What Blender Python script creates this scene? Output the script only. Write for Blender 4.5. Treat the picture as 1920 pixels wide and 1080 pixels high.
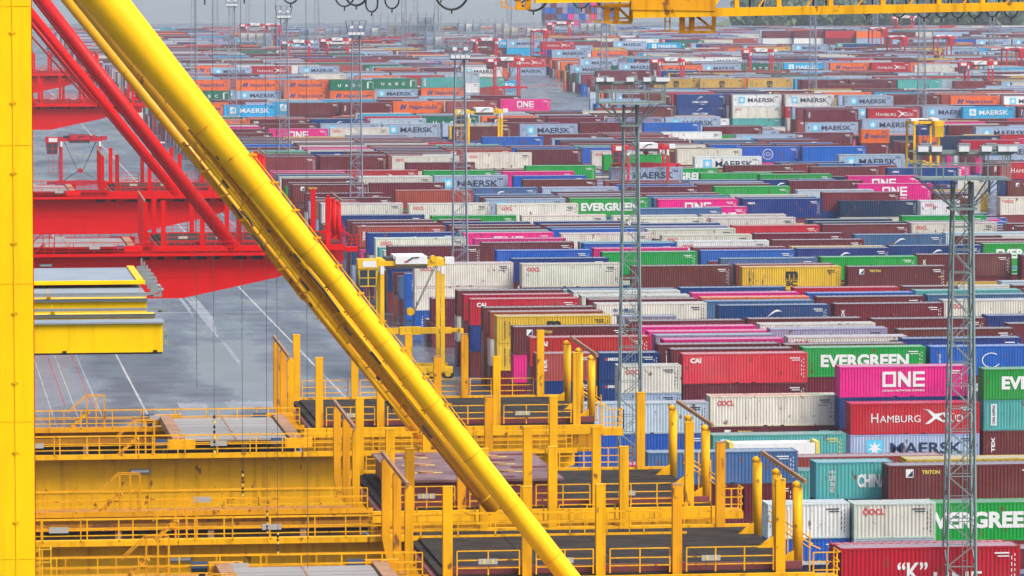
import bpy, math, random
from mathutils import Vector, Matrix
random.seed(7)
PI = math.pi
for o in list(bpy.data.objects):
    bpy.data.objects.remove(o)
SC = bpy.context.scene
COL = SC.collection

# ---------------------------------------------------------------- camera
EYE = 49.7                                   # camera height above the yard, metres
YAW, PITCH = math.atan(1160 / 9000), math.atan(675 / 9000)
FWD = Vector((math.sin(YAW) * math.cos(PITCH), math.cos(YAW) * math.cos(PITCH), -math.sin(PITCH)))
RGT = Vector((math.cos(YAW), -math.sin(YAW), 0))
UPV = RGT.cross(FWD)
cam = bpy.data.cameras.new('camera')
cam.sensor_width = 36
cam.lens = 36 * 9000 / 1920
cam.clip_start, cam.clip_end = 1, 30000
camo = bpy.data.objects.new('camera', cam)
COL.objects.link(camo)
camo.matrix_world = Matrix.Translation((0, 0, EYE)) @ Matrix((RGT, UPV, -FWD)).transposed().to_4x4()
SC.camera = camo

# ---------------------------------------------------------------- world, sun, exposure
SUN_EL, SUN_AZ = math.radians(52), math.radians(132)     # azimuth from +Y towards +X: behind and right of the camera
w = bpy.data.worlds.new('World')
SC.world = w
w.use_nodes = True
nt = w.node_tree
bg = nt.nodes['Background']
sky = nt.nodes.new('ShaderNodeTexSky')
sky.sky_type = 'NISHITA'
sky.sun_disc = False
sky.sun_elevation = SUN_EL
sky.sun_rotation = SUN_AZ
sky.air_density, sky.dust_density, sky.ozone_density = 1.0, 4.0, 1.0
hs = nt.nodes.new('ShaderNodeHueSaturation')
hs.inputs['Saturation'].default_value = 0.8
nt.links.new(sky.outputs[0], hs.inputs['Color'])
nt.links.new(hs.outputs[0], bg.inputs['Color'])
bg.inputs['Strength'].default_value = 0.078
sl = bpy.data.lights.new('sun', 'SUN')
sl.energy = 1.5
sl.angle = math.radians(30)
sl.color = (1.0, 0.96, 0.9)
so = bpy.data.objects.new('sun', sl)
COL.objects.link(so)
sd = Vector((math.sin(SUN_AZ) * math.cos(SUN_EL), math.cos(SUN_AZ) * math.cos(SUN_EL), math.sin(SUN_EL)))
so.rotation_euler = sd.to_track_quat('Z', 'Y').to_euler()
vs = SC.view_settings
vs.view_transform, vs.look, vs.gamma, vs.exposure = 'Standard', 'None', 1.0, 1.42
vs.use_curve_mapping = False
SC.render.engine = 'CYCLES'
cy = SC.cycles
cy.max_bounces, cy.diffuse_bounces, cy.glossy_bounces, cy.volume_bounces = 5, 2, 2, 0
cy.transmission_bounces, cy.transparent_max_bounces = 2, 4
cy.use_denoising = True
cy.caustics_reflective = cy.caustics_refractive = False

# ---------------------------------------------------------------- helpers
def ray(u, v):
    return FWD + RGT * ((u - 960) / 9000) - UPV * ((v - 540) / 9000)
def at_z(u, v, z):
    r = ray(u, v); return r * ((z - EYE) / r.z) + Vector((0, 0, EYE))
def at_y(u, v, y):
    r = ray(u, v); return r * (y / r.y) + Vector((0, 0, EYE))

def srgb(r, g, b, k=1.0):
    f = lambda c: ((c / 255 + .055) / 1.055) ** 2.4 if c > 10 else c / 255 / 12.92
    return (f(r) * k, f(g) * k, f(b) * k)

def empty(name, loc, label=None, cat=None, group=None):
    o = bpy.data.objects.new(name, None)
    o.location = loc
    o.empty_display_size = .3
    COL.objects.link(o)
    tag(o, label, cat, group)
    return o
def tag(o, label=None, cat=None, group=None, kind=None):
    if label: o['label'] = label
    if cat: o['category'] = cat
    if group: o['group'] = group
    if kind: o['kind'] = kind
    return o
def wloc(p):
    v = Vector((0, 0, 0))
    while p is not None:
        v += p.location
        p = p.parent
    return v
def link(name, mesh, parent=None, loc=(0, 0, 0), col=None):
    o = bpy.data.objects.new(name, mesh)
    COL.objects.link(o)
    o.parent = parent
    o.location = loc
    if col: o.color = (*col, 1)
    return o

class MB:
    """collects boxes, bars and tubes in world coordinates"""
    def __init__(s):
        s.v, s.f, s.m = [], [], []
    def add(s, vs_, fs, m=0):
        n = len(s.v)
        s.v.extend(tuple(p) for p in vs_)
        s.f.extend(tuple(i + n for i in f) for f in fs)
        s.m.extend([m] * len(fs))
    def box(s, x0, x1, y0, y1, z0, z1, m=0):
        s.add([(x0, y0, z0), (x1, y0, z0), (x1, y1, z0), (x0, y1, z0), (x0, y0, z1), (x1, y0, z1), (x1, y1, z1), (x0, y1, z1)],
              [(0, 3, 2, 1), (4, 5, 6, 7), (0, 1, 5, 4), (1, 2, 6, 5), (2, 3, 7, 6), (3, 0, 4, 7)], m)
        return s
    def bar(s, a, b, w, h=None, m=0):
        """square bar between two points"""
        h = h or w
        a, b = Vector(a), Vector(b)
        d = (b - a).normalized()
        u = d.cross(Vector((0, 0, 1)))
        if u.length < .01: u = Vector((1, 0, 0))
        u.normalize()
        t = u.cross(d).normalized()
        u, t = u * w / 2, t * h / 2
        p = [a - u - t, a + u - t, a + u + t, a - u + t, b - u - t, b + u - t, b + u + t, b - u + t]
        s.add(p, [(0, 3, 2, 1), (4, 5, 6, 7), (0, 1, 5, 4), (1, 2, 6, 5), (2, 3, 7, 6), (3, 0, 4, 7)], m)
        return s
    def tube(s, a, b, r, n=10, r2=None, caps=True, m=0):
        a, b = Vector(a), Vector(b)
        r2 = r if r2 is None else r2
        d = (b - a).normalized()
        u = d.cross(Vector((0, 0, 1)))
        if u.length < .01: u = Vector((1, 0, 0))
        u.normalize()
        t = u.cross(d).normalized()
        p = []
        for c, rr in ((a, r), (b, r2)):
            for i in range(n):
                g = 2 * PI * i / n
                p.append(c + u * (rr * math.cos(g)) + t * (rr * math.sin(g)))
        f = [(i, (i + 1) % n, n + (i + 1) % n, n + i) for i in range(n)]
        if caps: f += [tuple(range(n))[::-1], tuple(range(n, 2 * n))]
        s.add(p, f, m)
        return s
    def path(s, pts, r, n=6, m=0):
        for a, b in zip(pts, pts[1:]): s.tube(a, b, r, n, m=m)
        return s
    def prism(s, pts, y0, y1, m=0):
        """polygon of (x, z) points extruded along y"""
        n = len(pts)
        p = [(x, y0, z) for x, z in pts] + [(x, y1, z) for x, z in pts]
        s.add(p, [tuple(range(n)), tuple(range(n, 2 * n))[::-1]] + [(i, n + i, n + (i + 1) % n, (i + 1) % n) for i in range(n)], m)
        return s
    def mesh(s, name, mats, off=(0, 0, 0), smooth=False):
        ox, oy, oz = off
        me = bpy.data.meshes.new(name)
        me.from_pydata([(x - ox, y - oy, z - oz) for x, y, z in s.v], [], s.f)
        for q in (mats if isinstance(mats, (list, tuple)) else [mats]): me.materials.append(q)
        if any(s.m): me.polygons.foreach_set('material_index', s.m)
        if smooth:
            me.polygons.foreach_set('use_smooth', [len(f) == 4 for f in s.f])
        me.update()
        return me
    def build(s, name, mats, parent=None, smooth=False):
        return link(name, s.mesh(name, mats, wloc(parent), smooth), parent)

def railing(mb, a, b, h=1.12, step=1.9, rails=(1.0, .62, .3), w=.06, m=0):
    a, b = Vector(a), Vector(b)
    n = max(1, round((b - a).length / step))
    for i in range(n + 1):
        p = a.lerp(b, i / n)
        mb.bar(p, p + Vector((0, 0, h)), w, m=m)
    for k in rails:
        q = Vector((0, 0, h * k))
        mb.bar(a + q, b + q, w * .85, m=m)

# ---------------------------------------------------------------- materials
def newmat(name):
    m = bpy.data.materials.new(name)
    m.use_nodes = True
    t = m.node_tree
    return m, t, t.nodes['Principled BSDF']
def N(t, kind, **kw):
    n = t.nodes.new(kind)
    for k, v in kw.items(): setattr(n, k, v)
    return n
def worn(name, col, rough=.45, dirt=.25, rust=.0, streak=.25, scale=1.0, source='plain', metal=0.0, spec=.25, rust_col=(.16, .055, .02), coat=0.0, sky_pale=0.0):
    """painted steel with cloudy fading, rain streaks and rust specks"""
    m, t, b = newmat(name)
    L = t.links
    tc = N(t, 'ShaderNodeTexCoord')
    vec = tc.outputs['Object']
    if source == 'object':
        oi = N(t, 'ShaderNodeObjectInfo')
        base = oi.outputs['Color']
        ad = N(t, 'ShaderNodeVectorMath', operation='ADD')
        mu = N(t, 'ShaderNodeVectorMath', operation='SCALE')
        cb = N(t, 'ShaderNodeCombineXYZ')
        L.new(oi.outputs['Random'], cb.inputs[0]); L.new(oi.outputs['Random'], cb.inputs[1])
        L.new(cb.outputs[0], mu.inputs[0]); mu.inputs['Scale'].default_value = 217.0
        L.new(vec, ad.inputs[0]); L.new(mu.outputs[0], ad.inputs[1])
        vec = ad.outputs[0]
    elif source == 'attr':
        at = N(t, 'ShaderNodeAttribute', attribute_name='paint')
        base = at.outputs['Color']
    else:
        rgb = N(t, 'ShaderNodeRGB'); rgb.outputs[0].default_value = (*col, 1)
        base = rgb.outputs[0]
    def noise(sc, detail=4, stretch=None):
        v = vec
        if stretch:
            mp = N(t, 'ShaderNodeMapping'); mp.inputs['Scale'].default_value = stretch
            L.new(vec, mp.inputs['Vector']); v = mp.outputs[0]
        n = N(t, 'ShaderNodeTexNoise'); n.inputs['Scale'].default_value = sc; n.inputs['Detail'].default_value = detail
        L.new(v, n.inputs['Vector'])
        return n.outputs['Fac']
    def ramp(src, a, bb, lo=0.0, hi=1.0):
        r = N(t, 'ShaderNodeMapRange'); r.inputs[1].default_value = a; r.inputs[2].default_value = bb
        r.inputs[3].default_value = lo; r.inputs[4].default_value = hi
        L.new(src, r.inputs[0]); return r.outputs[0]
    def mix(fac, a, bb, mode='MIX'):
        x = N(t, 'ShaderNodeMix', data_type='RGBA', blend_type=mode)
        if isinstance(fac, float): x.inputs[0].default_value = fac
        else: L.new(fac, x.inputs[0])
        for sock, val in ((x.inputs[6], a), (x.inputs[7], bb)):
            if isinstance(val, tuple): sock.default_value = (*val, 1)
            else: L.new(val, sock)
        return x.outputs[2]
    c = base
    cloud = noise(.55 * scale)
    c = mix(ramp(cloud, .35, .75, 0, dirt), c, (.42, .40, .38), 'MULTIPLY')
    pale = noise(.21 * scale, 2)
    c = mix(ramp(pale, .5, .8, 0, dirt * (.22 if source != 'plain' else .03)), c, (.62, .60, .58))
    if sky_pale: c = mix(float(sky_pale), c, (.60, .60, .62))        # pale mix standing in for sky reflected by the roofs
    if streak:
        st = noise(1.0, 3, (2.6, 2.6, .16))
        c = mix(ramp(st, .52, .72, 0, streak), c, (.30, .25, .22), 'MULTIPLY')
    if rust:
        ru = noise(1.7 * scale, 6, (1, 1, .55))
        c = mix(ramp(ru, .66 - rust * .14, .70 - rust * .10, 0, .85), c, rust_col)
    L.new(c, b.inputs['Base Color'])
    L.new(ramp(cloud, .3, .7, rough - .08, rough + .14), b.inputs['Roughness'])
    b.inputs['Metallic'].default_value = metal
    b.inputs['Specular IOR Level'].default_value = spec
    b.inputs['Coat Weight'].default_value = coat
    b.inputs['Coat Roughness'].default_value = .16; b.inputs['Coat IOR'].default_value = 1.7
    return m
def flat(name, col, rough=.6, spec=.4, metal=0.0):
    m, t, b = newmat(name)
    tc = N(t, 'ShaderNodeTexCoord'); n = N(t, 'ShaderNodeTexNoise'); n.inputs['Scale'].default_value = 2.3
    t.links.new(tc.outputs['Object'], n.inputs['Vector'])
    mx = N(t, 'ShaderNodeMix', data_type='RGBA')
    mx.inputs[6].default_value = (*col, 1); mx.inputs[7].default_value = (*[c * .78 for c in col], 1)
    t.links.new(n.outputs['Fac'], mx.inputs[0]); t.links.new(mx.outputs[2], b.inputs['Base Color'])
    b.inputs['Roughness'].default_value = rough
    b.inputs['Specular IOR Level'].default_value = spec
    b.inputs['Metallic'].default_value = metal
    return m

M = {}
M['steel_paint'] = worn('container_paint', (0, 0, 0), .5, .30, .14, .30, source='object')
M['roof_paint'] = worn('container_roof_paint', (0, 0, 0), .32, .35, .25, 0, source='object', spec=.8, coat=1.0, sky_pale=.16)
M['far_paint'] = worn('far_container_paint', (0, 0, 0), .42, .25, 0, .2, source='attr', spec=.3)
M['far_roof'] = worn('far_container_roof_paint', (0, 0, 0), .34, .3, 0, 0, source='attr', spec=.8, coat=1.0, sky_pale=.16)
M['far_print'] = worn('far_print', (0, 0, 0), .6, .1, 0, 0, source='attr')
M['yellow_new'] = worn('fresh_yellow_paint', (.95, .58, .0), .42, .22, .0, .22, scale=.9, spec=.1)
M['yellow'] = worn('crane_yellow_paint', (.87, .425, .001), .5, .40, .12, .45, spec=.12)
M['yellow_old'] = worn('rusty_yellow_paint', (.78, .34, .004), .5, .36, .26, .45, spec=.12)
M['yellow_shade_grime'] = worn('shaded_grimy_yellow_steel', (.50, .20, .010), .55, .5, .40, .5)  # rust stains plus the shade below the walkways, mixed into one brown
M['slot'] = worn('dark_steel_and_shade', (.035, .02, .012), .6, .3, .2, .2)  # dark fittings; also paints the shade gap below the walkways
M['yellow_tube'] = worn('tube_yellow_paint', (.95, .52, .0), .38, .24, .0, .10, scale=.8, spec=.18)
M['olive'] = worn('dull_yellow_paint', (.66, .31, .003), .42, .2, .05, .1)
M['red'] = worn('crane_red_paint', (.66, .003, .003), .5, .15, .0, .12, spec=.06)
M['red_old'] = worn('faded_red_paint', (.42, .006, .007), .5, .22, .08, .2, spec=.12)
M['red_tube'] = worn('tube_red_paint', (.52, .004, .004), .42, .16, .0, .0, spec=.2)
M['brown_steel'] = worn('bare_brown_steel', (.38, .21, .12), .55, .4, .3, .3)
M['deck'] = worn('dirty_platform_deck', (.040, .034, .030), .65, .7, .05, 0, spec=.05)
M['concrete'] = worn('grey_deck_boards', (.30, .285, .275), .6, .35, 0, 0)
M['maroon'] = worn('maroon_hatch_paint', (.20, .05, .055), .42, .5, .3, 0)
M['maroon_roof'] = worn('worn_maroon_plating', (.23, .125, .13), .42, .8, .5, 0, rust_col=(.10, .035, .03))
M['grey_steel'] = worn('galvanised_steel', (.28, .31, .32), .45, .3, .0, .2, metal=.4)
M['mast_green'] = worn('grey_green_mast_steel', (.20, .26, .25), .5, .3, .0, .1)
M['mast_grey'] = worn('grey_mast_steel', (.24, .27, .33), .5, .3, .0, .1)
M['plate'] = worn('pale_grey_deck_plate', (.26, .31, .36), .5, .35, 0, 0)
M['black'] = flat('black_rubber', (.012, .012, .014), .5)
M['rope'] = flat('dark_wire_rope', (.05, .05, .055), .5)
M['white'] = flat('white_paint', (.78, .78, .77), .5)
M['offwhite'] = flat('sign_white', (.44, .41, .37), .5)
M['navy'] = flat('navy_print', (.012, .025, .07), .5)
M['logo_red'] = flat('red_print', (.65, .02, .03), .5)
M['logo_cyan'] = flat('cyan_print', (.10, .55, .80), .5)
M['logo_black'] = flat('black_print', (.015, .015, .015), .5)
M['logo_yellow'] = flat('yellow_print', (.80, .60, .10), .5)
M['logo_blue'] = flat('blue_print', (.02, .06, .22), .5)
M['motor'] = flat('dark_blue_motor', (.015, .04, .10), .45)
M['glass'] = flat('cab_glass', (.03, .05, .06), .08, .8)
M['lamp'] = flat('floodlight_glass', (.75, .77, .78), .2, .6)
M['cargo_yellow'] = worn('straddle_yellow', (.86, .50, .0), .45, .4, .08, .4, spec=.12)
M['cargo_red'] = worn('straddle_red', (.55, .012, .03), .42, .15, .0, .15)
M['cargo_blue'] = worn('straddle_blue', (.02, .16, .42), .42, .15, .0, .15)

# ---------------------------------------------------------------- ground, water, markings
def ground_mat():
    m, t, b = newmat('wet_asphalt')
    L = t.links
    tc = N(t, 'ShaderNodeTexCoord')
    def noise(sc, stretch, detail=4):
        mp = N(t, 'ShaderNodeMapping'); mp.inputs['Scale'].default_value = stretch
        L.new(tc.outputs['Object'], mp.inputs['Vector'])
        n = N(t, 'ShaderNodeTexNoise'); n.inputs['Scale'].default_value = sc; n.inputs['Detail'].default_value = detail
        L.new(mp.outputs[0], n.inputs['Vector']); return n.outputs['Fac']
    def ramp(src, a, bb, lo, hi):
        r = N(t, 'ShaderNodeMapRange'); r.inputs[1].default_value = a; r.inputs[2].default_value = bb
        r.inputs[3].default_value = lo; r.inputs[4].default_value = hi
        L.new(src, r.inputs[0]); return r.outputs[0]
    n1 = noise(.09, (1, .3, 1), 6); n2 = noise(.35, (.5, .6, 1), 6); n3 = noise(.12, (1.6, .12, 1), 6)
    mx = N(t, 'ShaderNodeMix', data_type='RGBA')
    mx.inputs[6].default_value = (.072, .082, .102, 1); mx.inputs[7].default_value = (.108, .122, .148, 1)
    L.new(ramp(n2, .42, .6, 0, 1), mx.inputs[0])
    m2 = N(t, 'ShaderNodeMix', data_type='RGBA')
    m2.inputs[7].default_value = (.22, .235, .26, 1)
    L.new(ramp(n3, .55, .75, 0, .35), m2.inputs[0]); L.new(mx.outputs[2], m2.inputs[6])
    L.new(m2.outputs[2], b.inputs['Base Color'])
    L.new(ramp(n1, .42, .58, .13, .5), b.inputs['Roughness'])
    b.inputs['Specular IOR Level'].default_value = .45
    return m
g = MB(); g.add([(-4000, -400, 0), (9000, -400, 0), (9000, 14000, 0), (-4000, 14000, 0)], [(0, 1, 2, 3)])
tag(g.build('ground', ground_mat()), kind='structure')
wm, wt, wb = newmat('river_water')
wb.inputs['Base Color'].default_value = (.30, .36, .42, 1); wb.inputs['Roughness'].default_value = .08  # base colour paled to stand in for reflected sky
wn = N(wt, 'ShaderNodeTexNoise'); wn.inputs['Scale'].default_value = .05
bp = N(wt, 'ShaderNodeBump'); bp.inputs['Strength'].default_value = .3
wt.links.new(wn.outputs['Fac'], bp.inputs['Height']); wt.links.new(bp.outputs[0], wb.inputs['Normal'])
g = MB(); g.add([(-3000, 2500, .05), (430, 2500, .05), (900, 13000, .05), (-3000, 13000, .05)], [(0, 1, 2, 3)])
tag(g.build('river_water', wm), kind='structure')
paintm = worn('road_paint', (.42, .43, .45), .5, .7, 0, 0, scale=.3)
paintr = worn('red_road_paint', (.45, .06, .07), .5, .5, 0, 0, scale=.3)
def line(x, wd, y0, y1, mat=paintm):
    g = MB(); g.add([(x, y0, .008), (x + wd, y0, .008), (x + wd, y1, .008), (x, y1, .008)], [(0, 1, 2, 3)])
    tag(g.build('road_marking', mat), kind='structure')
line(47.2, .24, 330, 1500); line(25.4, .24, 330, 1500)
for u in (92, 137, 182):
    p = at_z(u, 760, 0); line(p.x, .10, 330, 1300)
for u in (112, 162):
    p = at_z(u, 735, 0); line(p.x, .10, 500, 575, paintr)
line(56.5, .18, 330, 1500)
for yy in (620, 760, 905):
    g = MB(); g.add([(26, yy, .012), (60, yy, .012), (60, yy + .5, .012), (26, yy + .5, .012)], [(0, 1, 2, 3)])
    tag(g.build('road_marking', paintm), kind='structure')
# pale patches on the apron, ragged outlines
slabm = worn('pale_apron_patch', (.27, .29, .32), .35, .6, 0, 0, scale=.6)
for i_, (u, v, wx, wy) in enumerate(((398, 622, 1.5, 60), (412, 640, 1.0, 75), (430, 768, 6.5, 10), (340, 770, 3.0, 9), (452, 690, .6, 40), (366, 600, .5, 60))):
    p = at_z(u, v, 0)
    n = 14
    pts = [(p.x + wx * k / n, p.y + wy * .12 * random.random() + wy * .25 * k / n, .003 + .0008 * i_) for k in range(n + 1)] + [(p.x + wx * k / n, p.y + wy * (.75 + .25 * random.random()), .003 + .0008 * i_) for k in range(n, -1, -1)]
    g = MB(); g.add(pts, [tuple(range(len(pts)))])
    tag(g.build('pavement_patch', slabm), kind='structure')
# crane rail in the apron
for x in (2.0, 9.0):
    g = MB(); g.box(x, x + .16, 150, 1900, .002, .02); tag(g.build('crane_rail_track', M['grey_steel']), kind='structure')

# ---------------------------------------------------------------- quay cranes
X_END = 43.0
def make_crane(Yf, Yg, palette, label, tubes, deck=None, far=False, group='quay cranes'):
    pm, po, pt = palette
    r = empty('quay_crane', (0, Yg, 0), label, 'crane', group)
    # portal girder with haunched landside end
    g = MB().prism([(-14, 15.3), (26.6, 15.3), (35.4, 17.15), (39.2, 18.5), (39.2, 19.30), (-14, 19.30)], Yg, Yg + 1.7)
    gd = g.build('girder', pm, r)
    s = MB()
    for x in (4.2, 9.6, 15.3, 21.0, 26.4, 31.5): s.box(x, x + .05, Yg - .035, Yg - .002, 15.35 if x < 27 else 17.0, 19.2)
    s.box(-13, 30, Yg - .045, Yg - .002, 17.25, 17.32)
    s.build('stiffener', pm, gd)
    for x in (-11.5, -2.4):                   # portal legs, outside the picture
        MB().box(x, x + 1.6, Yg + .05, Yg + 1.65, 0, 15.3).build('leg', pm, r)
    # walkways along the girder top and along the platform line
    for y, x1, pp in ((Yg - 1.0, 39.2, Yg), (Yf - 1.0, 24.6, Yf)):
        k = MB().box(-14, x1, y, y + .96, 19.34, 19.44).box(-14, x1, y - .05, y - .004, 19.30, 19.58)
        wk = k.build('walkway', pm if y < Yf - 2 else po, r)
        q = MB(); railing(q, (-13.5, y - .02, 19.5), (x1 - .3, y - .02, 19.5), 1.12, 1.9)
        q.build('railing', pm, r)
        q = MB(); railing(q, (-13.3, y + .93, 19.45), (x1 - .5, y + .93, 19.45), 1.10, 2.3, (1.0, .5))
        q.build('railing', pm if y < Yf - 2 else po, r)
        for xs in ((12.6,) if y < Yf - 2 else (10.4,)):
            st = MB()                           # short stair over the walkway with its handrail
            for dy in (0, .8):
                st.bar((xs, y + dy, 19.5), (xs + 1.1, y + dy, 20.5), .05, .10)
                st.bar((xs - .1, y + dy, 20.5), (xs + 1.0, y + dy, 21.5), .05)
                st.bar((xs + 1.0, y + dy, 21.5), (xs + 2.1, y + dy, 21.5), .05)
                for xx in (1.05, 1.6, 2.1): st.bar((xs + xx, y + dy, 19.5), (xs + xx, y + dy, 21.5), .05)
            for i in range(5): st.box(xs + .1 + i * .22, xs + .34 + i * .22, y, y + .8, 19.62 + i * .2, 19.66 + i * .2)
            st.build('step_stair', po, r)
        for xs in ((7.4, 17.9) if y < Yf - 2 else (15.2,)):
            MB().box(xs, xs + .95, y - .12, y - .06, 20.0, 20.28).build('sign_board', M['offwhite'], r)
    # beam, brackets below the rear walkway
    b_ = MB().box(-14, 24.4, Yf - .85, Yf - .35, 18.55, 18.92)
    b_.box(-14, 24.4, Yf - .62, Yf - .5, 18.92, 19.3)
    b_.build('pipe_beam', M['yellow_shade_grime'] if far is False and pm is M['yellow'] else po, r)
    for x in (6.4, 11.2, 16.0, 20.8):
        MB().box(x, x + .32, Yf - .8, Yf - .4, 17.9, 18.54).build('bracket', M['brown_steel'], r)
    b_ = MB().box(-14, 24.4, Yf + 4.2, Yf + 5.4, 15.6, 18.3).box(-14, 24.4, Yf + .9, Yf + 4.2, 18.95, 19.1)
    b_.build('rear_girder', M['yellow_shade_grime'] if pm is M['yellow'] else po, r)
    MB().box(-14, 24.4, Yf - .3, Yf - .1, 18.2, 19.28).box(-14, 24.4, Yf - .1, Yf + .8, 17.9, 18.0).build('shade_gap', M['slot'], r)  # dark boxes added to draw the shaded gap under the walkway
    if pm is M['red']:
        for k in range(9): MB().box(22.5 + k * 1.75, 22.5 + k * 1.75 + (1.1, .6, 1.3)[k % 3], Yg - .03, Yg - .004, 18.9, 19.22).build('vent_slot', M['slot'], r)
    if not far:
        MB().box(13.3, 14.5, Yg - .14, Yg - .06, 18.35, 18.62).build('lamp_housing', M['grey_steel'], r)
        MB().box(13.4, 14.4, Yg - .17, Yg - .145, 18.42, 18.55).build('lamp_tube', M['white'], r)
        lad = MB()                              # caged ladder
        for xx in (5.9, 6.5): lad.bar((xx, Yf - 1.3, 14.5), (xx, Yf - 1.3, 21.2), .07)
        for i in range(22): lad.bar((5.9, Yf - 1.3, 14.7 + i * .3), (6.5, Yf - 1.3, 14.7 + i * .3), .04)
        for z in (17.6, 18.6, 19.6, 20.6, 21.2):
            lad.bar((5.6, Yf - 1.3, z), (5.6, Yf - 2.1, z), .05); lad.bar((7.0, Yf - 1.3, z), (7.0, Yf - 2.1, z), .05); lad.bar((5.6, Yf - 2.1, z), (7.0, Yf - 2.1, z), .05); 
        for xx in (5.6, 6.1, 6.6, 7.0): lad.bar((xx, Yf - 2.1, 17.6), (xx, Yf - 2.1, 21.2), .05)
        lad.build('caged_ladder', M['yellow_tube'] if pm is M['yellow'] else pm, r)
    # travelling deck between the two walkways: boards, side beams, motors
    if deck:
        x0, x1 = deck
        y0, y1 = Yg + 1.9, Yf - 1.2
        n = 10
        wdt = (y1 - y0) / n
        bm_ = None
        for i in range(n):
            for half in (0, 1):
                xa = x0 + half * (x1 - x0) / 2
                if bm_ is None:
                    bm_ = MB().box(0, (x1 - x0) / 2 - .05, 0, wdt - .05, 0, .12).mesh('deck_board', M['concrete'])
                link('deck_board', bm_, r, (xa, y0 + i * wdt - Yg, 19.98 + .012 * ((i * 7 + half * 3) % 3)))
        for xa in (x0 - .75, x1 + .05):
            MB().box(xa, xa + .7, y0 - .6, y1 + .6, 19.75, 20.22).build('side_beam', M['brown_steel'], r)
            MB().box(xa - .3, xa + 1.3, y0 - 1.0, y0 - .62, 19.62, 20.15).build('end_truck', pm, r)
            MB().box(xa - .3, xa + 1.3, y1 + .62, y1 + 1.0, 19.62, 20.25).build('end_truck', po, r)
            MB().tube((xa - 1.1, y1 + .9, 20.0), (xa - .35, y1 + .9, 20.0), .28, 10).tube((xa - .6, y1 + .9, 19.55), (xa - .6, y1 + .9, 20.0), .15, 8).build('motor', M['motor'], r)
            MB().tube((xa - 1.1, y0 - .9, 19.95), (xa - .35, y0 - .9, 19.95), .26, 10).build('motor', M['motor'], r)
        MB().bar(((x0 + x1) / 2 - .02, y0, 20.125), ((x0 + x1) / 2 - .02, y1, 20.125), .10, .02).build('deck_joint', M['brown_steel'], r)
    # coning platform: deck panels, edge beams, posts, guides
    D = 16.6
    pan = None
    for i in range(4):
        for j in range(3):
            if pan is None: pan = MB().box(0, 4.2, 0, 4.95, 0, .1).mesh('deck_panel', M['deck'])
            link('deck_panel', pan, r, (25.7 + i * 4.24, Yf + .75 - Yg + j * 4.99, 19.36 + .008 * ((i + j) % 2)))
    MB().box(25.3, 42.6, Yf + .1, Yf + 16.2, 18.9, 19.34).build('deck_frame', M['deck'], r)
    MB().box(25.5, 42.6, Yf + .42, Yf + .66, 19.36, 19.72).build('coaming', M['maroon'], r)
    e = MB().box(24.6, X_END, Yf - .75, Yf - .45, 18.75, 19.32)
    for x in (26, 30.5, 35, 39.5): e.box(x, x + .05, Yf - .80, Yf - .752, 18.72, 19.35)
    e.build('edge_beam', pm, r)
    MB().box(24.6, X_END, Yf + D - .1, Yf + D + .2, 18.75, 19.5).build('edge_beam', pm, r)
    MB().prism([(24.6, 17.2), (X_END, 17.6), (X_END, 18.7), (24.6, 18.7)], Yf + .3, Yf + .9).build('under_beam', po, r)
    xs = (25.6, 29.35, 32.85, 36.5, 41.45)
    for row, yy in ((0, Yf), (1, Yf + D)):
        for i, x in enumerate(xs):
            old = (i * 3 + row * 2 + int(Yf)) % 5 == 1
            top = 23.55 + (.12 if i == 4 else 0) - .05 * (i % 2)
            p_ = MB().box(x - .225, x + .225, yy - .2, yy + .2, 18.9, top).build('guide_post', po if old else pm, r)
            MB().box(x - .24, x + .24, yy - .21, yy + .21, top + .003, top + .05).build('post_cap', M['brown_steel'] if old else pm, p_)
        for a, b2 in zip(xs, xs[1:]):
            q = MB(); railing(q, (a + .4, yy - .42 if row == 0 else yy + .35, 19.42), (b2 - .4, yy - .42 if row == 0 else yy + .35, 19.42), 1.15, 1.5)
            q.build('railing', pm, r)
        if row == 0:
            for x in (27.0, 30.6, 37.6):
                sb = MB().box(x, x + .9, yy - .54, yy - .48, 19.95, 20.2).build('sign_board', M['offwhite'], r)
                MB().box(x + .22, x + .3, yy - .56, yy - .543, 19.96, 20.19).box(x + .62, x + .7, yy - .56, yy - .543, 19.96, 20.19).build('yellow_stripe', M['logo_yellow'], sb)
    # left guides: curved feet sweeping under the platform edge
    for k, yy in enumerate((Yf + 2.2, Yf + 7.6, Yf + 13.0)):
        gp = MB().prism([(23.82, 23.2 + .1 * k), (24.0, 23.42 + .1 * k), (24.2, 23.3 + .1 * k), (24.2, 19.6), (24.75, 18.85), (26.2, 18.25), (26.2, 17.65), (24.7, 17.8), (24.0, 18.6), (23.82, 19.5)], yy - .22, yy + .22)
        gp.build('curved_guide', pm if k == 0 else po, r)
    MB().bar((23.9, Yf + 1.6, 23.5), (23.9, Yf + 13.6, 23.75), .14, .2).build('guide_link', M['brown_steel'], r)
    MB().bar((25.2, Yf + .4, 18.9), (25.2, Yf + 16.0, 18.9), .3, .5).build('side_sill', M['maroon'], r)
    # right guides: posts with rounded heads and a sloping link
    for k, yy in enumerate((Yf + 2.2, Yf + 7.6, Yf + 13.0)):
        gp = MB().tube((42.7, yy, 19.2), (42.7, yy, 23.05), .24, 10).prism([(41.5, 19.3), (42.6, 20.1), (42.6, 19.3)], yy - .15, yy + .15)
        gp.tube((42.7, yy, 23.05), (42.55, yy, 23.3), .24, 10, .14)
        gp.build('round_guide', pm, r, True)
    MB().bar((43.0, Yf + 1.7, 23.35), (43.0, Yf + 13.4, 23.5), .12, .2).build('guide_link', M['brown_steel'], r)
    c = MB()                                    # stair cage at the landside end
    c.box(43.1, 44.4, Yf + .2, Yf + 1.8, 18.55, 18.95)
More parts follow.
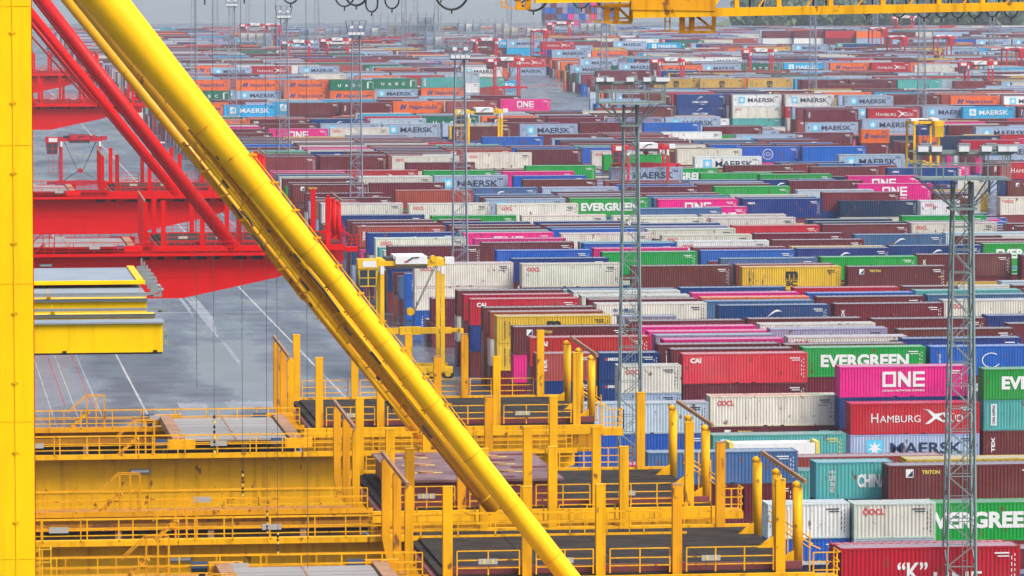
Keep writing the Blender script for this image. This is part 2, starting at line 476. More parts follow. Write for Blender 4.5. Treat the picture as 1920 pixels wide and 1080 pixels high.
    railing(c, (43.1, Yf + .2, 18.95), (44.4, Yf + .2, 18.95), 1.2, .65); railing(c, (44.4, Yf + .2, 18.95), (44.4, Yf + 1.8, 18.95), 1.2, .8)
    for i in range(6): c.bar((43.3, Yf + 2.2 + i * 1.9, 19.0), (43.3, Yf + 2.2 + i * 1.9, 20.9 + .35 * (i % 2)), .06); c.bar((43.3, Yf + 2.2 + i * 1.9, 20.3), (43.9, Yf + 2.6 + i * 1.9, 20.0), .05)
    c.bar((43.3, Yf + 2, 20.6), (43.3, Yf + 13, 20.6), .05); c.bar((43.3, Yf + 2, 20.1), (43.3, Yf + 13, 20.1), .05)
    c.build('landing_cage', pm, r)
    # stay tubes rising towards the boom
    for (ua, va, ub, vb, y, rad, mt, extras) in tubes:
        ya, yb = y if isinstance(y, tuple) else (y, y)
        a, b3 = at_y(ua, va, ya), at_y(ub, vb, yb)
        d = (b3 - a).normalized()
        b4 = b3 + d * 5
        tb = MB().tube(a, b4, rad, 28).build('stay_tube', mt, r, True)
        side = Vector((d.z, 0, -d.x))
        if side.x < 0: side = -side
        ln = (b4 - a).length
        if extras:
            step = 2.6 if extras > 1 else 4.0
            k = .8
            while k < ln * (.62 if extras > 1 else .8):
                p = a + d * k
                MB().tube(p - d * .025, p + d * .025, rad + .02, 24).build('flange_ring', M['yellow'] if pm is M['yellow'] else M['red_old'], tb)
                k += step
    return r

Y3 = (M['yellow'], M['yellow_old'], M['yellow_tube'])
R3 = (M['red'], M['red_old'], M['red_tube'])
crane_a = make_crane(222.3, 208.7, Y3, 'nearest yellow quay crane with the thick diagonal tube and front platform',
           [], (15.4, 21.9))
make_crane(248.5, 236.7, Y3, 'second yellow quay crane whose platform carries the maroon hatch cover',
           [(930, 955, 158, 0, 237.5, .46, M['olive'], 1)], None)
make_crane(290.6, 275.6, Y3, 'third yellow quay crane with boarded deck in front of the grey apron',
           [(800, 832, 126, 0, 276.5, .31, M['olive'], 1), (818, 828, 150, 0, 277.8, .30, M['olive'], 0)], (16.6, 22.6))
make_crane(460.5, 446.3, R3, 'nearest red quay crane with broad dark red girder behind yellow tube',
           [(440, 466, 80, 0, 447.1, .58, M['red_tube'], 1), (424, 462, 64, 0, 448.6, .16, M['red_old'], 1)], (10.5, 21.5))
make_crane(556.0, 541.5, R3, 'second red quay crane with bright red girder above the wide apron',
           [(335, 366, 48, 12, 542.3, .50, M['red'], 1), (322, 362, 40, 22, 543.6, .14, M['red_old'], 1)], (6.5, 19.5), True)
make_crane(838.0, 823.4, R3, 'third red quay crane with pale stay tube and short girder',
           [(182, 197, 52, 35, 824.2, .42, M['red_tube'], 0), (172, 195, 50, 58, 825.5, .16, M['red_old'], 0)], None, True)
make_crane(1010.0, 995.0, R3, 'farthest red quay crane half hidden behind the slanting red tubes',
           [(150, 142, 60, 20, 995.8, .4, M['red_tube'], 0)], None, True)

# the nearest crane's tapered stay tube with its rings, conduit, slung pipes and clamps
TY = 209.5
def edge(v): return 240 + .7866 * v                                  # upper right outline
def wide(v): return 95 - 44 * min(1, max(0, v) / 520)                # outline to outline, in the same plane
def TP(v, k, dy=0): return at_y(edge(v) - wide(v) * k, v + 0, TY + dy)   # k: 0 right edge .. 1 left edge
def ring_r(v): return wide(v) * .786 / 2 / 42.6
axis = [TP(v, .5) for v in (1147, 520, 0, -120)]
st_ = MB()
st_.tube(axis[0], axis[1], ring_r(700), 32, ring_r(520), False); st_.tube(axis[1], axis[3], ring_r(520), 32, .98, False)
tube_a = st_.build('stay_tube', M['yellow_tube'], crane_a, True)
v = 235
while v < 1100:
    p, q = TP(v, .5), TP(v + 1, .5); d = (q - p).normalized()
    MB().tube(p - d * .03, p + d * .03, ring_r(v) + .022, 28).build('flange_ring', M['yellow'], tube_a)
    v += 58 if v < 700 else 96
cd = MB().path([TP(v, -.10, -.25) for v in (285, 420, 560, 700, 800)], .03, 6)
for v in range(290, 800, 52): cd.bar(TP(v, .05, -.3), TP(v, -.2, -.3), .09)
cd.build('conduit', M['yellow'], tube_a)
for off, rr, v0, v1, dy, mt in ((1.18, .085, 262, 830, -.2, M['yellow_tube']), (1.42, .15, 240, 930, .6, M['olive']), (1.78, .10, 300, 640, .2, M['yellow_tube']), (2.15, .13, 268, 560, .9, M['olive']), (2.0, .07, 560, 800, .2, M['yellow_tube'])):
    MB().path([at_y(edge(v) - 51 * off, v, TY + dy) for v in (v0, (v0 + v1) / 2, v1)], rr, 9).build('service_pipe', mt, tube_a, True)
br_ = MB(); cl = MB()
Q = lambda off, v, dy=0.0: at_y(edge(v) - 51 * off, v, TY + dy)
for i, v in enumerate(range(262, 800, 46)):
    br_.bar(Q(.95, v), Q(2.3 if v < 600 else 1.9, v + 14, .3), .07)
    br_.bar(Q(1.0, v + 4, -.2), Q(2.1 if v < 600 else 1.8, v + 44, .2), .045)
    p, q = Q(1.42, v + 20, .6), Q(1.42, v + 21, .6); d = (q - p).normalized(); br_.tube(p - d * .04, p + d * .04, .2, 10)
    p = Q((1.25, 1.75, 2.1, 1.5)[i % 4], v + 30, -.3); cl.bar(p, p + d * (.2 + .25 * (i % 3)), .12)
br_.build('pipe_bracket', M['olive'], tube_a)
cl.build('clamp', M['slot'], tube_a)
for v0, v1, off in ((395, 425, 1.95), (505, 585, 1.25), (440, 470, 2.2)):
    MB().path([Q(off, v0, -.5), Q(off - .05, (v0 + v1) / 2, -.5), Q(off, v1, -.5)], .06, 6).build('cable_tail', M['slot'], tube_a)

# hatch cover resting on the second platform
hc = empty('hatch_cover', (32, 256, 19.47), 'worn maroon hatch cover lying on the second yellow crane platform', 'hatch cover')
MB().box(26.3, 34.8, 250.3, 263.2, 19.48, 20.55).build('body', M['maroon'], hc)
MB().box(26.1, 35.0, 250.1, 263.4, 20.55, 20.68).build('top_plate', M['maroon_roof'], hc)
for x in (28.0, 32.4):
    for y in (253.4, 257.0, 260.6):
        MB().tube((x, y, 20.683), (x, y, 20.78), .42, 12).build('lashing_socket', M['brown_steel'], hc)
        MB().box(x - .9, x + .9, y - .12, y + .12, 20.684, 20.70).build('yellow_mark', M['logo_yellow'], hc)
for x, y in ((27.0, 261.6), (29.5, 252.0), (31.6, 258.8), (32.6, 261.5), (32.9, 255.2), (30.6, 250.8)):
    MB().box(x, x + 1.9, y, y + .5, 20.684, 20.73).build('pad', M['maroon'], hc)

# ---------------------------------------------------------------- near yellow column and platform girders
pl = at_y(58, 0, 118)
col_ = empty('crane_column', (pl.x - 1.3, 118, 0), 'bright yellow box column filling the edge of the picture', 'column')
MB().box(pl.x - 2.6, pl.x, 118, 119.8, 0, 62).build('box_section', M['yellow_new'], col_)
sx = at_y(27, 540, 118).x
MB().box(sx - .012, sx + .012, 117.985, 117.998, 0, 62).build('weld_seam', M['yellow_tube'], col_)
for k in range(14):
    z = 26.5 + k * 1.72
    MB().box(sx - .085, sx + .085, 117.975, 117.996, z, z + .03).box(sx - .03, sx + .03, 117.97, 117.974, z - .03, z + .06).build('seam_plate', M['yellow'], col_)
for k in range(9):
    z = 24.0 + k * 3.4; MB().box(pl.x - 2.6, pl.x - .004, 117.99, 117.998, z, z + .008).build('plate_joint', M['yellow_tube'], col_)
MB().box(pl.x + .002, pl.x + .03, 118.3, 119.5, 0, 62).build('shadow_strip', M['red_old'], col_)  # red strip drawn as the shadow line down the column edge

pg = empty('girder_stack', (1, 150, 36), 'yellow girders with pale grey deck plates jutting out above the apron', 'platform')
def beam_px(u1, v0, v1, y, name, mat, depth=.5):
    a = at_y(u1, v0, y); b = at_y(u1, v1, y)
    return MB().box(-9, a.x, y, y + depth, b.z, a.z).build(name, mat, pg)
f = beam_px(305, 606, 660, 150, 'front_girder', M['yellow_new'], 1.0)
a = at_y(305, 606, 150); zb = at_y(305, 660, 150).z
MB().box(-9, a.x + .05, 149.9, 151.05, a.z + .003, a.z + .06).build('top_plate', M['plate'], f)
MB().box(-9, a.x - .02, 150.05, 150.9, zb - .06, zb - .003).build('bottom_flange', M['rope'], f)
for u in (121, 291):
    p = at_y(u, 655, 150); MB().box(p.x - .06, p.x + .06, 149.95, 149.995, zb + .01, zb + .07).build('drain_slot', M['black'], f)
for u, v0, v1, y in ((290, 588, 604, 153.2), (275, 559, 573, 157.2)):
    gg = beam_px(u, v0, v1 + 22, y, 'girder', M['yellow_new'], .6)
    a = at_y(u, v0, y)
    MB().box(-9, a.x + .02, y - .1, y + .7, a.z - .10, a.z - .002).box(-9, a.x + .25, y - .25, y - .12, a.z + .12, a.z + .2).build('grey_flange', M['grey_steel'], gg)
    for k in range(5): MB().prism([(.9 + k * 1.0, a.z - .02), (1.06 + k * 1.0, a.z - .02), (.95 + k * 1.0, a.z + .34)], y - .05, y + .05).build('fin', M['yellow_tube'], gg)
    MB().box(a.x + .1, a.x + .5, y - .1, y + .1, a.z + .05, a.z + .12).bar((a.x + .45, y, a.z + .05), (a.x + .45, y, a.z + .4), .07).build('end_bracket', M['grey_steel'], gg)
a = at_y(272, 526, 161)
MB().box(-9, a.x, 161, 161.25, a.z - .12, a.z).build('edge_girder', M['yellow_new'], pg)
for xa, xb in ((-9, 2.58), (2.66, a.x - .3)):
    MB().box(xa, xb, 161.3, 167.6, a.z - .06, a.z - .02).build('deck_plate', M['plate'], pg)
MB().box(2.585, 2.655, 161.3, 167.6, a.z - .08, a.z - .04).build('plate_joint', M['grey_steel'], pg)
MB().box(a.x - .29, a.x - .05, 161.26, 167.8, a.z - .06, a.z + .03).build('edge_girder', M['yellow_tube'], pg)
zl = at_y(270, 553, 157.9).z
MB().box(-9, a.x - .1, 157.9, 162.6, zl - .05, zl).build('lower_plate', M['plate'], pg)
for k in range(6):
    y = 158 + k * 1.8
    br = MB()
    br.box(a.x + .02, a.x + .28, y, y + .2, a.z - .2, a.z + .05); br.bar((a.x + .2, y + .1, a.z), (a.x + .2, y + .1, a.z + .34), .06); br.tube((a.x + .1, y + .1, a.z - .1), (a.x + .45, y + .1, a.z - .1), .06, 8); br.build('end_bracket', M['grey_steel'], pg)
for v in (622, 640):
    p = at_y(306, v, 150)
    MB().box(p.x + .003, p.x + .16, 150.2, 150.6, p.z - .12, p.z + .02).bar((p.x + .12, 150.3, p.z), (p.x + .12, 150.3, p.z + .22), .05).build('end_bracket', M['grey_steel'], pg)

# ---------------------------------------------------------------- boom walkway overhead with festoon cables
BY = 238.0
bo = empty('crane_boom', (at_y(1500, 0, BY).x, BY, 45.6), 'yellow boom walkway across the top with hanging cable trolleys', 'boom')
def P(u, v, y=BY): return at_y(u, v, y)
a, b = P(1185, 26), P(1960, 11)
MB().bar(a, b, .5, .42).build('bottom_chord', M['yellow'], bo)
a, b = P(1182, 8), P(1340, 10)
MB().bar(a, b, .6, .55).build('bottom_chord', M['yellow_old'], bo)
MB().bar(P(1003, 0), P(1185, -2), .4, .3).build('bottom_chord', M['yellow_tube'], bo)
MB().bar(P(1330, -14, BY + 1.4), P(1960, -24, BY + 1.4), .4, .3).build('top_chord', M['yellow_old'], bo)
for u in (1335, 1381, 1460, 1557, 1655, 1760, 1842, 1930):
    MB().bar(P(u, 24 - (u - 1335) * .02), P(u, -30), .22, .3).build('upright', M['yellow'], bo)
MB().bar(P(1330, 24), P(1352, -10), .12, .12).build('brace', M['yellow_tube'], bo)
for u in (1420, 1510, 1605, 1700, 1800, 1880):
    MB().bar(P(u, 16), P(u + 26, -22), .08, .08).build('brace', M['yellow_old'], bo)
for (u0, u1, vt, vb) in ((1247, 1340, 20, 60), (1106, 1185, 8, 42), (940, 994, -6, 16)):
    h = MB()
    y = BY + .6
    for uu in (u0 + 32, u0 + 50, u1): h.bar(P(uu, vt, y), P(uu - (3 if uu == u1 else 0), vb, y), .26 if uu < u1 else .16, .2)
    h.bar(P(u0 + 28, vb, y), P(u1 - 2, vb, y), .5, .14); h.bar(P(u0 + 50, vt + 3, y), P(u1 - 4, vb - 6, y), .12)
    h.bar(P(u0 + 28, vb - 8, y), P(u1 - 3, vb - 8, y), .08); h.bar(P(u0 + 28, vt + 2, y), P(u1, vt + 2, y), .3, .2)
    h.build('hanging_frame', M['yellow_old'], bo)
    c = MB()
    for (p, q) in (((u0, vt + 2), (u0, vb - 3)), ((u0 + 9, vt + 2), (u0 + 9, vb - 3)), ((u0, vb - 3), (u0 + 30, vb)), ((u0, vt + 4), (u0 + 30, vt + 4)), ((u0, (vt + vb) / 2), (u0 + 9, (vt + vb) / 2))):
        c.bar(P(*p, y - .3), P(*q, y - .3), .06)
    c.build('ladder_cage', M['yellow_old'], bo)
def loop(u, wd, v, drop=8):
    pts = []
    for k in range(15):
        g_ = PI * k / 14
        pts.append(P(u - wd / 2 * math.cos(g_), v - wd * .62 * (1 - math.sin(g_)) , BY + 1.6))
    m = MB().path([P(u - wd / 2, v - 60, BY + 1.6)] + pts + [P(u + wd / 2, v - 60, BY + 1.6)], .045 if wd < 40 else .06, 7)
    m.tube(P(u, v, BY + 1.6), P(u, v + drop, BY + 1.6), .035, 6)
    m.build('festoon_cable', M['black'], bo)
for u, wd, v in ((1418, 24, 26), (1537, 24, 24), (1625, 22, 28), (1686, 26, 32), (1733, 26, 33), (1766, 24, 32), (1796, 24, 33), (1828, 26, 33), (1861, 24, 31), (1896, 26, 32), (1207, 22, 20), (1238, 22, 21), (1090, 34, 15), (1000, 60, 20),
                 (545, 30, 6), (646, 36, 12), (668, 44, 10), (697, 22, 22), (735, 26, 16), (847, 66, 18), (975, 26, 5), (1142, 50, 18)):
    loop(u, wd, v)
for u, v in ((384, 6), (458, 4), (827, 2)):
    MB().tube(P(u, v - 40), P(u, v + 3), .035, 6).build('festoon_cable', M['black'], bo)

# hanging ropes with striped tail markers
for u, v1, y, stripe in ((369, 730, 226, None), (402, 850, 224, (775, 850)), (455, 930, 226, (880, 930)), (501, 1030, 230, (955, 1000)), (521, 1038, 222, (990, 1038)), (577, 1090, 220, None)):
    b = P(u, v1, y); t_ = P(u, -60, y)
    rp = empty('hoist_rope', b, 'thin dark rope hanging %s' % {369: 'at the apron edge, leftmost of the six', 402: 'over the boarded deck, thick black at its foot', 455: 'with black beads in front of the middle girder', 501: 'ending above the lower railing with a dark weight', 521: 'with black and white beads by the lower railing', 577: 'crossing the lowest boarded deck, rightmost of the six'}[u], 'rope', 'hanging crane ropes')
    MB().tube(b, (b.x, b.y, t_.z), .012, 5).build('strand', M['rope'], rp)
    if stripe:
        z0, z1 = P(u, stripe[1], y).z, P(u, stripe[0], y).z
        n = 8
        for k in range(n):
            MB().tube((b.x, b.y, z0 + (z1 - z0) * k / n), (b.x, b.y, z0 + (z1 - z0) * (k + .55) / n), .055, 8).build('bead', M['black'] if k % 3 else M['logo_yellow'], rp)

# ---------------------------------------------------------------- floodlight masts
def copy_tree(o, parent=None):
    c = o.copy()
    COL.objects.link(c)
    c.parent = parent
    for ch in o.children: copy_tree(ch, c)
    return c
MAST_N = 0
def make_mast(mat, slim=False):
    r = empty('light_mast', (0, 0, 0))
    Ht = 33.0
    wd = lambda z: 1.05 - .45 * z / Ht
    for sx_ in (-1, 1):
        for sy in (-1, 1):
            lg = MB()
            lg.bar((sx_ * wd(0), sy * wd(0), 0), (sx_ * wd(Ht), sy * wd(Ht), Ht), .11 if sx_ < 0 else .15)
            lg.build('leg', mat, r)
    br = MB()
    z = 0.0
    k = 0
    while z < Ht - .5:
        z2 = min(Ht, z + 1.5)
        a, b = wd(z), wd(z2)
        for s in (-1, 1):
            p, q = ((-a, s * a, z), (b, s * b, z2)) if k % 2 else ((a, s * a, z), (-b, s * b, z2))
            br.bar(p, q, .065)
            p, q = ((s * a, -a, z), (s * b, b, z2)) if k % 2 else ((s * a, a, z), (s * b, -b, z2))
            br.bar(p, q, .065)
            br.bar((-a, s * a, z), (a, s * a, z), .06); br.bar((s * a, -a, z), (s * a, a, z), .06)
        z = z2; k += 1
    br.build('bracing', mat, r)
    ld = MB()
    for x in (.18, .5): ld.bar((x, -.2, 0), (x * .8, -.2, Ht), .05)
    for i in range(55): ld.bar((.18, -.2, i * .6), (.5, -.2, i * .6), .035)
    ld.build('ladder', mat, r)
    if slim:
        pf = MB().box(-1.15, 1.15, -1.1, 1.1, Ht + .05, Ht + .2)
        pf.build('platform', mat, r)
        ra = MB()
        for s in (-1, 1):
            for x in (-1.1, -.4, .4, 1.1): ra.bar((x, s * 1.05, Ht + .2), (x * 1.45, s * 1.4, Ht + 2.5), .1)
            for z, q in ((.9, 1.14), (1.7, 1.3), (2.45, 1.44)): ra.bar((-1.1 * q, s * 1.05 * q, Ht + z), (1.1 * q, s * 1.05 * q, Ht + z), .09)
            for y in (-1.05, 1.05): ra.bar((s * 1.1, y, Ht + .2), (s * 1.6, y * 1.4, Ht + 2.5), .1)
            for z, q in ((.9, 1.14), (2.45, 1.44)): ra.bar((s * 1.1 * q, -1.05 * q, Ht + z), (s * 1.1 * q, 1.05 * q, Ht + z), .09)
        ra.build('railing', mat, r)
        lm = MB().box(-.3, .3, -.3, .3, 0, .5).mesh('floodlight', [M['grey_steel']])
        ln_ = MB().box(-.27, .27, -.34, -.305, .04, .46).mesh('lens', [M['lamp']])
        for x in (-.95, -.32, .32, .95):
            o = link('floodlight', lm, r, (x, -1.2, Ht + .25)); link('lens', ln_, o)
        for x in (-.7, .7):
            o = link('floodlight', lm, r, (x, -1.2, Ht + 1.25)); link('lens', ln_, o)
    else:
        pf = MB().box(-3.0, 3.0, -1.6, 1.6, Ht + .16, Ht + .28)
        for s in (-1, 1):
            for xx in (-2.8, -1.9, 1.9, 2.8): pf.bar((xx, s * 1.2, Ht + .1), (math.copysign(.62, xx), s * .6, Ht - 1.7), .07)
        pf.box(-.9, .9, -.9, .9, Ht - 1.85, Ht - 1.7)
        pf.build('platform', mat, r)
        ra = MB()
        for s in (-1, 1): railing(ra, (-2.95, s * 1.55, Ht + .28), (2.95, s * 1.55, Ht + .28), 1.55, 1.45, (1.0, .55), .09)
        for s in (-1, 1): railing(ra, (s * 2.95, -1.55, Ht + .28), (s * 2.95, 1.55, Ht + .28), 1.55, 1.0, (1.0, .55), .07)
        for s in (-1, 1): ra.bar((-3.3, s * 1.7, Ht + 1.95), (3.2, s * 1.7, Ht + 1.95), .12)
        ra.build('railing', mat, r)
        lm = MB().box(-.38, .38, -.32, .3, 0, .42).mesh('floodlight', [M['grey_steel']])
        ln_ = MB().box(-.33, .33, -.36, -.325, .04, .38).mesh('lens', [M['lamp']])
        for x in (-2.9, -2.0, -.2, 1.3, 2.4, 3.0):
            o = link('floodlight', lm, r, (x, -1.7, Ht + 2.03)); link('lens', ln_, o)
        for x in (-2.2, .4, 2.2):
            o = link('floodlight', lm, r, (x, 1.7, Ht + 2.03)); o.rotation_euler = (0, 0, PI); link('lens', ln_, o)
    return r
def mast_at(proto, first, u, v, D, label):
    """u: mast axis, v: row of the platform underside when z = 33"""
    r_ = ray(u, 300) * D
    p = Vector((r_.x, r_.y, 0))
    o = proto if first else copy_tree(proto)
    o.location = p
    tag(o, label, 'light mast', 'floodlight masts')
    o.rotation_euler = (0, 0, -YAW * .5)
    return o
mg = make_mast(M['mast_green']); mf = make_mast(M['mast_grey'], True)
mast_at(mg, True, 1804, 340, 317, 'nearest floodlight mast in front of the crimson container')
mast_at(mg, False, 1182, 193, 428, 'green lattice floodlight mast behind the yellow platform posts').scale = (1, 1, 1.03)
first = True
for u, D, lb in ((862, 608, 'grey floodlight mast beside the near yellow straddle carrier'), (668, 741, 'grey floodlight mast rising past the red guide posts'),
                 (533, 882, 'slim floodlight mast just above the thick yellow tube'), (436, 1016, 'slim floodlight mast in front of the cyan container'),
                 (1727, 1132, 'lattice mast above the yellow straddle carrier seen end-on'), (1523, 1235, 'lattice mast under the middle of the yellow boom'),
                 (1132, 1390, 'lattice mast between the two hanging boom frames'), (1858, 1700, 'thin mast below the boom by the far wood'),
                 (365, 1320, 'thin mast closest to the thick yellow tube top'), (406, 1500, 'hazy thin mast beside the reefer racks'), (466, 2000, 'very faint mast over the river, second of the hazy ones'),
                 (595, 1620, 'hazy mast standing among the reefer racks'), (758, 1540, 'hazy mast behind white reefer stacks'), (780, 2200, 'faintest mast beside the river above the racks'), (819, 1830, 'hazy mast under the large cable loop'),
                 (955, 1900, 'hazy mast below the small hanging boom frame'), (1640, 1950, 'far mast in front of the wood')):
    mast_at(mf, first, u, 0, D, lb); first = False

# ---------------------------------------------------------------- straddle carriers
def make_straddle(paint):
    r = empty('straddle_carrier', (0, 0, 0))
    LX, WY, HT = 6.7, 4.6, 14.0
    for sx_ in (-1, 1):
        for sy in (-1, 1):
            x, y = sx_ * LX / 2, sy * WY / 2
            lg = MB().box(x - .22, x + .22, y - .2, y + .2, 1.2, HT - .9).build('leg', paint, r)
            MB().box(x - .2, x + .2, y - .235, y - .222, HT - 2.3, HT - 1.3).build('marker_plate', M['white'], lg)
    for sy in (-1, 1):
        y = sy * WY / 2
        s = MB().box(-LX / 2 - 1.1, LX / 2 + 1.1, y - .35, y + .35, .75, 1.45)
        for k in range(6): s.box(-LX / 2 - .8 + k * 1.45, -LX / 2 - .2 + k * 1.45, y - .42, y - .36, .9, 1.5)
        s.build('sill_beam', paint, r)
        for x in (-3.9, -2.2, 2.2, 3.9):
            wl = MB().tube((x, y - .3, .72), (x, y + .3, .72), .7, 16).build('wheel', M['black'], r)
            MB().tube((x, y - .33, .72), (x, y - .305, .72), .36, 12).build('rim', paint, wl)
        MB().box(-LX / 2 - .4, LX / 2 + .4, y - .25, y + .25, HT - 1.35, HT - .85).build('top_beam', paint, r)
    cb = MB()
    for sx_ in (-1, 1): cb.box(sx_ * LX / 2 - .35, sx_ * LX / 2 + .35, -WY / 2, WY / 2, HT - 1.2, HT - .7)
    cb.build('cross_beam', paint, r)
    MB().box(-1.9, 1.6, -WY / 2 - .5, -WY / 2 + .9, HT - 1.15, HT - .3).box(-1.9, 1.6, -.4, WY / 2 + .3, HT - .75, HT - .32).build('engine_cover', M['white'], r)
    MB().box(-1.9, 1.6, -WY / 2 - .45, -WY / 2 + .8, HT - 1.65, HT - 1.33).build('engine_tray', M['rope'], r)
    em = MB()
    em.tube((-.6, -WY / 2 - .52, HT - .8), (.0, -WY / 2 - .52, HT - .45), .09, 6, m=0); em.tube((.0, -WY / 2 - .52, HT - .45), (.7, -WY / 2 - .52, HT - .4), .07, 6, m=0)
    em.tube((-.9, -WY / 2 - .52, HT - .85), (-.5, -WY / 2 - .52, HT - .85), .08, 6, m=1)
    em.build('emblem', [M['navy'], M['logo_red']], r)
    wn_ = MB().tube((2.3, -WY / 2 - .5, HT - .6), (2.3, -WY / 2 + .6, HT - .6), .36, 14).box(1.62, 2.9, -WY / 2 - .4, -WY / 2 + .6, HT - 1.4, HT - .7)
    wn_.build('winch', paint, r)
    MB().box(3.6, 4.6, -WY / 2 - .3, -WY / 2 + .7, HT - 1.2, HT - .45).build('control_cabinet', M['white'], r)
    cab = MB().box(-LX / 2 - 2.75, -LX / 2 - .45, -WY / 2 - .6, -WY / 2 + 1.3, HT - 1.6, HT - .6).prism([(-LX / 2 - 2.7, HT - 1.6), (-LX / 2 - .5, HT - 1.6), (-LX / 2 - .7, HT - 3.6), (-LX / 2 - 2.45, HT - 3.6)], -WY / 2 - .5, -WY / 2 + 1.2)
    cab = cab.build('cab', paint, r)
    for x0_, x1_ in ((-2.5, -1.65), (-1.5, -.75)):
        for z0_ in (HT - 2.55, HT - 3.45):
            MB().box(-LX / 2 + x0_, -LX / 2 + x1_, -WY / 2 - .53, -WY / 2 - .505, z0_, z0_ + .78).build('window', M['glass'], cab)
    MB().box(-LX / 2 - 2.2, -LX / 2 - .7, -WY / 2 - .64, -WY / 2 - .605, HT - 1.45, HT - .75).build('cab_panel', M['white'], cab)
    st = MB()
    for z in (HT - 4.8, HT - 5.8, HT - 6.8): st.bar((-LX / 2 - 2.3, -WY / 2 + .2, z), (-LX / 2 - .4, -WY / 2 + .2, z), .06)
    for x in (-2.3, -1.4, -.5): st.bar((-LX / 2 + x, -WY / 2 + .2, HT - 7), (-LX / 2 + x, -WY / 2 + .2, HT - 4.0), .06)
    st.bar((-LX / 2 - .6, -WY / 2 + .1, 1.4), (-LX / 2 - .6, -WY / 2 + .1, HT - 4), .09)
    st.build('access_ladder', paint, r)
    MB().box(-2.9, -2.0, -1.2, 1.2, HT - 1.3, HT - .5).box(1.7, 2.9, -.3, 1.4, HT - 1.35, HT - .6).box(-2.0, 1.6, -1.2, -.5, HT - 1.6, HT - 1.0).build('machinery', M['rope'], r)
    zs = 5.3
    sp = MB().box(-4.6, 4.6, -.35, .35, zs - .35, zs + .3)
    for s in (-1, 1): sp.box(s * 5.6 - .2, s * 5.6 + .2, -1.22, 1.22, zs - .3, zs + .2); sp.box(min(s * 4.6, s * 5.8), max(s * 4.6, s * 5.8), -.2, .2, zs - .2, zs + .2)
    sp.tube((0, -.45, zs + 2.1), (0, .45, zs + 2.1), .45, 8).box(-1.2, 1.2, -.5, .5, zs - .45, zs + .4)
    sp.build('spreader', paint, r)
    rp = MB()
    for s in (-1, 1):
        for y in (-.6, .6): rp.tube((s * 2.9, y, HT - 1.3), (s * .4, y * .6, zs + 2.0), .04, 5); rp.tube((s * 3.0, y, zs + .3), (s * .4, y * .6, zs + 2.0), .04, 5)
    rp.build('hoist_rope', M['rope'], r)
    return r
sy_, sr_ = make_straddle(M['cargo_yellow']), make_straddle(M['cargo_red'])
FIRST = {id(sy_): True, id(sr_): True}
def straddle(proto, u, vtop, turned, label, zt=14.2):
    # distance from the carrier's own height
    best = at_z(u, vtop, zt)
    o = proto
    if not FIRST[id(proto)]: o = copy_tree(proto)
    FIRST[id(proto)] = False
    o.location = (best.x, best.y, 0)
    o.rotation_euler = (0, 0, PI / 2 if turned else 0)
    tag(o, label, 'straddle carrier', 'straddle carriers in the yard')
    return o
S1 = straddle(sy_, 769, 469, False, 'yellow straddle carrier with white engine cover beside the nearest stacks')
straddle(sy_, 907, 197, False, 'yellow straddle carrier among grey and white stacks in mid yard')
straddle(sy_, 1730, 217, True, 'yellow straddle carrier seen end-on behind the nearest mast')
S4 = straddle(sr_, 1211, 262, False, 'red straddle carrier lifting a pale grey container over the stacks')
for u, v, tn, lb in ((150, 247, False, 'red straddle carrier on the apron behind the red crane railing'),
                     (950, 104, False, 'red straddle carrier on the open road between blocks'), (912, 68, False, 'red straddle carrier just behind the one on the open road'),
                     (1052, 38, False, 'hazy red straddle carrier by the white reefer row'), (1257, 105, False, 'red straddle carrier in front of orange containers below boom'),
                     (1426, 88, False, 'red straddle carrier above the green container, white top'), (1644, 49, True, 'red straddle carrier end-on, left one of the far pair'),
                     (1680, 64, True, 'red straddle carrier end-on, right one of the far pair'), (1767, 63, True, 'red straddle carrier end-on beyond the lattice mast'),
                     (1835, 111, False, 'red straddle carrier standing over maroon boxes near the edge'), (1897, 85, True, 'red straddle carrier end-on, rightmost in the yard'),
                     (1696, 27, False, 'faint red straddle carrier against the wood'), (478, 41, False, 'red straddle carrier in front of racks, far corner'),
                     (512, 42, True, 'red straddle carrier end-on beside the far racks'), (560, 72, False, 'red straddle carrier between two slim masts'), (632, 68, False, 'red straddle carrier with white top before the racks'),
                     (1010, 52, True, 'hazy red straddle carrier end-on below the boom frame')):
    o_ = straddle(sr_, u, v, tn, lb)
    if u == 150:                                # this one has a red cover
        for ch in o_.children:
            if ch.name.startswith(('engine_cover', 'control_cabinet')):
                for sl_ in ch.material_slots: sl_.link = 'OBJECT'; sl_.material = M['cargo_red']
# blue hoist machine on the apron
bp_ = at_z(299, 300, 0)
bl = empty('terminal_tractor', (bp_.x, bp_.y, 0), 'small blue and white machine on the apron beside red tube', 'tractor')
MB().box(bp_.x - 1.3, bp_.x + 1.3, bp_.y, bp_.y + 5, .7, 1.5).build('chassis', M['rope'], bl)
MB().box(bp_.x - 1.2, bp_.x + 1.2, bp_.y + .2, bp_.y + 2.2, 1.5, 3.6).build('cab', M['cargo_blue'], bl)
MB().box(bp_.x - 1.0, bp_.x + 1.0, bp_.y + .15, bp_.y + .19, 2.4, 3.3).build('window', M['glass'], bl)
MB().box(bp_.x - 1.25, bp_.x + 1.25, bp_.y + .1, bp_.y + 2.3, 3.6, 3.8).build('cab_roof', M['white'], bl)
for dx in (-1.2, 1.2):
    for dy in (.9, 4.1): MB().tube((bp_.x + dx - .2, bp_.y + dy, .5), (bp_.x + dx + .2, bp_.y + dy, .5), .5, 12).build('wheel', M['black'], bl)

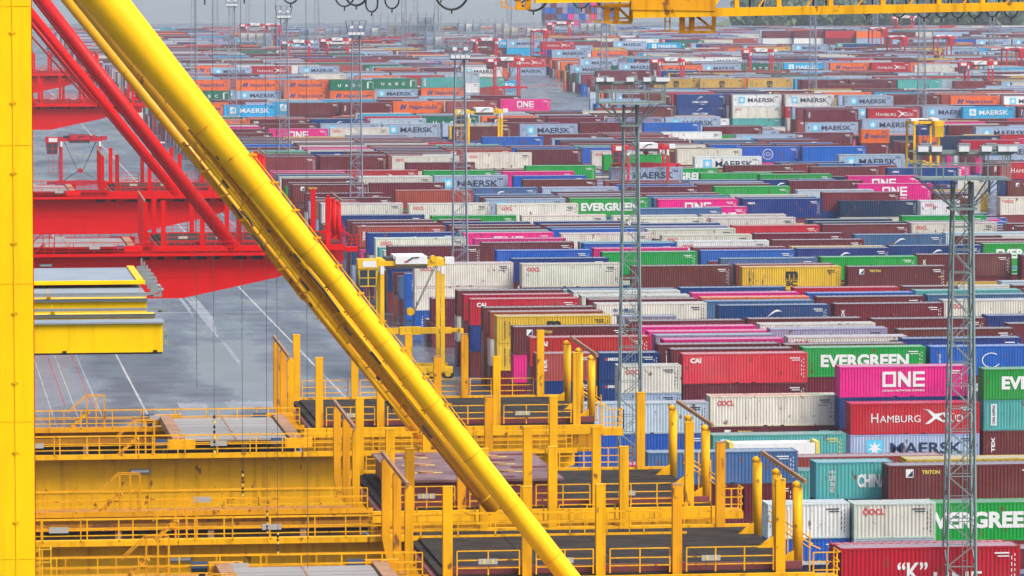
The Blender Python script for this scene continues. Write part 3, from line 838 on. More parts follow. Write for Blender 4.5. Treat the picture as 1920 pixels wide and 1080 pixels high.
# ---------------------------------------------------------------- container lettering
CURVES = {}
def text_mesh(txt, res=2, off=0.0):
    k = (txt, res, off)
    if k in CURVES: return CURVES[k]
    c = bpy.data.curves.new('t', 'FONT'); c.body = txt; c.size = 1.0; c.resolution_u = res; c.offset = off; c.fill_mode = 'FRONT'
    o = bpy.data.objects.new('t', c); COL.objects.link(o)
    bpy.context.view_layer.update()
    me = bpy.data.meshes.new_from_object(o.evaluated_get(bpy.context.evaluated_depsgraph_get()))
    vs_ = [(v.co.x, v.co.y) for v in me.vertices]; fs = [tuple(p.vertices) for p in me.polygons]
    x0 = min(p[0] for p in vs_); x1 = max(p[0] for p in vs_); y0 = min(p[1] for p in vs_); y1 = max(p[1] for p in vs_)
    vs_ = [((x - x0) / (x1 - x0), (y - y0) / (y1 - y0)) for x, y in vs_]
    bpy.data.objects.remove(o); bpy.data.curves.remove(c); bpy.data.meshes.remove(me)
    CURVES[k] = (vs_, fs)
    return CURVES[k]
class Print:
    """flat lettering on the x-z plane just proud of the side"""
    def __init__(s): s.v, s.f, s.m = [], [], []
    def poly(s, pts, m, y=-.008):
        n = len(s.v); s.v += [(x, y, z) for x, z in pts]; s.f.append(tuple(range(n, n + len(pts)))); s.m.append(m)
    def text(s, t, x0, x1, z0, z1, m, off=.0, vert=False, y=-.008, res=2):
        vs_, fs = text_mesh(t, res, off); n = len(s.v)
        for a, b in vs_:
            if vert: s.v.append((x0 + (1 - b) * 0 + b * (x1 - x0) if False else x1 - b * (x1 - x0), y, z0 + a * (z1 - z0)))
            else: s.v.append((x0 + a * (x1 - x0), y, z0 + b * (z1 - z0)))
        s.f += [tuple(i + n for i in f) for f in fs]; s.m += [m] * len(fs)
    def stack(s, chars, x0, x1, z0, z1, m, off=.02):
        h = (z1 - z0) / len(chars)
        for i, c in enumerate(chars): s.text(c, x0, x1, z1 - (i + 1) * h + h * .12, z1 - i * h, m, off)
    def rect(s, x0, x1, z0, z1, m, y=-.008): s.poly([(x0, z0), (x1, z0), (x1, z1), (x0, z1)], m, y)
    def star(s, cx, cz, r, m, y):
        p = []
        for k in range(14):
            g_ = PI / 2 + 2 * PI * k / 14; q = r if k % 2 == 0 else r * .38
            p.append((cx + q * math.cos(g_), cz + q * math.sin(g_)))
        n = len(s.v); s.v.append((cx, y, cz)); s.v += [(x, y, z) for x, z in p]
        for k in range(14): s.f.append((n, n + 1 + k, n + 1 + (k + 1) % 14)); s.m.append(m)
LC = [('white', (.80, .80, .79)), ('navy', (.012, .025, .07)), ('logo_red', (.65, .02, .03)), ('logo_cyan', (.10, .55, .80)), ('logo_black', (.015, .015, .015)), ('logo_yellow', (.80, .60, .10)), ('logo_blue', (.02, .06, .22))]
WHT, NAV, RED, CYA, BLK, YEL, BLU = range(7)
def marks(p, L, c):
    for k in range(4): p.rect(L - .62, L - .56, .7 + k * .42, .95 + k * .42, c)
    p.rect(L - 1.75, L - .75, 2.36, 2.46, c); p.rect(L - 1.55, L - .75, 2.16, 2.24, c)
    for k in range(6): p.rect(L - .40, L - .34, .5 + k * .34, .68 + k * .34, c)
def logo_print(lg, L, res=2):
    p = Print(); k = L / 12.19
    T = lambda *a, **kw: p.text(*a, res=res, **kw)
    if lg in ('MAE', 'MAC'):
        if L < 7:
            if lg == 'MAE': p.rect(.7, 1.6, 1.1, 2.0, CYA, -.006)
            p.star(1.15, 1.55, .42, WHT, -.012); T('MAERSK', 1.9, 5.2, 1.2, 1.85, NAV if lg == 'MAE' else WHT, off=.025)
        else:
            p.rect(1.5, 3.05, .85, 2.4, CYA if lg == 'MAE' else WHT, -.006)
            p.star(2.28, 1.62, .72, WHT if lg == 'MAE' else CYA, -.012)
            T('MAERSK', 3.75, 10.6, 1.05, 2.12, NAV if lg == 'MAE' else WHT, off=.018)
        marks(p, L, NAV)
    elif lg == 'ONE':
        x0, x1 = (4.05, 8.1) if L > 7 else (1.4, 4.4)
        hgt = 1.45 if L > 7 else 1.1
        wl = (x1 - x0); t_ = .27 * hgt / 1.45
        z0 = .95; z1 = z0 + hgt
        a0, a1 = x0, x0 + wl * .32                       # squared O
        p.rect(a0, a0 + t_, z0, z1, WHT); p.rect(a1 - t_, a1, z0, z1, WHT); p.rect(a0 + t_, a1 - t_, z0, z0 + t_, WHT); p.rect(a0 + t_, a1 - t_, z1 - t_, z1, WHT)
        b0, b1 = x0 + wl * .37, x0 + wl * .67
        p.rect(b0, b0 + t_, z0, z1, WHT); p.rect(b1 - t_, b1, z0, z1, WHT); p.poly([(b0 + t_, z1), (b0 + t_, z1 - .45 * hgt), (b1 - t_, z0), (b1 - t_, z0 + .45 * hgt)], WHT)
        c0, c1 = x0 + wl * .72, x1
        p.rect(c0, c0 + t_, z0, z1, WHT)
        for q in (z0, (z0 + z1 - t_) / 2, z1 - t_): p.rect(c0 + t_, c1, q, q + t_, WHT)
        T('OCEAN NETWORK EXPRESS', x0, x1, .52, .70, WHT, off=.02); marks(p, L, WHT)
    elif lg == 'OOC':
        T('OOCL', .65, 2.25, 1.98, 2.48, RED, off=.025); marks(p, L, NAV)
        if L > 7: p.rect(L - 1.9, L - .9, 1.9, 1.96, NAV)
    elif lg == 'EVG':
        T('EVERGREEN', 1.7, 10.5, .95, 2.2, WHT, off=.045); marks(p, L, WHT)
    elif lg == 'HAM':
        T('H', 1.95, 2.6, 1.1, 1.95, WHT); T('AMBURG', 2.75, 6.6, 1.1, 1.75, WHT)
        p.poly([(6.75, 2.35), (7.1, 2.3), (7.8, 1.55), (7.0, .9), (7.45, .95), (8.05, 1.4), (8.9, 1.0), (8.35, 1.62), (8.95, 2.0), (8.0, 1.85), (7.4, 2.25)], WHT)
        T('S', 8.75, 9.3, 1.1, 1.95, WHT); T('ÜD', 9.45, 10.6, 1.1, 1.9, WHT); marks(p, L, WHT)
    elif lg == 'HAP':
        a = 1.6 * k if L > 7 else .7
        sc = 1.0 if L > 7 else .62
        for q in (0, .75): p.poly([(a + q * sc, 1.0), (a + (q + .5) * sc, 1.0), (a + (q + .95) * sc, 2.15), (a + (q + .45) * sc, 2.15)], BLU)
        p.rect(a + .3 * sc, a + 1.4 * sc, 1.45, 1.75, BLU, -.010)
        T('Hapag-Lloyd', a + 2.3 * sc, (10.4 if L > 7 else 5.4), .85, 1.95, BLU, off=.02); marks(p, L, BLU)
    elif lg == 'MSC':
        cx = L / 2
        T('m', cx - .75, cx + .75, 1.45, 2.35, BLK, off=.06); p.rect(cx - .85, cx + .85, 1.28, 1.36, BLK); T('SC', cx - .7, cx + .7, .55, 1.18, BLK, off=.05)
        T('MEDITERRANEAN SHIPPING', .75, .98, .5, 2.4, BLK, vert=True); T('MSC GROUP', 1.25, 1.45, .8, 2.3, BLK, vert=True); marks(p, L, BLK)
    elif lg in ('CMA', 'CM2'):
        cx = L / 2 if lg == 'CMA' else 5.6
        n = 10
        for i in range(n):
            a, b = i / n, (i + 1) / n
            f = lambda q: (cx - .9 + 1.8 * q, 1.45 + .75 * math.sin(q * PI * .62))
            tA, tB = .34 * math.sin(PI * min(1, a + .05)) * (a * .7 + .3), .34 * math.sin(PI * min(1, b + .02)) * (b * .7 + .3)
            (xa, za), (xb, zb_) = f(a), f(b)
            p.poly([(xa, za), (xb, zb_), (xb, zb_ + tB), (xa, za + tA)], WHT)
        T('CMA CGM', cx - 1.9, cx + 1.9, .75, 1.25, WHT, off=.03)
        if lg == 'CM2': p.poly([(5.2, .55), (6.4, .35), (7.0, .5), (6.4, .45)], WHT)
        marks(p, L, WHT)
    elif lg == 'CAI': T('CAI', .7, 1.75, 2.0, 2.5, WHT, off=.05); marks(p, L, WHT)
    elif lg == 'TEX': T('TEX', .75, 1.1, .9, 2.3, WHT, off=.04, vert=True); marks(p, L, WHT)
    elif lg == 'TRI':
        p.rect(1.35, 1.95, 1.95, 2.6, WHT, -.006); p.poly([(1.45, 2.02), (1.9, 2.02), (1.9, 2.5)], NAV, -.012)
        T('TRITON', 2.6, 4.0, 2.2, 2.5, YEL, off=.03); marks(p, L, WHT)
        for q in range(3): p.rect(L - 1.0 + q * .2, L - .88 + q * .2, 1.5, 1.62, YEL)
    elif lg == 'SEA': p.rect(.55, .75, 2.1, 2.35, RED); T('seaco', .85, 1.9, 2.08, 2.4, WHT, off=.03); marks(p, L, WHT)
    elif lg == 'UAS':
        for i, c in enumerate('UASC'): T(c, 2.2 + i * 1.9, 3.0 + i * 1.9, 1.0, 1.8, WHT, off=.03)
        p.rect(10.1, 10.5, .6, 2.3, WHT); marks(p, L, WHT)
    elif lg == 'CHN':
        T('CHINA', 3.25, 5.6, .9, 1.95, WHT, off=.045); p.stack('中国海运', 1.05, 1.5, .5, 2.3, WHT, .0)
    elif lg == 'CSC':
        p.rect(.7, 1.25, .5, 2.5, WHT, -.006); T('CHINA SHIPPING', .82, 1.12, .6, 2.4, NAV, off=.03, vert=True, y=-.012); marks(p, L, YEL)
    elif lg == 'KLN':
        T('“K”', 3.85, 5.9, .6, 1.9, WHT, off=.02); T('LINE', 6.3, 9.6, .35, 1.2, WHT, off=.02); marks(p, L, WHT)
    elif lg == 'COS':
        T('CHINA', .8, 1.05, .7, 2.2, WHT, vert=True); n = 22
        cx = L / 2 if L > 7 else 4.3
        for i in range(n - 5):
            a, b = 2 * PI * i / n + .9, 2 * PI * (i + 1) / n + .9
            p.poly([(cx + .95 * math.cos(a), 1.5 + .75 * math.sin(a)), (cx + .95 * math.cos(b), 1.5 + .75 * math.sin(b)), (cx + .85 * math.cos(b), 1.5 + .66 * math.sin(b)), (cx + .85 * math.cos(a), 1.5 + .66 * math.sin(a))], WHT)
        marks(p, L, WHT)
    elif lg == 'GLO':
        n = 24; cx = L / 2
        for r0, r1, sz in ((1.0, .9, 1.0), (.75, .68, .35), (.35, .28, 1.0)):
            for i in range(n):
                a, b = 2 * PI * i / n, 2 * PI * (i + 1) / n
                p.poly([(cx + r0 * math.cos(a), 1.45 + r0 * sz * math.sin(a)), (cx + r0 * math.cos(b), 1.45 + r0 * sz * math.sin(b)), (cx + r1 * math.cos(b), 1.45 + r1 * sz * math.sin(b)), (cx + r1 * math.cos(a), 1.45 + r1 * sz * math.sin(a))], WHT)
        marks(p, L, WHT)
    elif lg == 'CS2':
        T('中海集运', 1.8, 4.2, 1.9, 2.4, BLU, off=.02); T('CHINA SHIPPING', 1.8, 4.2, 1.55, 1.78, BLU, off=.03); marks(p, L, NAV)
    else: marks(p, L, WHT)
    return p

# ---------------------------------------------------------------- containers
def cbase(*c):
    q = srgb(*c, .86); m_ = max(q)
    return tuple(m_ * (v / m_) ** 1.12 for v in q)          # paint before the air pales it
CC = dict(M=cbase(112, 40, 50), m=cbase(138, 56, 62), n=cbase(166, 78, 66), w=cbase(226, 222, 210), W=cbase(242, 242, 240), b=cbase(18, 100, 192), B=cbase(12, 60, 128), s=cbase(72, 110, 156),
          v=cbase(158, 154, 182), g=cbase(0, 160, 66), R=cbase(196, 30, 52), r=cbase(212, 66, 70), p=cbase(238, 24, 148), l=cbase(172, 188, 212), e=cbase(190, 204, 218), y=cbase(238, 196, 56),
          c=cbase(92, 180, 176), d=cbase(24, 42, 80), K=cbase(200, 0, 40), o=cbase(246, 122, 38), C=cbase(40, 180, 228), G=cbase(26, 116, 88), t=cbase(210, 172, 82))
CN = dict(M='maroon', m='dull red', n='brick red', w='off-white', W='white', b='bright blue', B='navy blue', s='slate blue', v='lavender grey', g='green', R='red', r='coral red', p='magenta', l='pale grey', e='two-tone pale grey',
          y='yellow', c='turquoise', d='dark navy', K='crimson', o='orange', C='sky blue', G='dark green', t='mustard')
LN = {'MAE': 'with star panel and dark name', 'MAC': 'with star and white name', 'ONE': 'with three huge white letters', 'OOC': 'with small red name', 'EVG': 'with long white name', 'HAM': 'with white name and flag', 'HAP': 'with dark blue name', 'MSC': 'with black stacked letters',
      'CMA': 'with white swoosh', 'CM2': 'with white arcs and name', 'CAI': 'with small white initials', 'TEX': 'with upright white letters', 'TRI': 'with small square badge', 'SEA': 'with small white corner name', 'UAS': 'with four spaced white letters', 'CHN': 'with short white word',
      'CSC': 'with upright white plate', 'KLN': 'with quoted white initial', 'COS': 'with white ring emblem', 'GLO': 'with white globe emblem', 'CS2': 'with blue characters', '-': 'without large lettering'}
Wd, Hh = 2.44, 2.9
def container_meshes(L):
    P_ = M['steel_paint']; out = {}
    def corr(length, z0, z1, pitch=.28, dep=.036):
        mb = MB(); n = int(length / pitch); pitch = length / n; pts = []
        for i in range(n):
            x = i * pitch
            pts += [(x, dep), (x + pitch * .24, dep), (x + pitch * .5, 0), (x + pitch * .74, 0)]
        pts.append((length, dep))
        vs_ = [(x, y, z0) for x, y in pts] + [(x, y, z1) for x, y in pts]; k = len(pts)
        mb.add(vs_, [(i, i + 1, k + i + 1, k + i) for i in range(k - 1)])
        return mb
    side = corr(L - .3, .17, Hh - .14)
    side.v = [(x + .15, y + .012, z) for x, y, z in side.v]
    out['side_panel'] = side.mesh('side_panel', P_)
    end = corr(Wd - .3, .17, Hh - .14, .24)
    end.v = [(y + .012, Wd - .15 - x, z) for x, y, z in end.v]
    out['end_wall'] = end.mesh('end_wall', P_)
    d = MB()
    for k in range(2): d.box(.03, .06, .16 + k * 1.07, 1.21 + k * 1.07, .18, Hh - .15)
    for y in (.42, .92, 1.52, 2.02):
        d.tube((.015, y, .16), (.015, y, Hh - .16), .024, 6)
    for y in (.67, 1.77): d.box(.005, .03, y - .22, y + .22, 1.05, 1.12)
    out['door'] = d.mesh('door', P_)
    rf = MB(); n = int(L / .6); pz = Hh - .03
    pts = []
    for i in range(n):
        x = .12 + i * (L - .24) / n; q = (L - .24) / n
        pts += [(x, pz - .02), (x + q * .45, pz - .02), (x + q * .5, pz), (x + q * .95, pz)]
    pts.append((L - .12, pz - .02)); k = len(pts)
    rf.add([(x, .07, z) for x, z in pts] + [(x, Wd - .07, z) for x, z in pts], [(i, i + 1, k + i + 1, k + i) for i in range(k - 1)])
    out['roof'] = rf.mesh('roof', M['roof_paint'])
    fr = MB()
    for x in (0, L - .15):
        for y in (0, Wd - .15): fr.box(x, x + .15, y, y + .15, .12, Hh - .12)
    for y in (0, Wd - .06):
        fr.box(.18, L - .18, y, y + .06, Hh - .14, Hh - .02); fr.box(.18, L - .18, y, y + .05, .02, .17)
    for x in (0, L - .1):
        fr.box(x, x + .1, .16, Wd - .16, Hh - .14, Hh - .02); fr.box(x, x + .1, .16, Wd - .16, .02, .17)
    out['frame'] = fr.mesh('frame', P_)
    cs = MB()
    for x in (-.004, L - .174):
        for y in (-.004, Wd - .158):
            for z in (0, Hh - .118): cs.box(x, x + .178, y, y + .162, z, z + .118)
    out['corner_castings'] = cs.mesh('corner_castings', P_)
    fl = MB().box(.1, L - .1, .06, Wd - .06, .05, .12)
    if L > 7:
        for x in (5.1, 6.7): fl.box(x, x + .36, -.004, .02, .02, .13)
    out['floor'] = fl.mesh('floor', M['black'])
    return out
CM = {20: container_meshes(6.06), 40: container_meshes(12.19)}
LM = {}
def letter_mesh(lg, L, col):
    k = (lg, L > 7, col in 'wWlevyt' if lg == '-' else 0)
    if k not in LM:
        p = logo_print(lg, L, 3)
        if k[2]: p.m = [NAV] * len(p.m)
        me = bpy.data.meshes.new('lettering'); me.from_pydata(p.v, [], p.f)
        used = sorted(set(p.m))
        for q in used: me.materials.append(M[LC[q][0]])
        me.polygons.foreach_set('material_index', [used.index(q) for q in p.m]); me.update()
        LM[k] = me
    return LM[k]
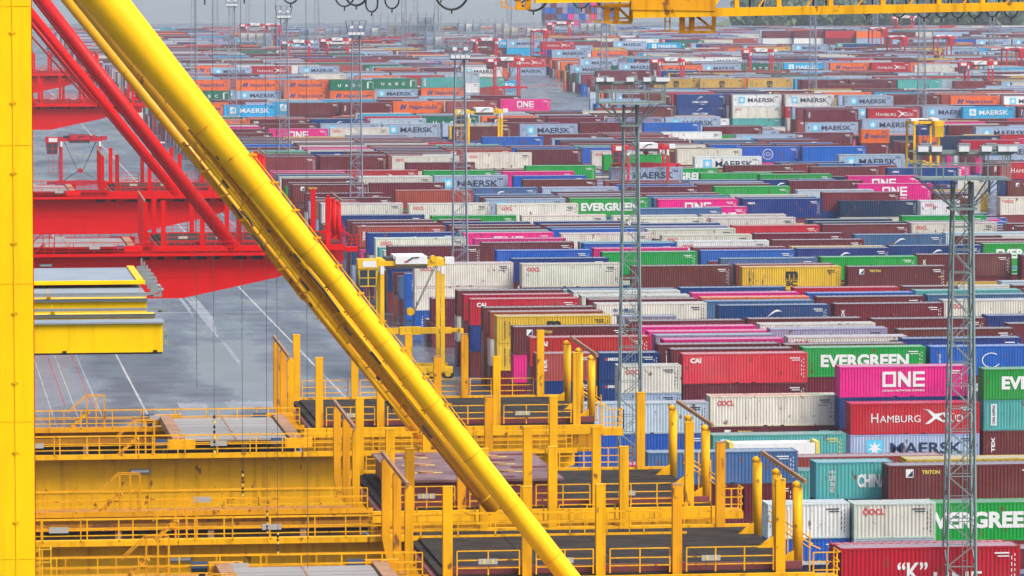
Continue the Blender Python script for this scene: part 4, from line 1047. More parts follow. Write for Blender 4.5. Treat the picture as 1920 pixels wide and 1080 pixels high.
DATA = """6199 31062 580 290 41 K KLN;6320 31825 520 260 41 R CAI;6320 32455 245 245 40 B SEA;7610 32455 245 245 40 s CMA;6320 33085 245 245 41 d -;7610 33085 290 290 40 M TEX;6926 34201 260 260 20 e -;6926 34201 520 260 21 w OOC;
6300 34274 0 260 20 c CSC;6300 34274 260 260 21 b -;6300 34274 520 260 21 W -;7367 34631 145 290 40 m -;7367 34631 435 290 41 g EVG;6320 34975 0 290 41 b COS;7523 35838 580 290 41 M TRI;7014 36126 290 290 20 d -;
7014 36126 580 290 21 c CHN;6320 36865 0 200 41 B -;5962 37745 0 261 41 M CAI;5962 37745 261 261 41 M -;5962 37745 522 261 41 s -;6320 38125 290 290 41 c CSC;8190 38299 348 290 41 y -;7334 38578 348 290 41 n -;
6320 40645 0 200 41 s CMA;6320 41275 0 290 41 p ONE;7308 42508 116 290 41 c CSC;8760 43450 0 290 41 l MAE;8760 43450 290 290 41 R HAM;10060 43635 0 290 41 M TEX;10060 43635 290 290 41 c CSC;10060 43635 580 290 41 g EVG;
6264 43772 0 290 41 b -;6264 43772 290 290 41 e -;8772 44021 0 290 40 M -;8772 44021 290 290 41 B -;8772 44021 580 290 41 p ONE;7593 44317 0 290 41 M TRI;7593 44317 290 290 41 w OOC;10190 44425 290 290 40 w -;
10190 45055 290 290 20 w OOC;6851 45179 266 266 21 l -;6851 45179 532 266 21 w OOC;7536 45545 290 290 41 M -;7536 45545 580 290 41 r CAI;10081 46052 290 290 40 M -;10081 46052 580 290 41 b COS;7503 46083 580 290 41 M -;
8822 46094 290 290 41 M -;8822 46094 580 290 41 g EVG;6843 46409 271 271 21 B SEA;6843 46409 541 271 21 B SEA;6222 46432 0 271 21 M -;6222 46432 271 271 21 B -;6222 46432 541 271 21 n TEX;8708 46474 580 290 41 M -;
7469 46628 580 290 41 M TEX;10003 46991 580 290 41 B -;7610 47182 580 290 41 p -;8900 47329 580 290 41 w OOC;6320 47594 0 290 40 B -;6320 47594 290 290 40 M -;6320 47594 580 290 41 R CAI;7610 47690 580 290 41 v -;
10190 48080 580 290 41 M -;7610 48140 580 290 41 p -;8900 48298 580 290 41 v -;11480 48647 580 290 40 M -;7610 48738 580 290 41 p -;6320 48898 0 290 41 M -;6320 48898 290 290 41 p -;6320 48898 580 290 41 M TRI;
8900 48910 580 290 41 w -;10190 49416 580 290 41 M -;7610 49465 580 290 41 M TEX;8900 49591 580 290 41 M -;11480 49684 580 290 41 B -;7610 50095 580 290 21 v -;6320 50270 0 290 41 M -;6320 50270 290 290 41 y MSC;
6320 50270 580 290 41 y MSC;6320 50843 0 290 40 M -;6320 50843 290 290 40 w -;6320 50843 580 290 41 n -;8900 51395 580 290 41 B CMA;6320 51426 0 290 40 M -;6320 51426 290 290 40 M -;6320 51426 580 290 41 M -;
10190 51449 580 290 41 M TEX;7610 51790 580 290 41 w CS2;11480 51808 580 290 41 w OOC;8849 52013 580 290 41 s -;7610 52395 580 290 41 M -;10190 52457 580 290 41 M -;8900 52544 580 290 41 o -;11480 52604 580 290 41 s -;
6320 52635 0 290 41 M -;6320 52635 290 290 41 B -;6320 52635 580 290 41 R CAI;7610 52941 580 290 41 w -;10190 53012 580 290 41 b -;8900 53174 580 290 41 p -;12770 53245 580 290 40 M -;11480 53245 580 290 41 c -;
6320 53260 0 290 40 B -;6320 53260 290 290 40 M -;6320 53260 580 290 41 R -;7610 53581 580 290 41 w -;10190 53813 580 290 41 R -;7610 53875 580 290 40 B SEA;11480 53875 580 290 20 M -;12110 53875 580 290 20 w OOC;
12770 53875 580 290 40 M TEX;6320 53890 0 290 40 M -;6320 53890 290 290 40 w -;6320 53890 580 290 41 M TEX;8900 53992 580 290 41 B -;12770 54505 580 290 40 e -;6320 56507 0 290 21 M -;6320 56507 290 290 21 M TEX;
6320 57025 0 290 40 M -;11480 57129 290 290 40 W OOC;11480 57129 580 290 41 M TRI;10190 57212 580 290 41 y MSC;8900 57551 580 290 41 M -;7610 57655 290 290 40 c CSC;10190 57655 580 290 41 m -;7610 58089 290 290 40 s -;
7610 58089 580 290 41 w OOC;8900 58285 290 290 40 B CMA;10190 58285 290 290 40 M TEX;11480 58285 290 290 40 M TEX;12770 58285 290 290 40 y MSC;6320 58360 0 290 41 b COS;6320 58360 290 290 41 w -;6320 58360 580 290 41 w OOC;
10190 58724 290 290 40 M -;10190 58724 580 290 41 s -;11480 58845 290 290 40 M CAI;11480 58845 580 290 41 g -;8900 58915 290 290 40 w CS2;14060 58915 290 290 40 n -;14060 58915 580 290 40 M -;7610 59059 290 290 40 M CAI;
7610 59059 580 290 41 B -;12770 59165 290 290 40 M -;12770 59165 580 290 41 M TEX;6320 59438 0 87 20 s CMA;6320 59438 87 290 20 b -;6320 59438 377 290 20 b COS;8900 59545 290 290 40 m TEX;10190 59545 520 260 40 m TEX;
14060 59545 290 290 40 M TEX;8900 60068 290 290 40 m TEX;8900 60068 580 290 41 g -;6320 60175 0 290 40 M TEX;6320 60175 290 290 40 s CMA;11480 60175 520 260 40 M -;14060 60175 290 290 40 g EVG;10190 60223 580 290 41 b -;
11480 60466 580 290 41 B CMA;7610 60559 580 290 41 b -;6320 60805 0 290 40 n CAI;6320 60805 290 290 40 M TRI;8900 60805 580 290 41 p ONE;10190 60805 580 290 41 m TEX;11480 60805 580 290 40 y MSC;14060 60805 290 290 20 c CSC;
12770 60815 580 290 41 B CMA;14060 61068 580 290 41 g EVG;14060 61435 580 290 40 m -;6320 61546 0 290 40 m -;6320 61546 290 290 40 B SEA;6320 61546 580 290 41 M -;8900 61744 580 290 41 b -;6320 62065 0 260 40 M TEX;
6320 62065 260 260 40 M -;6320 62065 520 260 40 w CS2;8900 62065 580 290 40 c CSC;10190 62065 580 290 41 W OOC;14060 62065 580 290 40 m -;7610 62120 580 290 41 M -;11480 62157 580 290 41 M -;6320 62695 0 260 40 b -;
6320 62695 260 260 40 M -;6320 62695 520 260 40 c CSC;14060 62695 580 290 20 M TEX;14690 62695 580 290 20 w -;7610 62883 580 290 41 p -;12770 63102 580 290 41 s CMA;6320 63159 0 290 40 e -;6320 63159 290 290 40 g EVG;
6320 63159 580 290 41 w OOC;14060 63325 580 290 41 e -;10190 63329 580 290 41 w OOC;11480 63497 580 290 41 M -;8900 63837 580 290 41 w -;6320 63955 0 290 40 M CAI;6320 63955 290 290 40 w CS2;10190 63955 520 260 40 M -;
7610 64114 580 290 41 p ONE;6320 64280 0 290 40 p ONE;6320 64280 290 290 40 n TEX;6320 64280 580 290 41 B CMA;6320 64585 0 290 40 R CAI;6320 64585 290 290 40 M -;7610 64585 580 290 40 c CSC;15350 64585 580 290 40 M -;
10190 64587 580 290 41 w -;8900 64756 580 290 41 b -;6320 65215 0 290 40 B CMA;6320 65215 290 290 40 p ONE;7610 65215 580 290 41 M TEX;8900 65215 580 290 40 B SEA;10190 65215 580 290 41 v CS2;11480 65215 580 290 41 R -;
15350 65215 580 290 40 M CAI;12770 65328 580 290 41 M -;14060 65524 580 290 41 w OOC;6320 65684 0 290 40 M -;6320 65684 290 290 40 M TEX;6320 65684 580 290 41 n TEX;7610 65845 580 290 41 M TEX;8900 65845 580 290 40 M TEX;
10190 65845 580 290 40 B SEA;12770 65845 580 290 40 d -;14060 65845 580 290 40 M CAI;6320 66475 0 290 40 l MAE;6320 66475 290 290 40 B CMA;6320 66475 580 290 41 M TRI;7610 66475 580 290 40 B -;8900 66475 580 290 40 B SEA;
12770 66475 580 290 40 d -;11480 66976 580 290 41 w -;6320 67105 0 290 40 M TEX;6320 67105 290 290 40 M CAI;6320 67105 580 290 41 M -;7610 67105 580 290 20 M TRI;10190 67105 580 290 41 w CS2;14273 67137 580 290 41 g -;
6320 67735 0 290 40 v CS2;6320 67735 290 290 40 s CMA;10190 67735 580 290 40 w CS2;11480 67735 580 290 41 w OOC;8900 67951 580 290 41 w -;7610 67995 580 290 41 g -;6320 68283 0 290 40 p ONE;6320 68283 290 290 40 B SEA;
6320 68283 580 290 41 B -;15350 68365 290 290 40 M -;6320 68995 0 290 40 n TEX;6320 68995 290 290 40 M TRI;15980 68995 290 290 20 m -;10835 69418 580 290 41 s -;6320 69625 0 290 40 M TEX;6320 69625 290 290 40 M CAI;
15350 69625 290 290 40 s -;11876 69697 580 290 20 p ONE;6320 70255 0 290 40 g EVG;6320 70255 290 290 40 l MAE;12770 70255 290 290 40 y MSC;15350 70255 290 290 40 b -;8900 70774 580 290 41 w OOC;6320 70885 0 290 20 w -;
6320 70885 290 290 20 m TEX;12770 70885 290 290 40 m -;15350 70885 580 290 21 W OOC;15980 70885 290 290 20 p ONE;7610 71076 580 290 41 w OOC;6320 71237 0 290 40 e -;6320 71237 290 290 40 M TEX;6320 71237 580 290 41 w -;
6320 71515 0 290 20 n TEX;6320 71515 290 290 20 M TRI;6320 71515 580 290 20 M -;10190 71515 290 290 40 M -;12770 71697 290 290 40 M TEX;12770 71697 580 290 41 B SEA;11480 71716 580 290 41 p ONE;6320 72145 0 290 20 b COS;
6320 72145 290 290 20 l -;6320 72145 580 290 20 n -;8900 72145 580 290 41 l MAE;11480 72145 580 290 40 s -;12770 72145 580 290 40 B CMA;10190 72166 290 290 40 b -;10190 72166 580 290 41 g EVG;6320 72775 0 290 40 M -;
6320 72775 290 290 40 m TEX;6320 72775 580 290 41 M CAI;8900 72775 580 290 40 M CAI;10190 72775 580 290 40 M TRI;11480 72775 580 290 40 s CMA;12770 72775 580 290 40 w OOC;15980 72775 290 290 20 M -;15980 72775 580 290 21 M -;
14539 72998 251 251 40 w -;14539 72998 503 251 41 d -;14317 73277 290 290 40 B CMA;14317 73277 580 290 41 M -;6320 73405 0 260 40 B SEA;6320 73405 260 260 40 d -;6320 73405 520 260 40 e -;7610 73405 290 290 40 p ONE;
8900 73405 580 290 40 s CMA;10190 73405 580 290 40 v CS2;11480 73405 580 290 40 m TEX;6320 74035 0 290 40 B CMA;6320 74035 290 290 40 w OOC;6320 74035 580 290 41 M CAI;7610 74035 290 290 40 M CAI;10190 74035 580 290 40 M -;
14060 74035 580 290 41 e -;7795 74731 290 290 40 g EVG;7795 74731 580 290 41 n -;12936 75166 580 290 41 g -;6320 75295 0 290 40 R HAM;6320 75295 290 290 40 M -;8900 75295 580 290 41 s CMA;10190 75295 580 290 41 l MAE;
11480 75295 580 290 41 M -;15350 75664 580 290 41 p ONE;6320 75925 0 290 20 w CS2;6320 75925 290 290 20 M -;11480 75925 580 290 40 b COS;12770 75925 580 290 41 M -;16640 75925 0 290 40 b COS;6320 76555 0 290 40 v CS2;
6320 76555 290 290 40 M CAI;6320 76555 580 290 41 M TRI;11480 76555 580 290 40 M TRI;12770 76555 580 290 40 v -;16640 76555 0 290 40 M TEX;17930 76669 0 290 40 m TEX;17930 76669 290 290 41 w OOC;14442 76762 580 290 41 M -;
7610 76975 290 290 40 M CAI;7610 76975 580 290 41 M -;6320 77185 0 290 40 M -;6320 77185 290 290 40 c CSC;6320 77185 580 290 40 M TRI;11480 77185 580 290 40 m -;12770 77185 580 290 40 s -;14060 77185 580 290 20 B CMA;
14690 77185 580 290 20 b COS;16640 77185 0 290 40 B CMA;10190 77640 580 290 41 M -;6320 77815 0 260 40 v -;6320 77815 260 260 40 e -;6320 77815 520 260 40 g EVG;16640 77815 0 290 40 W OOC;16640 77815 290 290 40 w CS2;
15687 78129 580 290 41 p ONE;6320 78445 0 290 40 l MAE;6320 78445 290 290 40 M CAI;6320 78445 580 290 41 M -;16640 78445 290 290 40 v CS2;7610 78814 580 290 41 w -;14332 78826 580 290 41 g -;10190 78834 580 290 41 b -;
6320 79075 0 290 40 c CSC;6320 79075 290 290 40 p ONE;6320 79075 580 290 40 w OOC;7610 79075 580 290 40 W MAE;8900 79075 580 290 41 l MAE;16640 79075 290 290 40 y MSC;13415 79313 580 290 41 g -;6320 79705 0 290 40 w -;
6320 79705 290 290 40 s CMA;6320 79705 580 290 40 s CMA;14060 79705 580 290 40 M TRI;15350 79705 520 260 40 d -;16640 79705 290 290 40 B CMA;10190 80239 580 290 41 p -;6320 80335 0 290 40 p ONE;6320 80335 290 290 40 p ONE;
6320 80335 580 290 40 n TEX;16640 80335 290 290 40 M CAI;16890 80656 290 290 40 v -;16890 80656 580 290 41 B SEA;8900 80766 580 290 41 g -;6320 80965 0 290 40 B -;6320 80965 290 290 40 M -;6320 80965 580 290 40 p ONE;
7610 80965 580 290 41 R HAM;11480 80965 290 290 40 d -;12770 80965 580 290 41 g EVG;15646 81188 580 290 41 M -;6320 81595 0 290 40 w CS2;6320 81595 290 290 40 M CAI;11480 81595 290 290 40 v -;16640 81595 580 290 20 m -;
19220 81595 290 290 41 M TRI;14286 81926 580 290 41 M -;10835 82178 580 290 41 g -;6320 82225 0 290 40 s CMA;6320 82225 290 290 40 d -;8900 82225 520 260 40 w OOC;15350 82225 580 290 20 m TEX;15980 82225 580 290 20 s -;
16640 82225 580 290 20 b -;19220 82228 0 290 40 R HAM;19220 82228 290 290 40 B SEA;19220 82228 580 290 41 R HAM;6320 82855 0 290 40 w CS2;6320 82855 290 290 40 w -;7610 82855 520 260 40 p ONE;11480 82855 290 290 40 v CS2;
12770 82855 520 260 20 s CMA;13400 82855 520 260 20 M -;14060 82855 520 260 40 M TRI;15350 82855 580 290 40 B SEA;17930 82855 0 290 40 y MSC;17930 82855 290 290 41 w CS2;6320 83485 0 290 40 c CSC;6320 83485 290 290 40 s -;
11480 83485 290 290 40 M TEX;12770 83485 290 290 40 R CAI;17930 83485 290 290 40 M TEX;8900 83581 580 290 41 M -;6320 84115 0 290 40 p ONE;6320 84115 290 290 40 p ONE;11480 84115 290 290 40 w -;12770 84115 290 290 40 s CMA;
6320 84745 0 290 40 M -;6320 84745 290 290 40 m -;11480 84745 290 290 40 M CAI;12770 84745 290 290 40 w -;14278 85063 580 290 41 W MAE;6320 85375 0 290 40 g EVG;6320 85375 290 290 40 p ONE;10190 85375 290 290 40 v -;
11480 85375 290 290 40 b -;12770 85375 290 290 40 R HAM;17004 85533 580 290 41 l MAE;8900 85951 580 290 41 w OOC;6320 86005 0 290 40 w CS2;6320 86005 290 290 40 M -;6320 86005 580 290 41 m -;10190 86005 290 290 40 B CMA;
11480 86005 290 290 40 w -;12770 86068 290 290 40 M -;12770 86068 580 290 41 g -;7610 86113 580 290 41 M -;6320 86635 0 290 40 w -;6320 86635 290 290 40 R HAM;6320 86635 580 290 40 M -;7610 86635 580 290 20 M -;
8240 86635 580 290 20 M -;8900 86635 580 290 20 n -;9530 86635 580 290 20 w CS2;10190 86635 290 290 40 M -;12770 86635 290 290 40 n -;10361 87015 290 290 40 M -;10361 87015 580 290 41 w OOC;6320 87265 0 290 40 p ONE;
6320 87265 290 290 40 M -;6320 87265 580 290 40 M TRI;8900 87265 580 290 40 M -;12770 87265 290 290 40 v CS2;14060 87265 290 290 40 m -;19220 87265 290 290 20 p ONE;12770 87542 290 290 40 B SEA;12770 87542 580 290 41 w OOC;
6320 87895 0 290 40 v CS2;6320 87895 290 290 40 M -;6320 87895 580 290 40 g EVG;7610 87895 580 290 20 B CMA;8240 87895 580 290 20 M -;8900 87895 580 290 40 M -;14437 87985 290 290 40 M -;14437 87985 580 290 41 w -;
11480 88346 290 290 40 g EVG;11480 88346 580 290 41 M -;6320 88525 0 290 40 M -;6320 88525 290 290 40 M -;6320 88525 580 290 40 c CSC;7610 88525 580 290 40 w OOC;8900 88525 580 290 40 M -;10190 88525 580 290 41 n CAI;
12770 88525 290 290 20 p ONE;14060 88525 290 290 40 p ONE;14060 88525 580 290 40 M TRI;15350 88525 290 290 40 p ONE;19220 88525 0 290 40 s CMA;20510 88525 0 290 40 l MAE;20510 88525 290 290 40 M TEX;16951 88760 580 290 41 b -;
12770 88844 290 290 40 s -;12770 88844 580 290 41 b -;15707 88920 290 290 40 M TEX;15707 88920 580 290 41 b GLO;20510 88965 0 290 40 s -;20510 88965 290 290 40 M -;20510 88965 580 290 41 l MAE;6320 89155 0 290 40 B CMA;
6320 89155 290 290 40 B SEA;7610 89155 580 290 40 p ONE;8900 89155 580 290 40 B -;10190 89155 580 290 40 M -;11480 89155 580 290 40 b -;12770 89155 580 290 40 M TEX;6320 89785 0 290 40 M -;6320 89785 290 290 40 l MAE;
6320 89785 580 290 41 M -;7610 89785 580 290 40 p ONE;8900 89785 580 290 40 n TEX;10190 89785 580 290 40 M TEX;11480 89785 580 290 40 m -;12770 89785 580 290 40 c CSC;14060 89785 580 290 40 w CS2;15350 89785 580 290 20 b -;
15980 89785 580 290 20 M -;16640 89785 580 290 40 M -;17930 89785 290 290 40 W MAE;20510 89785 0 290 40 b -;20510 89785 290 290 40 p ONE;6320 90415 0 290 40 M -;6320 90415 290 290 40 v CS2;7610 90415 580 290 40 w OOC;
8900 90415 580 290 40 M -;10190 90415 580 290 40 c CSC;12770 90415 580 290 40 M CAI;14060 90415 580 290 40 m TEX;15350 90415 580 290 40 M -;16640 90415 580 290 40 b COS;20510 90415 0 290 40 B CMA;20510 90415 290 290 40 M -;
20510 91043 290 290 40 M -;20510 91043 580 290 41 R -;6320 91045 0 290 40 b COS;6320 91045 290 290 40 w CS2;6320 91045 580 290 40 b -;7610 91045 580 290 40 M TRI;8900 91045 580 290 40 w CS2;21800 91045 520 260 40 y MSC;
6320 91675 0 290 40 M -;6320 91675 290 290 40 c CSC;6320 91675 580 290 40 M -;7610 91675 580 290 40 M CAI;8900 91675 580 290 40 M TEX;12770 91675 580 290 40 M -;14060 91675 580 290 40 M -;15350 91675 580 290 40 s CMA;
16640 91675 580 290 40 m TEX;20510 91675 290 290 40 W -;21800 91675 580 290 40 p ONE;6320 92305 0 290 40 m -;6320 92305 290 290 40 y MSC;6320 92305 580 290 40 B CMA;7610 92305 580 290 40 w CS2;8900 92305 580 290 40 m TEX;
12770 92305 580 290 40 B SEA;14060 92305 580 290 40 M CAI;15350 92305 580 290 40 w OOC;16640 92305 580 290 40 B SEA;19220 92305 0 290 40 m -;20510 92305 290 290 40 p ONE;6320 92935 0 290 40 M TEX;6320 92935 290 290 40 M -;
6320 92935 580 290 40 M -;7610 92935 580 290 40 m -;8900 92935 580 290 40 m -;12770 92935 580 290 40 l MAE;14060 92935 580 290 40 M -;20510 92980 290 290 40 m TEX;20510 92980 580 290 41 d -;6320 93565 0 290 40 s CMA;
6320 93565 290 290 40 M -;6320 93565 580 290 40 M -;7610 93565 580 290 40 n TEX;8900 93565 580 290 40 m -;19220 93565 0 290 40 b COS;20510 93565 0 290 20 B SEA;21140 93565 580 290 20 y MSC;21800 93565 580 290 40 R -;
11480 93648 580 290 41 b -;6320 94195 0 290 20 v -;6320 94195 290 290 20 d -;6320 94195 580 290 20 d -;6950 94195 580 290 20 M -;7610 94195 580 290 40 y MSC;14060 94195 580 290 40 m TEX;16640 94195 580 290 40 l MAE;
19220 94195 0 290 40 c CSC;20510 94195 0 290 40 R -;6320 94825 0 290 40 n TEX;6320 94825 290 290 40 M CAI;8900 94825 580 290 40 v CS2;12770 94825 580 290 41 M -;14060 94825 580 290 40 M TEX;16640 94825 520 260 40 M CAI;
17930 94825 580 290 41 M CAI;19220 94825 0 290 40 s CMA;14060 95455 580 290 40 m -;15350 95455 580 290 41 W OOC;19220 95455 0 290 40 w -;6320 96085 0 290 40 m -;6320 96085 290 290 40 M -;6320 96085 580 290 41 M -;
12770 96085 520 260 40 W -;16640 96085 520 260 40 g EVG;20801 96325 145 290 20 M -;20801 96325 435 290 21 o HAP;10190 96715 290 290 40 M CAI;20510 96715 0 290 40 M TRI;20510 96715 290 290 40 M TRI;22189 97137 580 290 41 l MAE;
6320 97345 0 290 20 w CS2;11480 97345 290 290 40 W MAE;20510 97345 290 290 40 M -;6320 97975 0 290 40 w OOC;6320 97975 290 290 40 M -;6320 97975 580 290 41 M TRI;7610 97975 580 290 41 p ONE;10190 97975 290 290 40 R CAI;
11480 97975 290 290 20 b -;16640 97975 580 290 41 M -;19220 97975 290 290 20 p ONE;21140 97975 290 290 20 c CSC;21140 97975 580 290 21 B SEA;21800 97975 580 290 41 M -;23090 97975 580 290 40 l MAE;8900 98299 580 290 41 w OOC;
6320 98605 0 290 40 M CAI;6320 98605 290 290 40 M -;10190 98605 290 290 40 M TRI;11480 98605 290 290 40 b -;11480 98605 580 290 41 M TEX;21800 98605 580 290 40 w CS2;6320 99235 0 290 40 M -;6320 99235 290 290 40 M TEX;
6320 99235 580 290 40 p ONE;10190 99235 290 290 40 M -;11480 99235 290 290 40 B -;11480 99235 580 290 40 y MSC;20268 99547 145 290 20 M TEX;20268 99547 435 290 21 o HAP;13017 99682 580 290 41 l MAE;6320 99865 0 290 40 M CAI;
6320 99865 290 290 40 M TRI;6320 99865 580 290 40 w CS2;10190 99865 290 290 40 M -;19220 99865 290 290 40 M -;20510 99865 0 290 40 m TEX;20510 99865 290 290 40 d -;21800 99865 580 290 40 p ONE;23090 99865 580 290 40 M TEX;
15716 100170 580 290 41 b -;10190 100317 290 290 40 M TEX;10190 100317 580 290 41 l MAE;14375 100343 580 290 41 M -;6320 100495 0 290 40 l MAE;6320 100495 290 290 40 R -;6320 100495 580 290 40 n -;7610 100495 580 290 41 M TEX;
8900 100495 580 290 40 l MAE;11480 100495 290 290 40 B CMA;11480 100495 580 290 40 l MAE;12770 100495 580 290 40 M -;19220 100495 290 290 40 R HAM;20510 100495 290 290 40 o HAP;21800 100495 580 290 40 t MSC;20694 101533 290 290 40 e -;
20694 101533 580 290 41 l MAE;6320 103015 0 290 40 G UAS;6320 103015 290 290 40 v CS2;6320 103015 580 290 41 o HAP;7610 103015 580 290 41 M CAI;8900 103015 580 290 41 B CMA;10190 103015 580 290 41 e -;12770 103015 580 290 41 M TRI;
14060 103015 290 290 40 w OOC;14060 103015 580 290 41 M -;15350 103015 290 290 40 w CS2;15350 103015 580 290 41 v CS2;16640 103015 290 290 40 v -;16640 103015 580 290 41 l MAE;17930 103015 290 290 40 l MAE;6320 103645 0 290 40 o HAP;
6320 103645 290 290 40 w OOC;7610 103645 580 290 40 o HAP;11480 103645 290 290 40 v CS2;12770 103645 520 260 40 n CAI;14060 103645 520 260 40 B -;15350 103645 520 260 40 l MAE;17930 103645 290 290 40 m TEX;23090 103645 520 260 40 M -;
24380 103645 520 260 40 R -;6320 104275 0 290 40 l MAE;6320 104275 290 290 40 M TRI;6320 104275 580 290 40 G UAS;7610 104275 580 290 20 R -;8240 104275 580 290 20 B CMA;8900 104275 520 260 40 M -;10190 104275 580 290 40 R CAI;
11480 104275 290 290 40 v CS2;11480 104275 580 290 41 G UAS;12770 104275 580 290 40 o HAP;14060 104275 580 290 40 M -;15350 104275 580 290 40 M TRI;18560 104275 290 290 20 e -;6320 104905 0 290 40 M TRI;6320 104905 290 290 40 e -;
6320 104905 580 290 40 w -;11480 104905 580 290 40 v -;12770 104905 580 290 40 l MAE;14060 104905 580 290 40 l MAE;16640 104905 520 260 40 e -;6320 105535 0 260 40 l MAE;6320 105535 260 260 40 l MAE;6320 105535 520 260 40 e -;
7610 105535 520 260 40 M TEX;8900 105535 520 260 20 n CAI;9530 105535 520 260 20 M -;10190 105535 580 290 40 C MAC;11480 105535 580 290 40 l MAE;12770 105535 580 290 40 l MAE;15350 105535 580 290 40 M CAI;17930 105535 290 290 40 M TRI;
6320 106165 0 290 40 R HAM;6320 106165 290 290 40 l MAE;10190 106165 580 290 40 w OOC;12770 106165 580 290 40 w -;14060 106165 580 290 40 M -;21800 106165 290 290 40 M -;6320 106795 0 290 40 e -;6320 106795 290 290 40 v -;
11480 106795 520 260 40 t MSC;14060 106795 580 290 40 M -;15350 106795 580 290 40 w CS2;23090 106795 290 290 40 w CS2;20510 107082 290 290 41 l MAE;20510 107082 580 290 41 M TEX;6320 107425 0 290 40 m -;6320 107425 290 290 40 o HAP;
24380 107425 290 290 40 M TEX;25670 107425 520 260 40 e -;22042 107543 290 290 40 M TRI;22042 107543 580 290 41 R HAM;6320 108055 0 290 40 l MAE;6320 108055 290 290 40 R -;19220 108055 0 290 40 M TRI;20510 108055 290 290 40 n CAI;
20510 108055 580 290 40 m -;21800 108055 0 290 40 M -;21800 108055 290 290 40 M -;21800 108055 580 290 40 l MAE;23090 108055 290 290 20 M TEX;23720 108055 290 290 20 l MAE;25670 108055 580 290 40 M TEX;24380 108068 290 290 40 v CS2;
24380 108068 580 290 41 C MAC;23493 108347 290 290 40 M -;23493 108347 580 290 41 l MAE;6320 108685 0 290 20 n TEX;6320 108685 290 290 20 M -;15980 108685 580 290 20 n -;19220 108685 0 290 40 M -;20510 108685 0 290 40 M -;
20510 108685 290 290 40 M -;20510 108685 580 290 40 l MAE;21800 108685 580 290 40 n CAI;23090 108685 290 290 40 B -;23090 108685 580 290 40 M TEX;25670 108685 580 290 40 R -;6320 109315 0 290 40 l MAE;6320 109315 290 290 40 W OOC;
16640 109315 580 290 41 M -;17930 109315 290 290 40 W MAE;19220 109315 0 290 40 R HAM;20510 109315 0 290 40 o HAP;20510 109315 290 290 40 w CS2;21800 109315 580 290 40 l MAE;23090 109315 580 290 40 v -;24380 109315 580 290 40 B CMA;
25670 109315 580 290 40 o HAP;6320 109945 0 290 40 M TEX;6320 109945 290 290 40 M CAI;16640 109945 580 290 40 C MAC;6320 110575 0 290 40 v -;8900 110575 290 290 40 M -;16640 110575 580 290 40 M TEX;17930 110575 290 290 40 w -;
19220 110575 0 290 40 M -;6320 111205 0 290 40 m TEX;6320 111205 290 290 40 M TEX;8900 111205 290 290 40 M -;10190 111205 290 290 40 M TEX;16640 111205 580 290 40 W -;17930 111205 290 290 40 t MSC;20510 111205 0 290 40 w OOC;
7610 111390 290 290 40 l MAE;7610 111390 580 290 41 C MAC;6320 111835 0 290 40 m TEX;6320 111835 290 290 40 v CS2;10190 111835 290 290 40 o HAP;16640 111835 580 290 40 l MAE;19220 111835 0 290 40 R CAI;20510 111835 0 290 40 v CS2;
24380 111835 520 260 40 C MAC;10444 112412 290 290 40 w CS2;10444 112412 580 290 41 M TEX;6320 112465 0 290 20 l -;6320 112465 290 290 20 M CAI;6950 112465 290 290 20 l MAE;7610 112465 290 290 40 M TRI;16640 112465 580 290 40 o HAP;
19220 112465 0 290 40 M TEX;9205 112568 290 290 40 M -;9205 112568 580 290 41 M -;6590 112909 290 290 40 R -;6590 112909 580 290 41 o HAP;8240 113095 580 290 20 l MAE;8900 113095 290 290 40 l MAE;8900 113095 580 290 40 C MAC;
10190 113095 290 290 40 c CSC;10190 113095 580 290 40 M -;16640 113095 580 290 40 C MAC;13013 113134 290 290 40 m TEX;13013 113134 580 290 41 n -;11758 113296 290 290 40 M CAI;11758 113296 580 290 41 o HAP;6320 113725 0 290 40 M TEX;
8900 113725 580 290 40 e -;12770 113725 290 290 40 M TEX;12770 113725 580 290 40 w OOC;16640 113725 520 260 40 B -;6320 114355 0 290 20 M -;6320 114355 290 290 20 M TRI;6320 114355 580 290 20 n CAI;6950 114355 580 290 20 M -;
7610 114355 580 290 40 m -;8900 114355 580 290 40 l MAE;10190 114355 580 290 40 C MAC;11480 114355 580 290 20 M TEX;12110 114355 580 290 20 l MAE;12770 114355 580 290 40 M CAI;16640 114355 580 290 40 l MAE;14459 114383 290 290 40 l MAE;
14459 114383 580 290 41 p ONE;7610 114985 580 290 40 M -;8900 114985 580 290 40 w -;10190 114985 580 290 40 l MAE;11480 114985 580 290 40 v -;12770 114985 580 290 40 M TRI;14060 114985 290 290 40 M CAI;15350 114985 290 290 40 b COS;
26960 114995 580 290 40 W MAE;25670 115157 580 290 41 o HAP;23090 115484 580 290 41 l MAE;6320 115615 0 290 40 M -;6320 115615 290 290 40 l MAE;6320 115615 580 290 40 l MAE;21800 115615 290 290 40 n CAI;24380 116063 580 290 41 M -;
6320 116245 0 290 20 l -;6320 116245 290 290 20 C MAC;6320 116245 580 290 20 M -;14060 116245 290 290 40 C MAC;23090 116245 580 290 40 l MAE;25670 116245 580 290 40 n -;26960 116245 580 290 40 M TRI;21800 116429 0 290 40 C MAC;
21800 116429 290 290 40 R CAI;21800 116429 580 290 41 W MAE;20510 116583 0 290 41 c -;20510 116583 290 290 41 w OOC;20510 116583 580 290 41 W MAE;6320 116875 0 290 40 R CAI;6320 116875 290 290 40 n TEX;12770 116875 580 290 40 l MAE;
14060 116875 290 290 40 n -;14060 116875 580 290 40 M TEX;20510 116875 0 290 40 e -;20510 116875 290 290 40 M -;20510 116875 580 290 40 m TEX;21800 116875 0 290 40 C MAC;21800 116875 290 290 40 o HAP;21800 116875 580 290 40 M CAI;
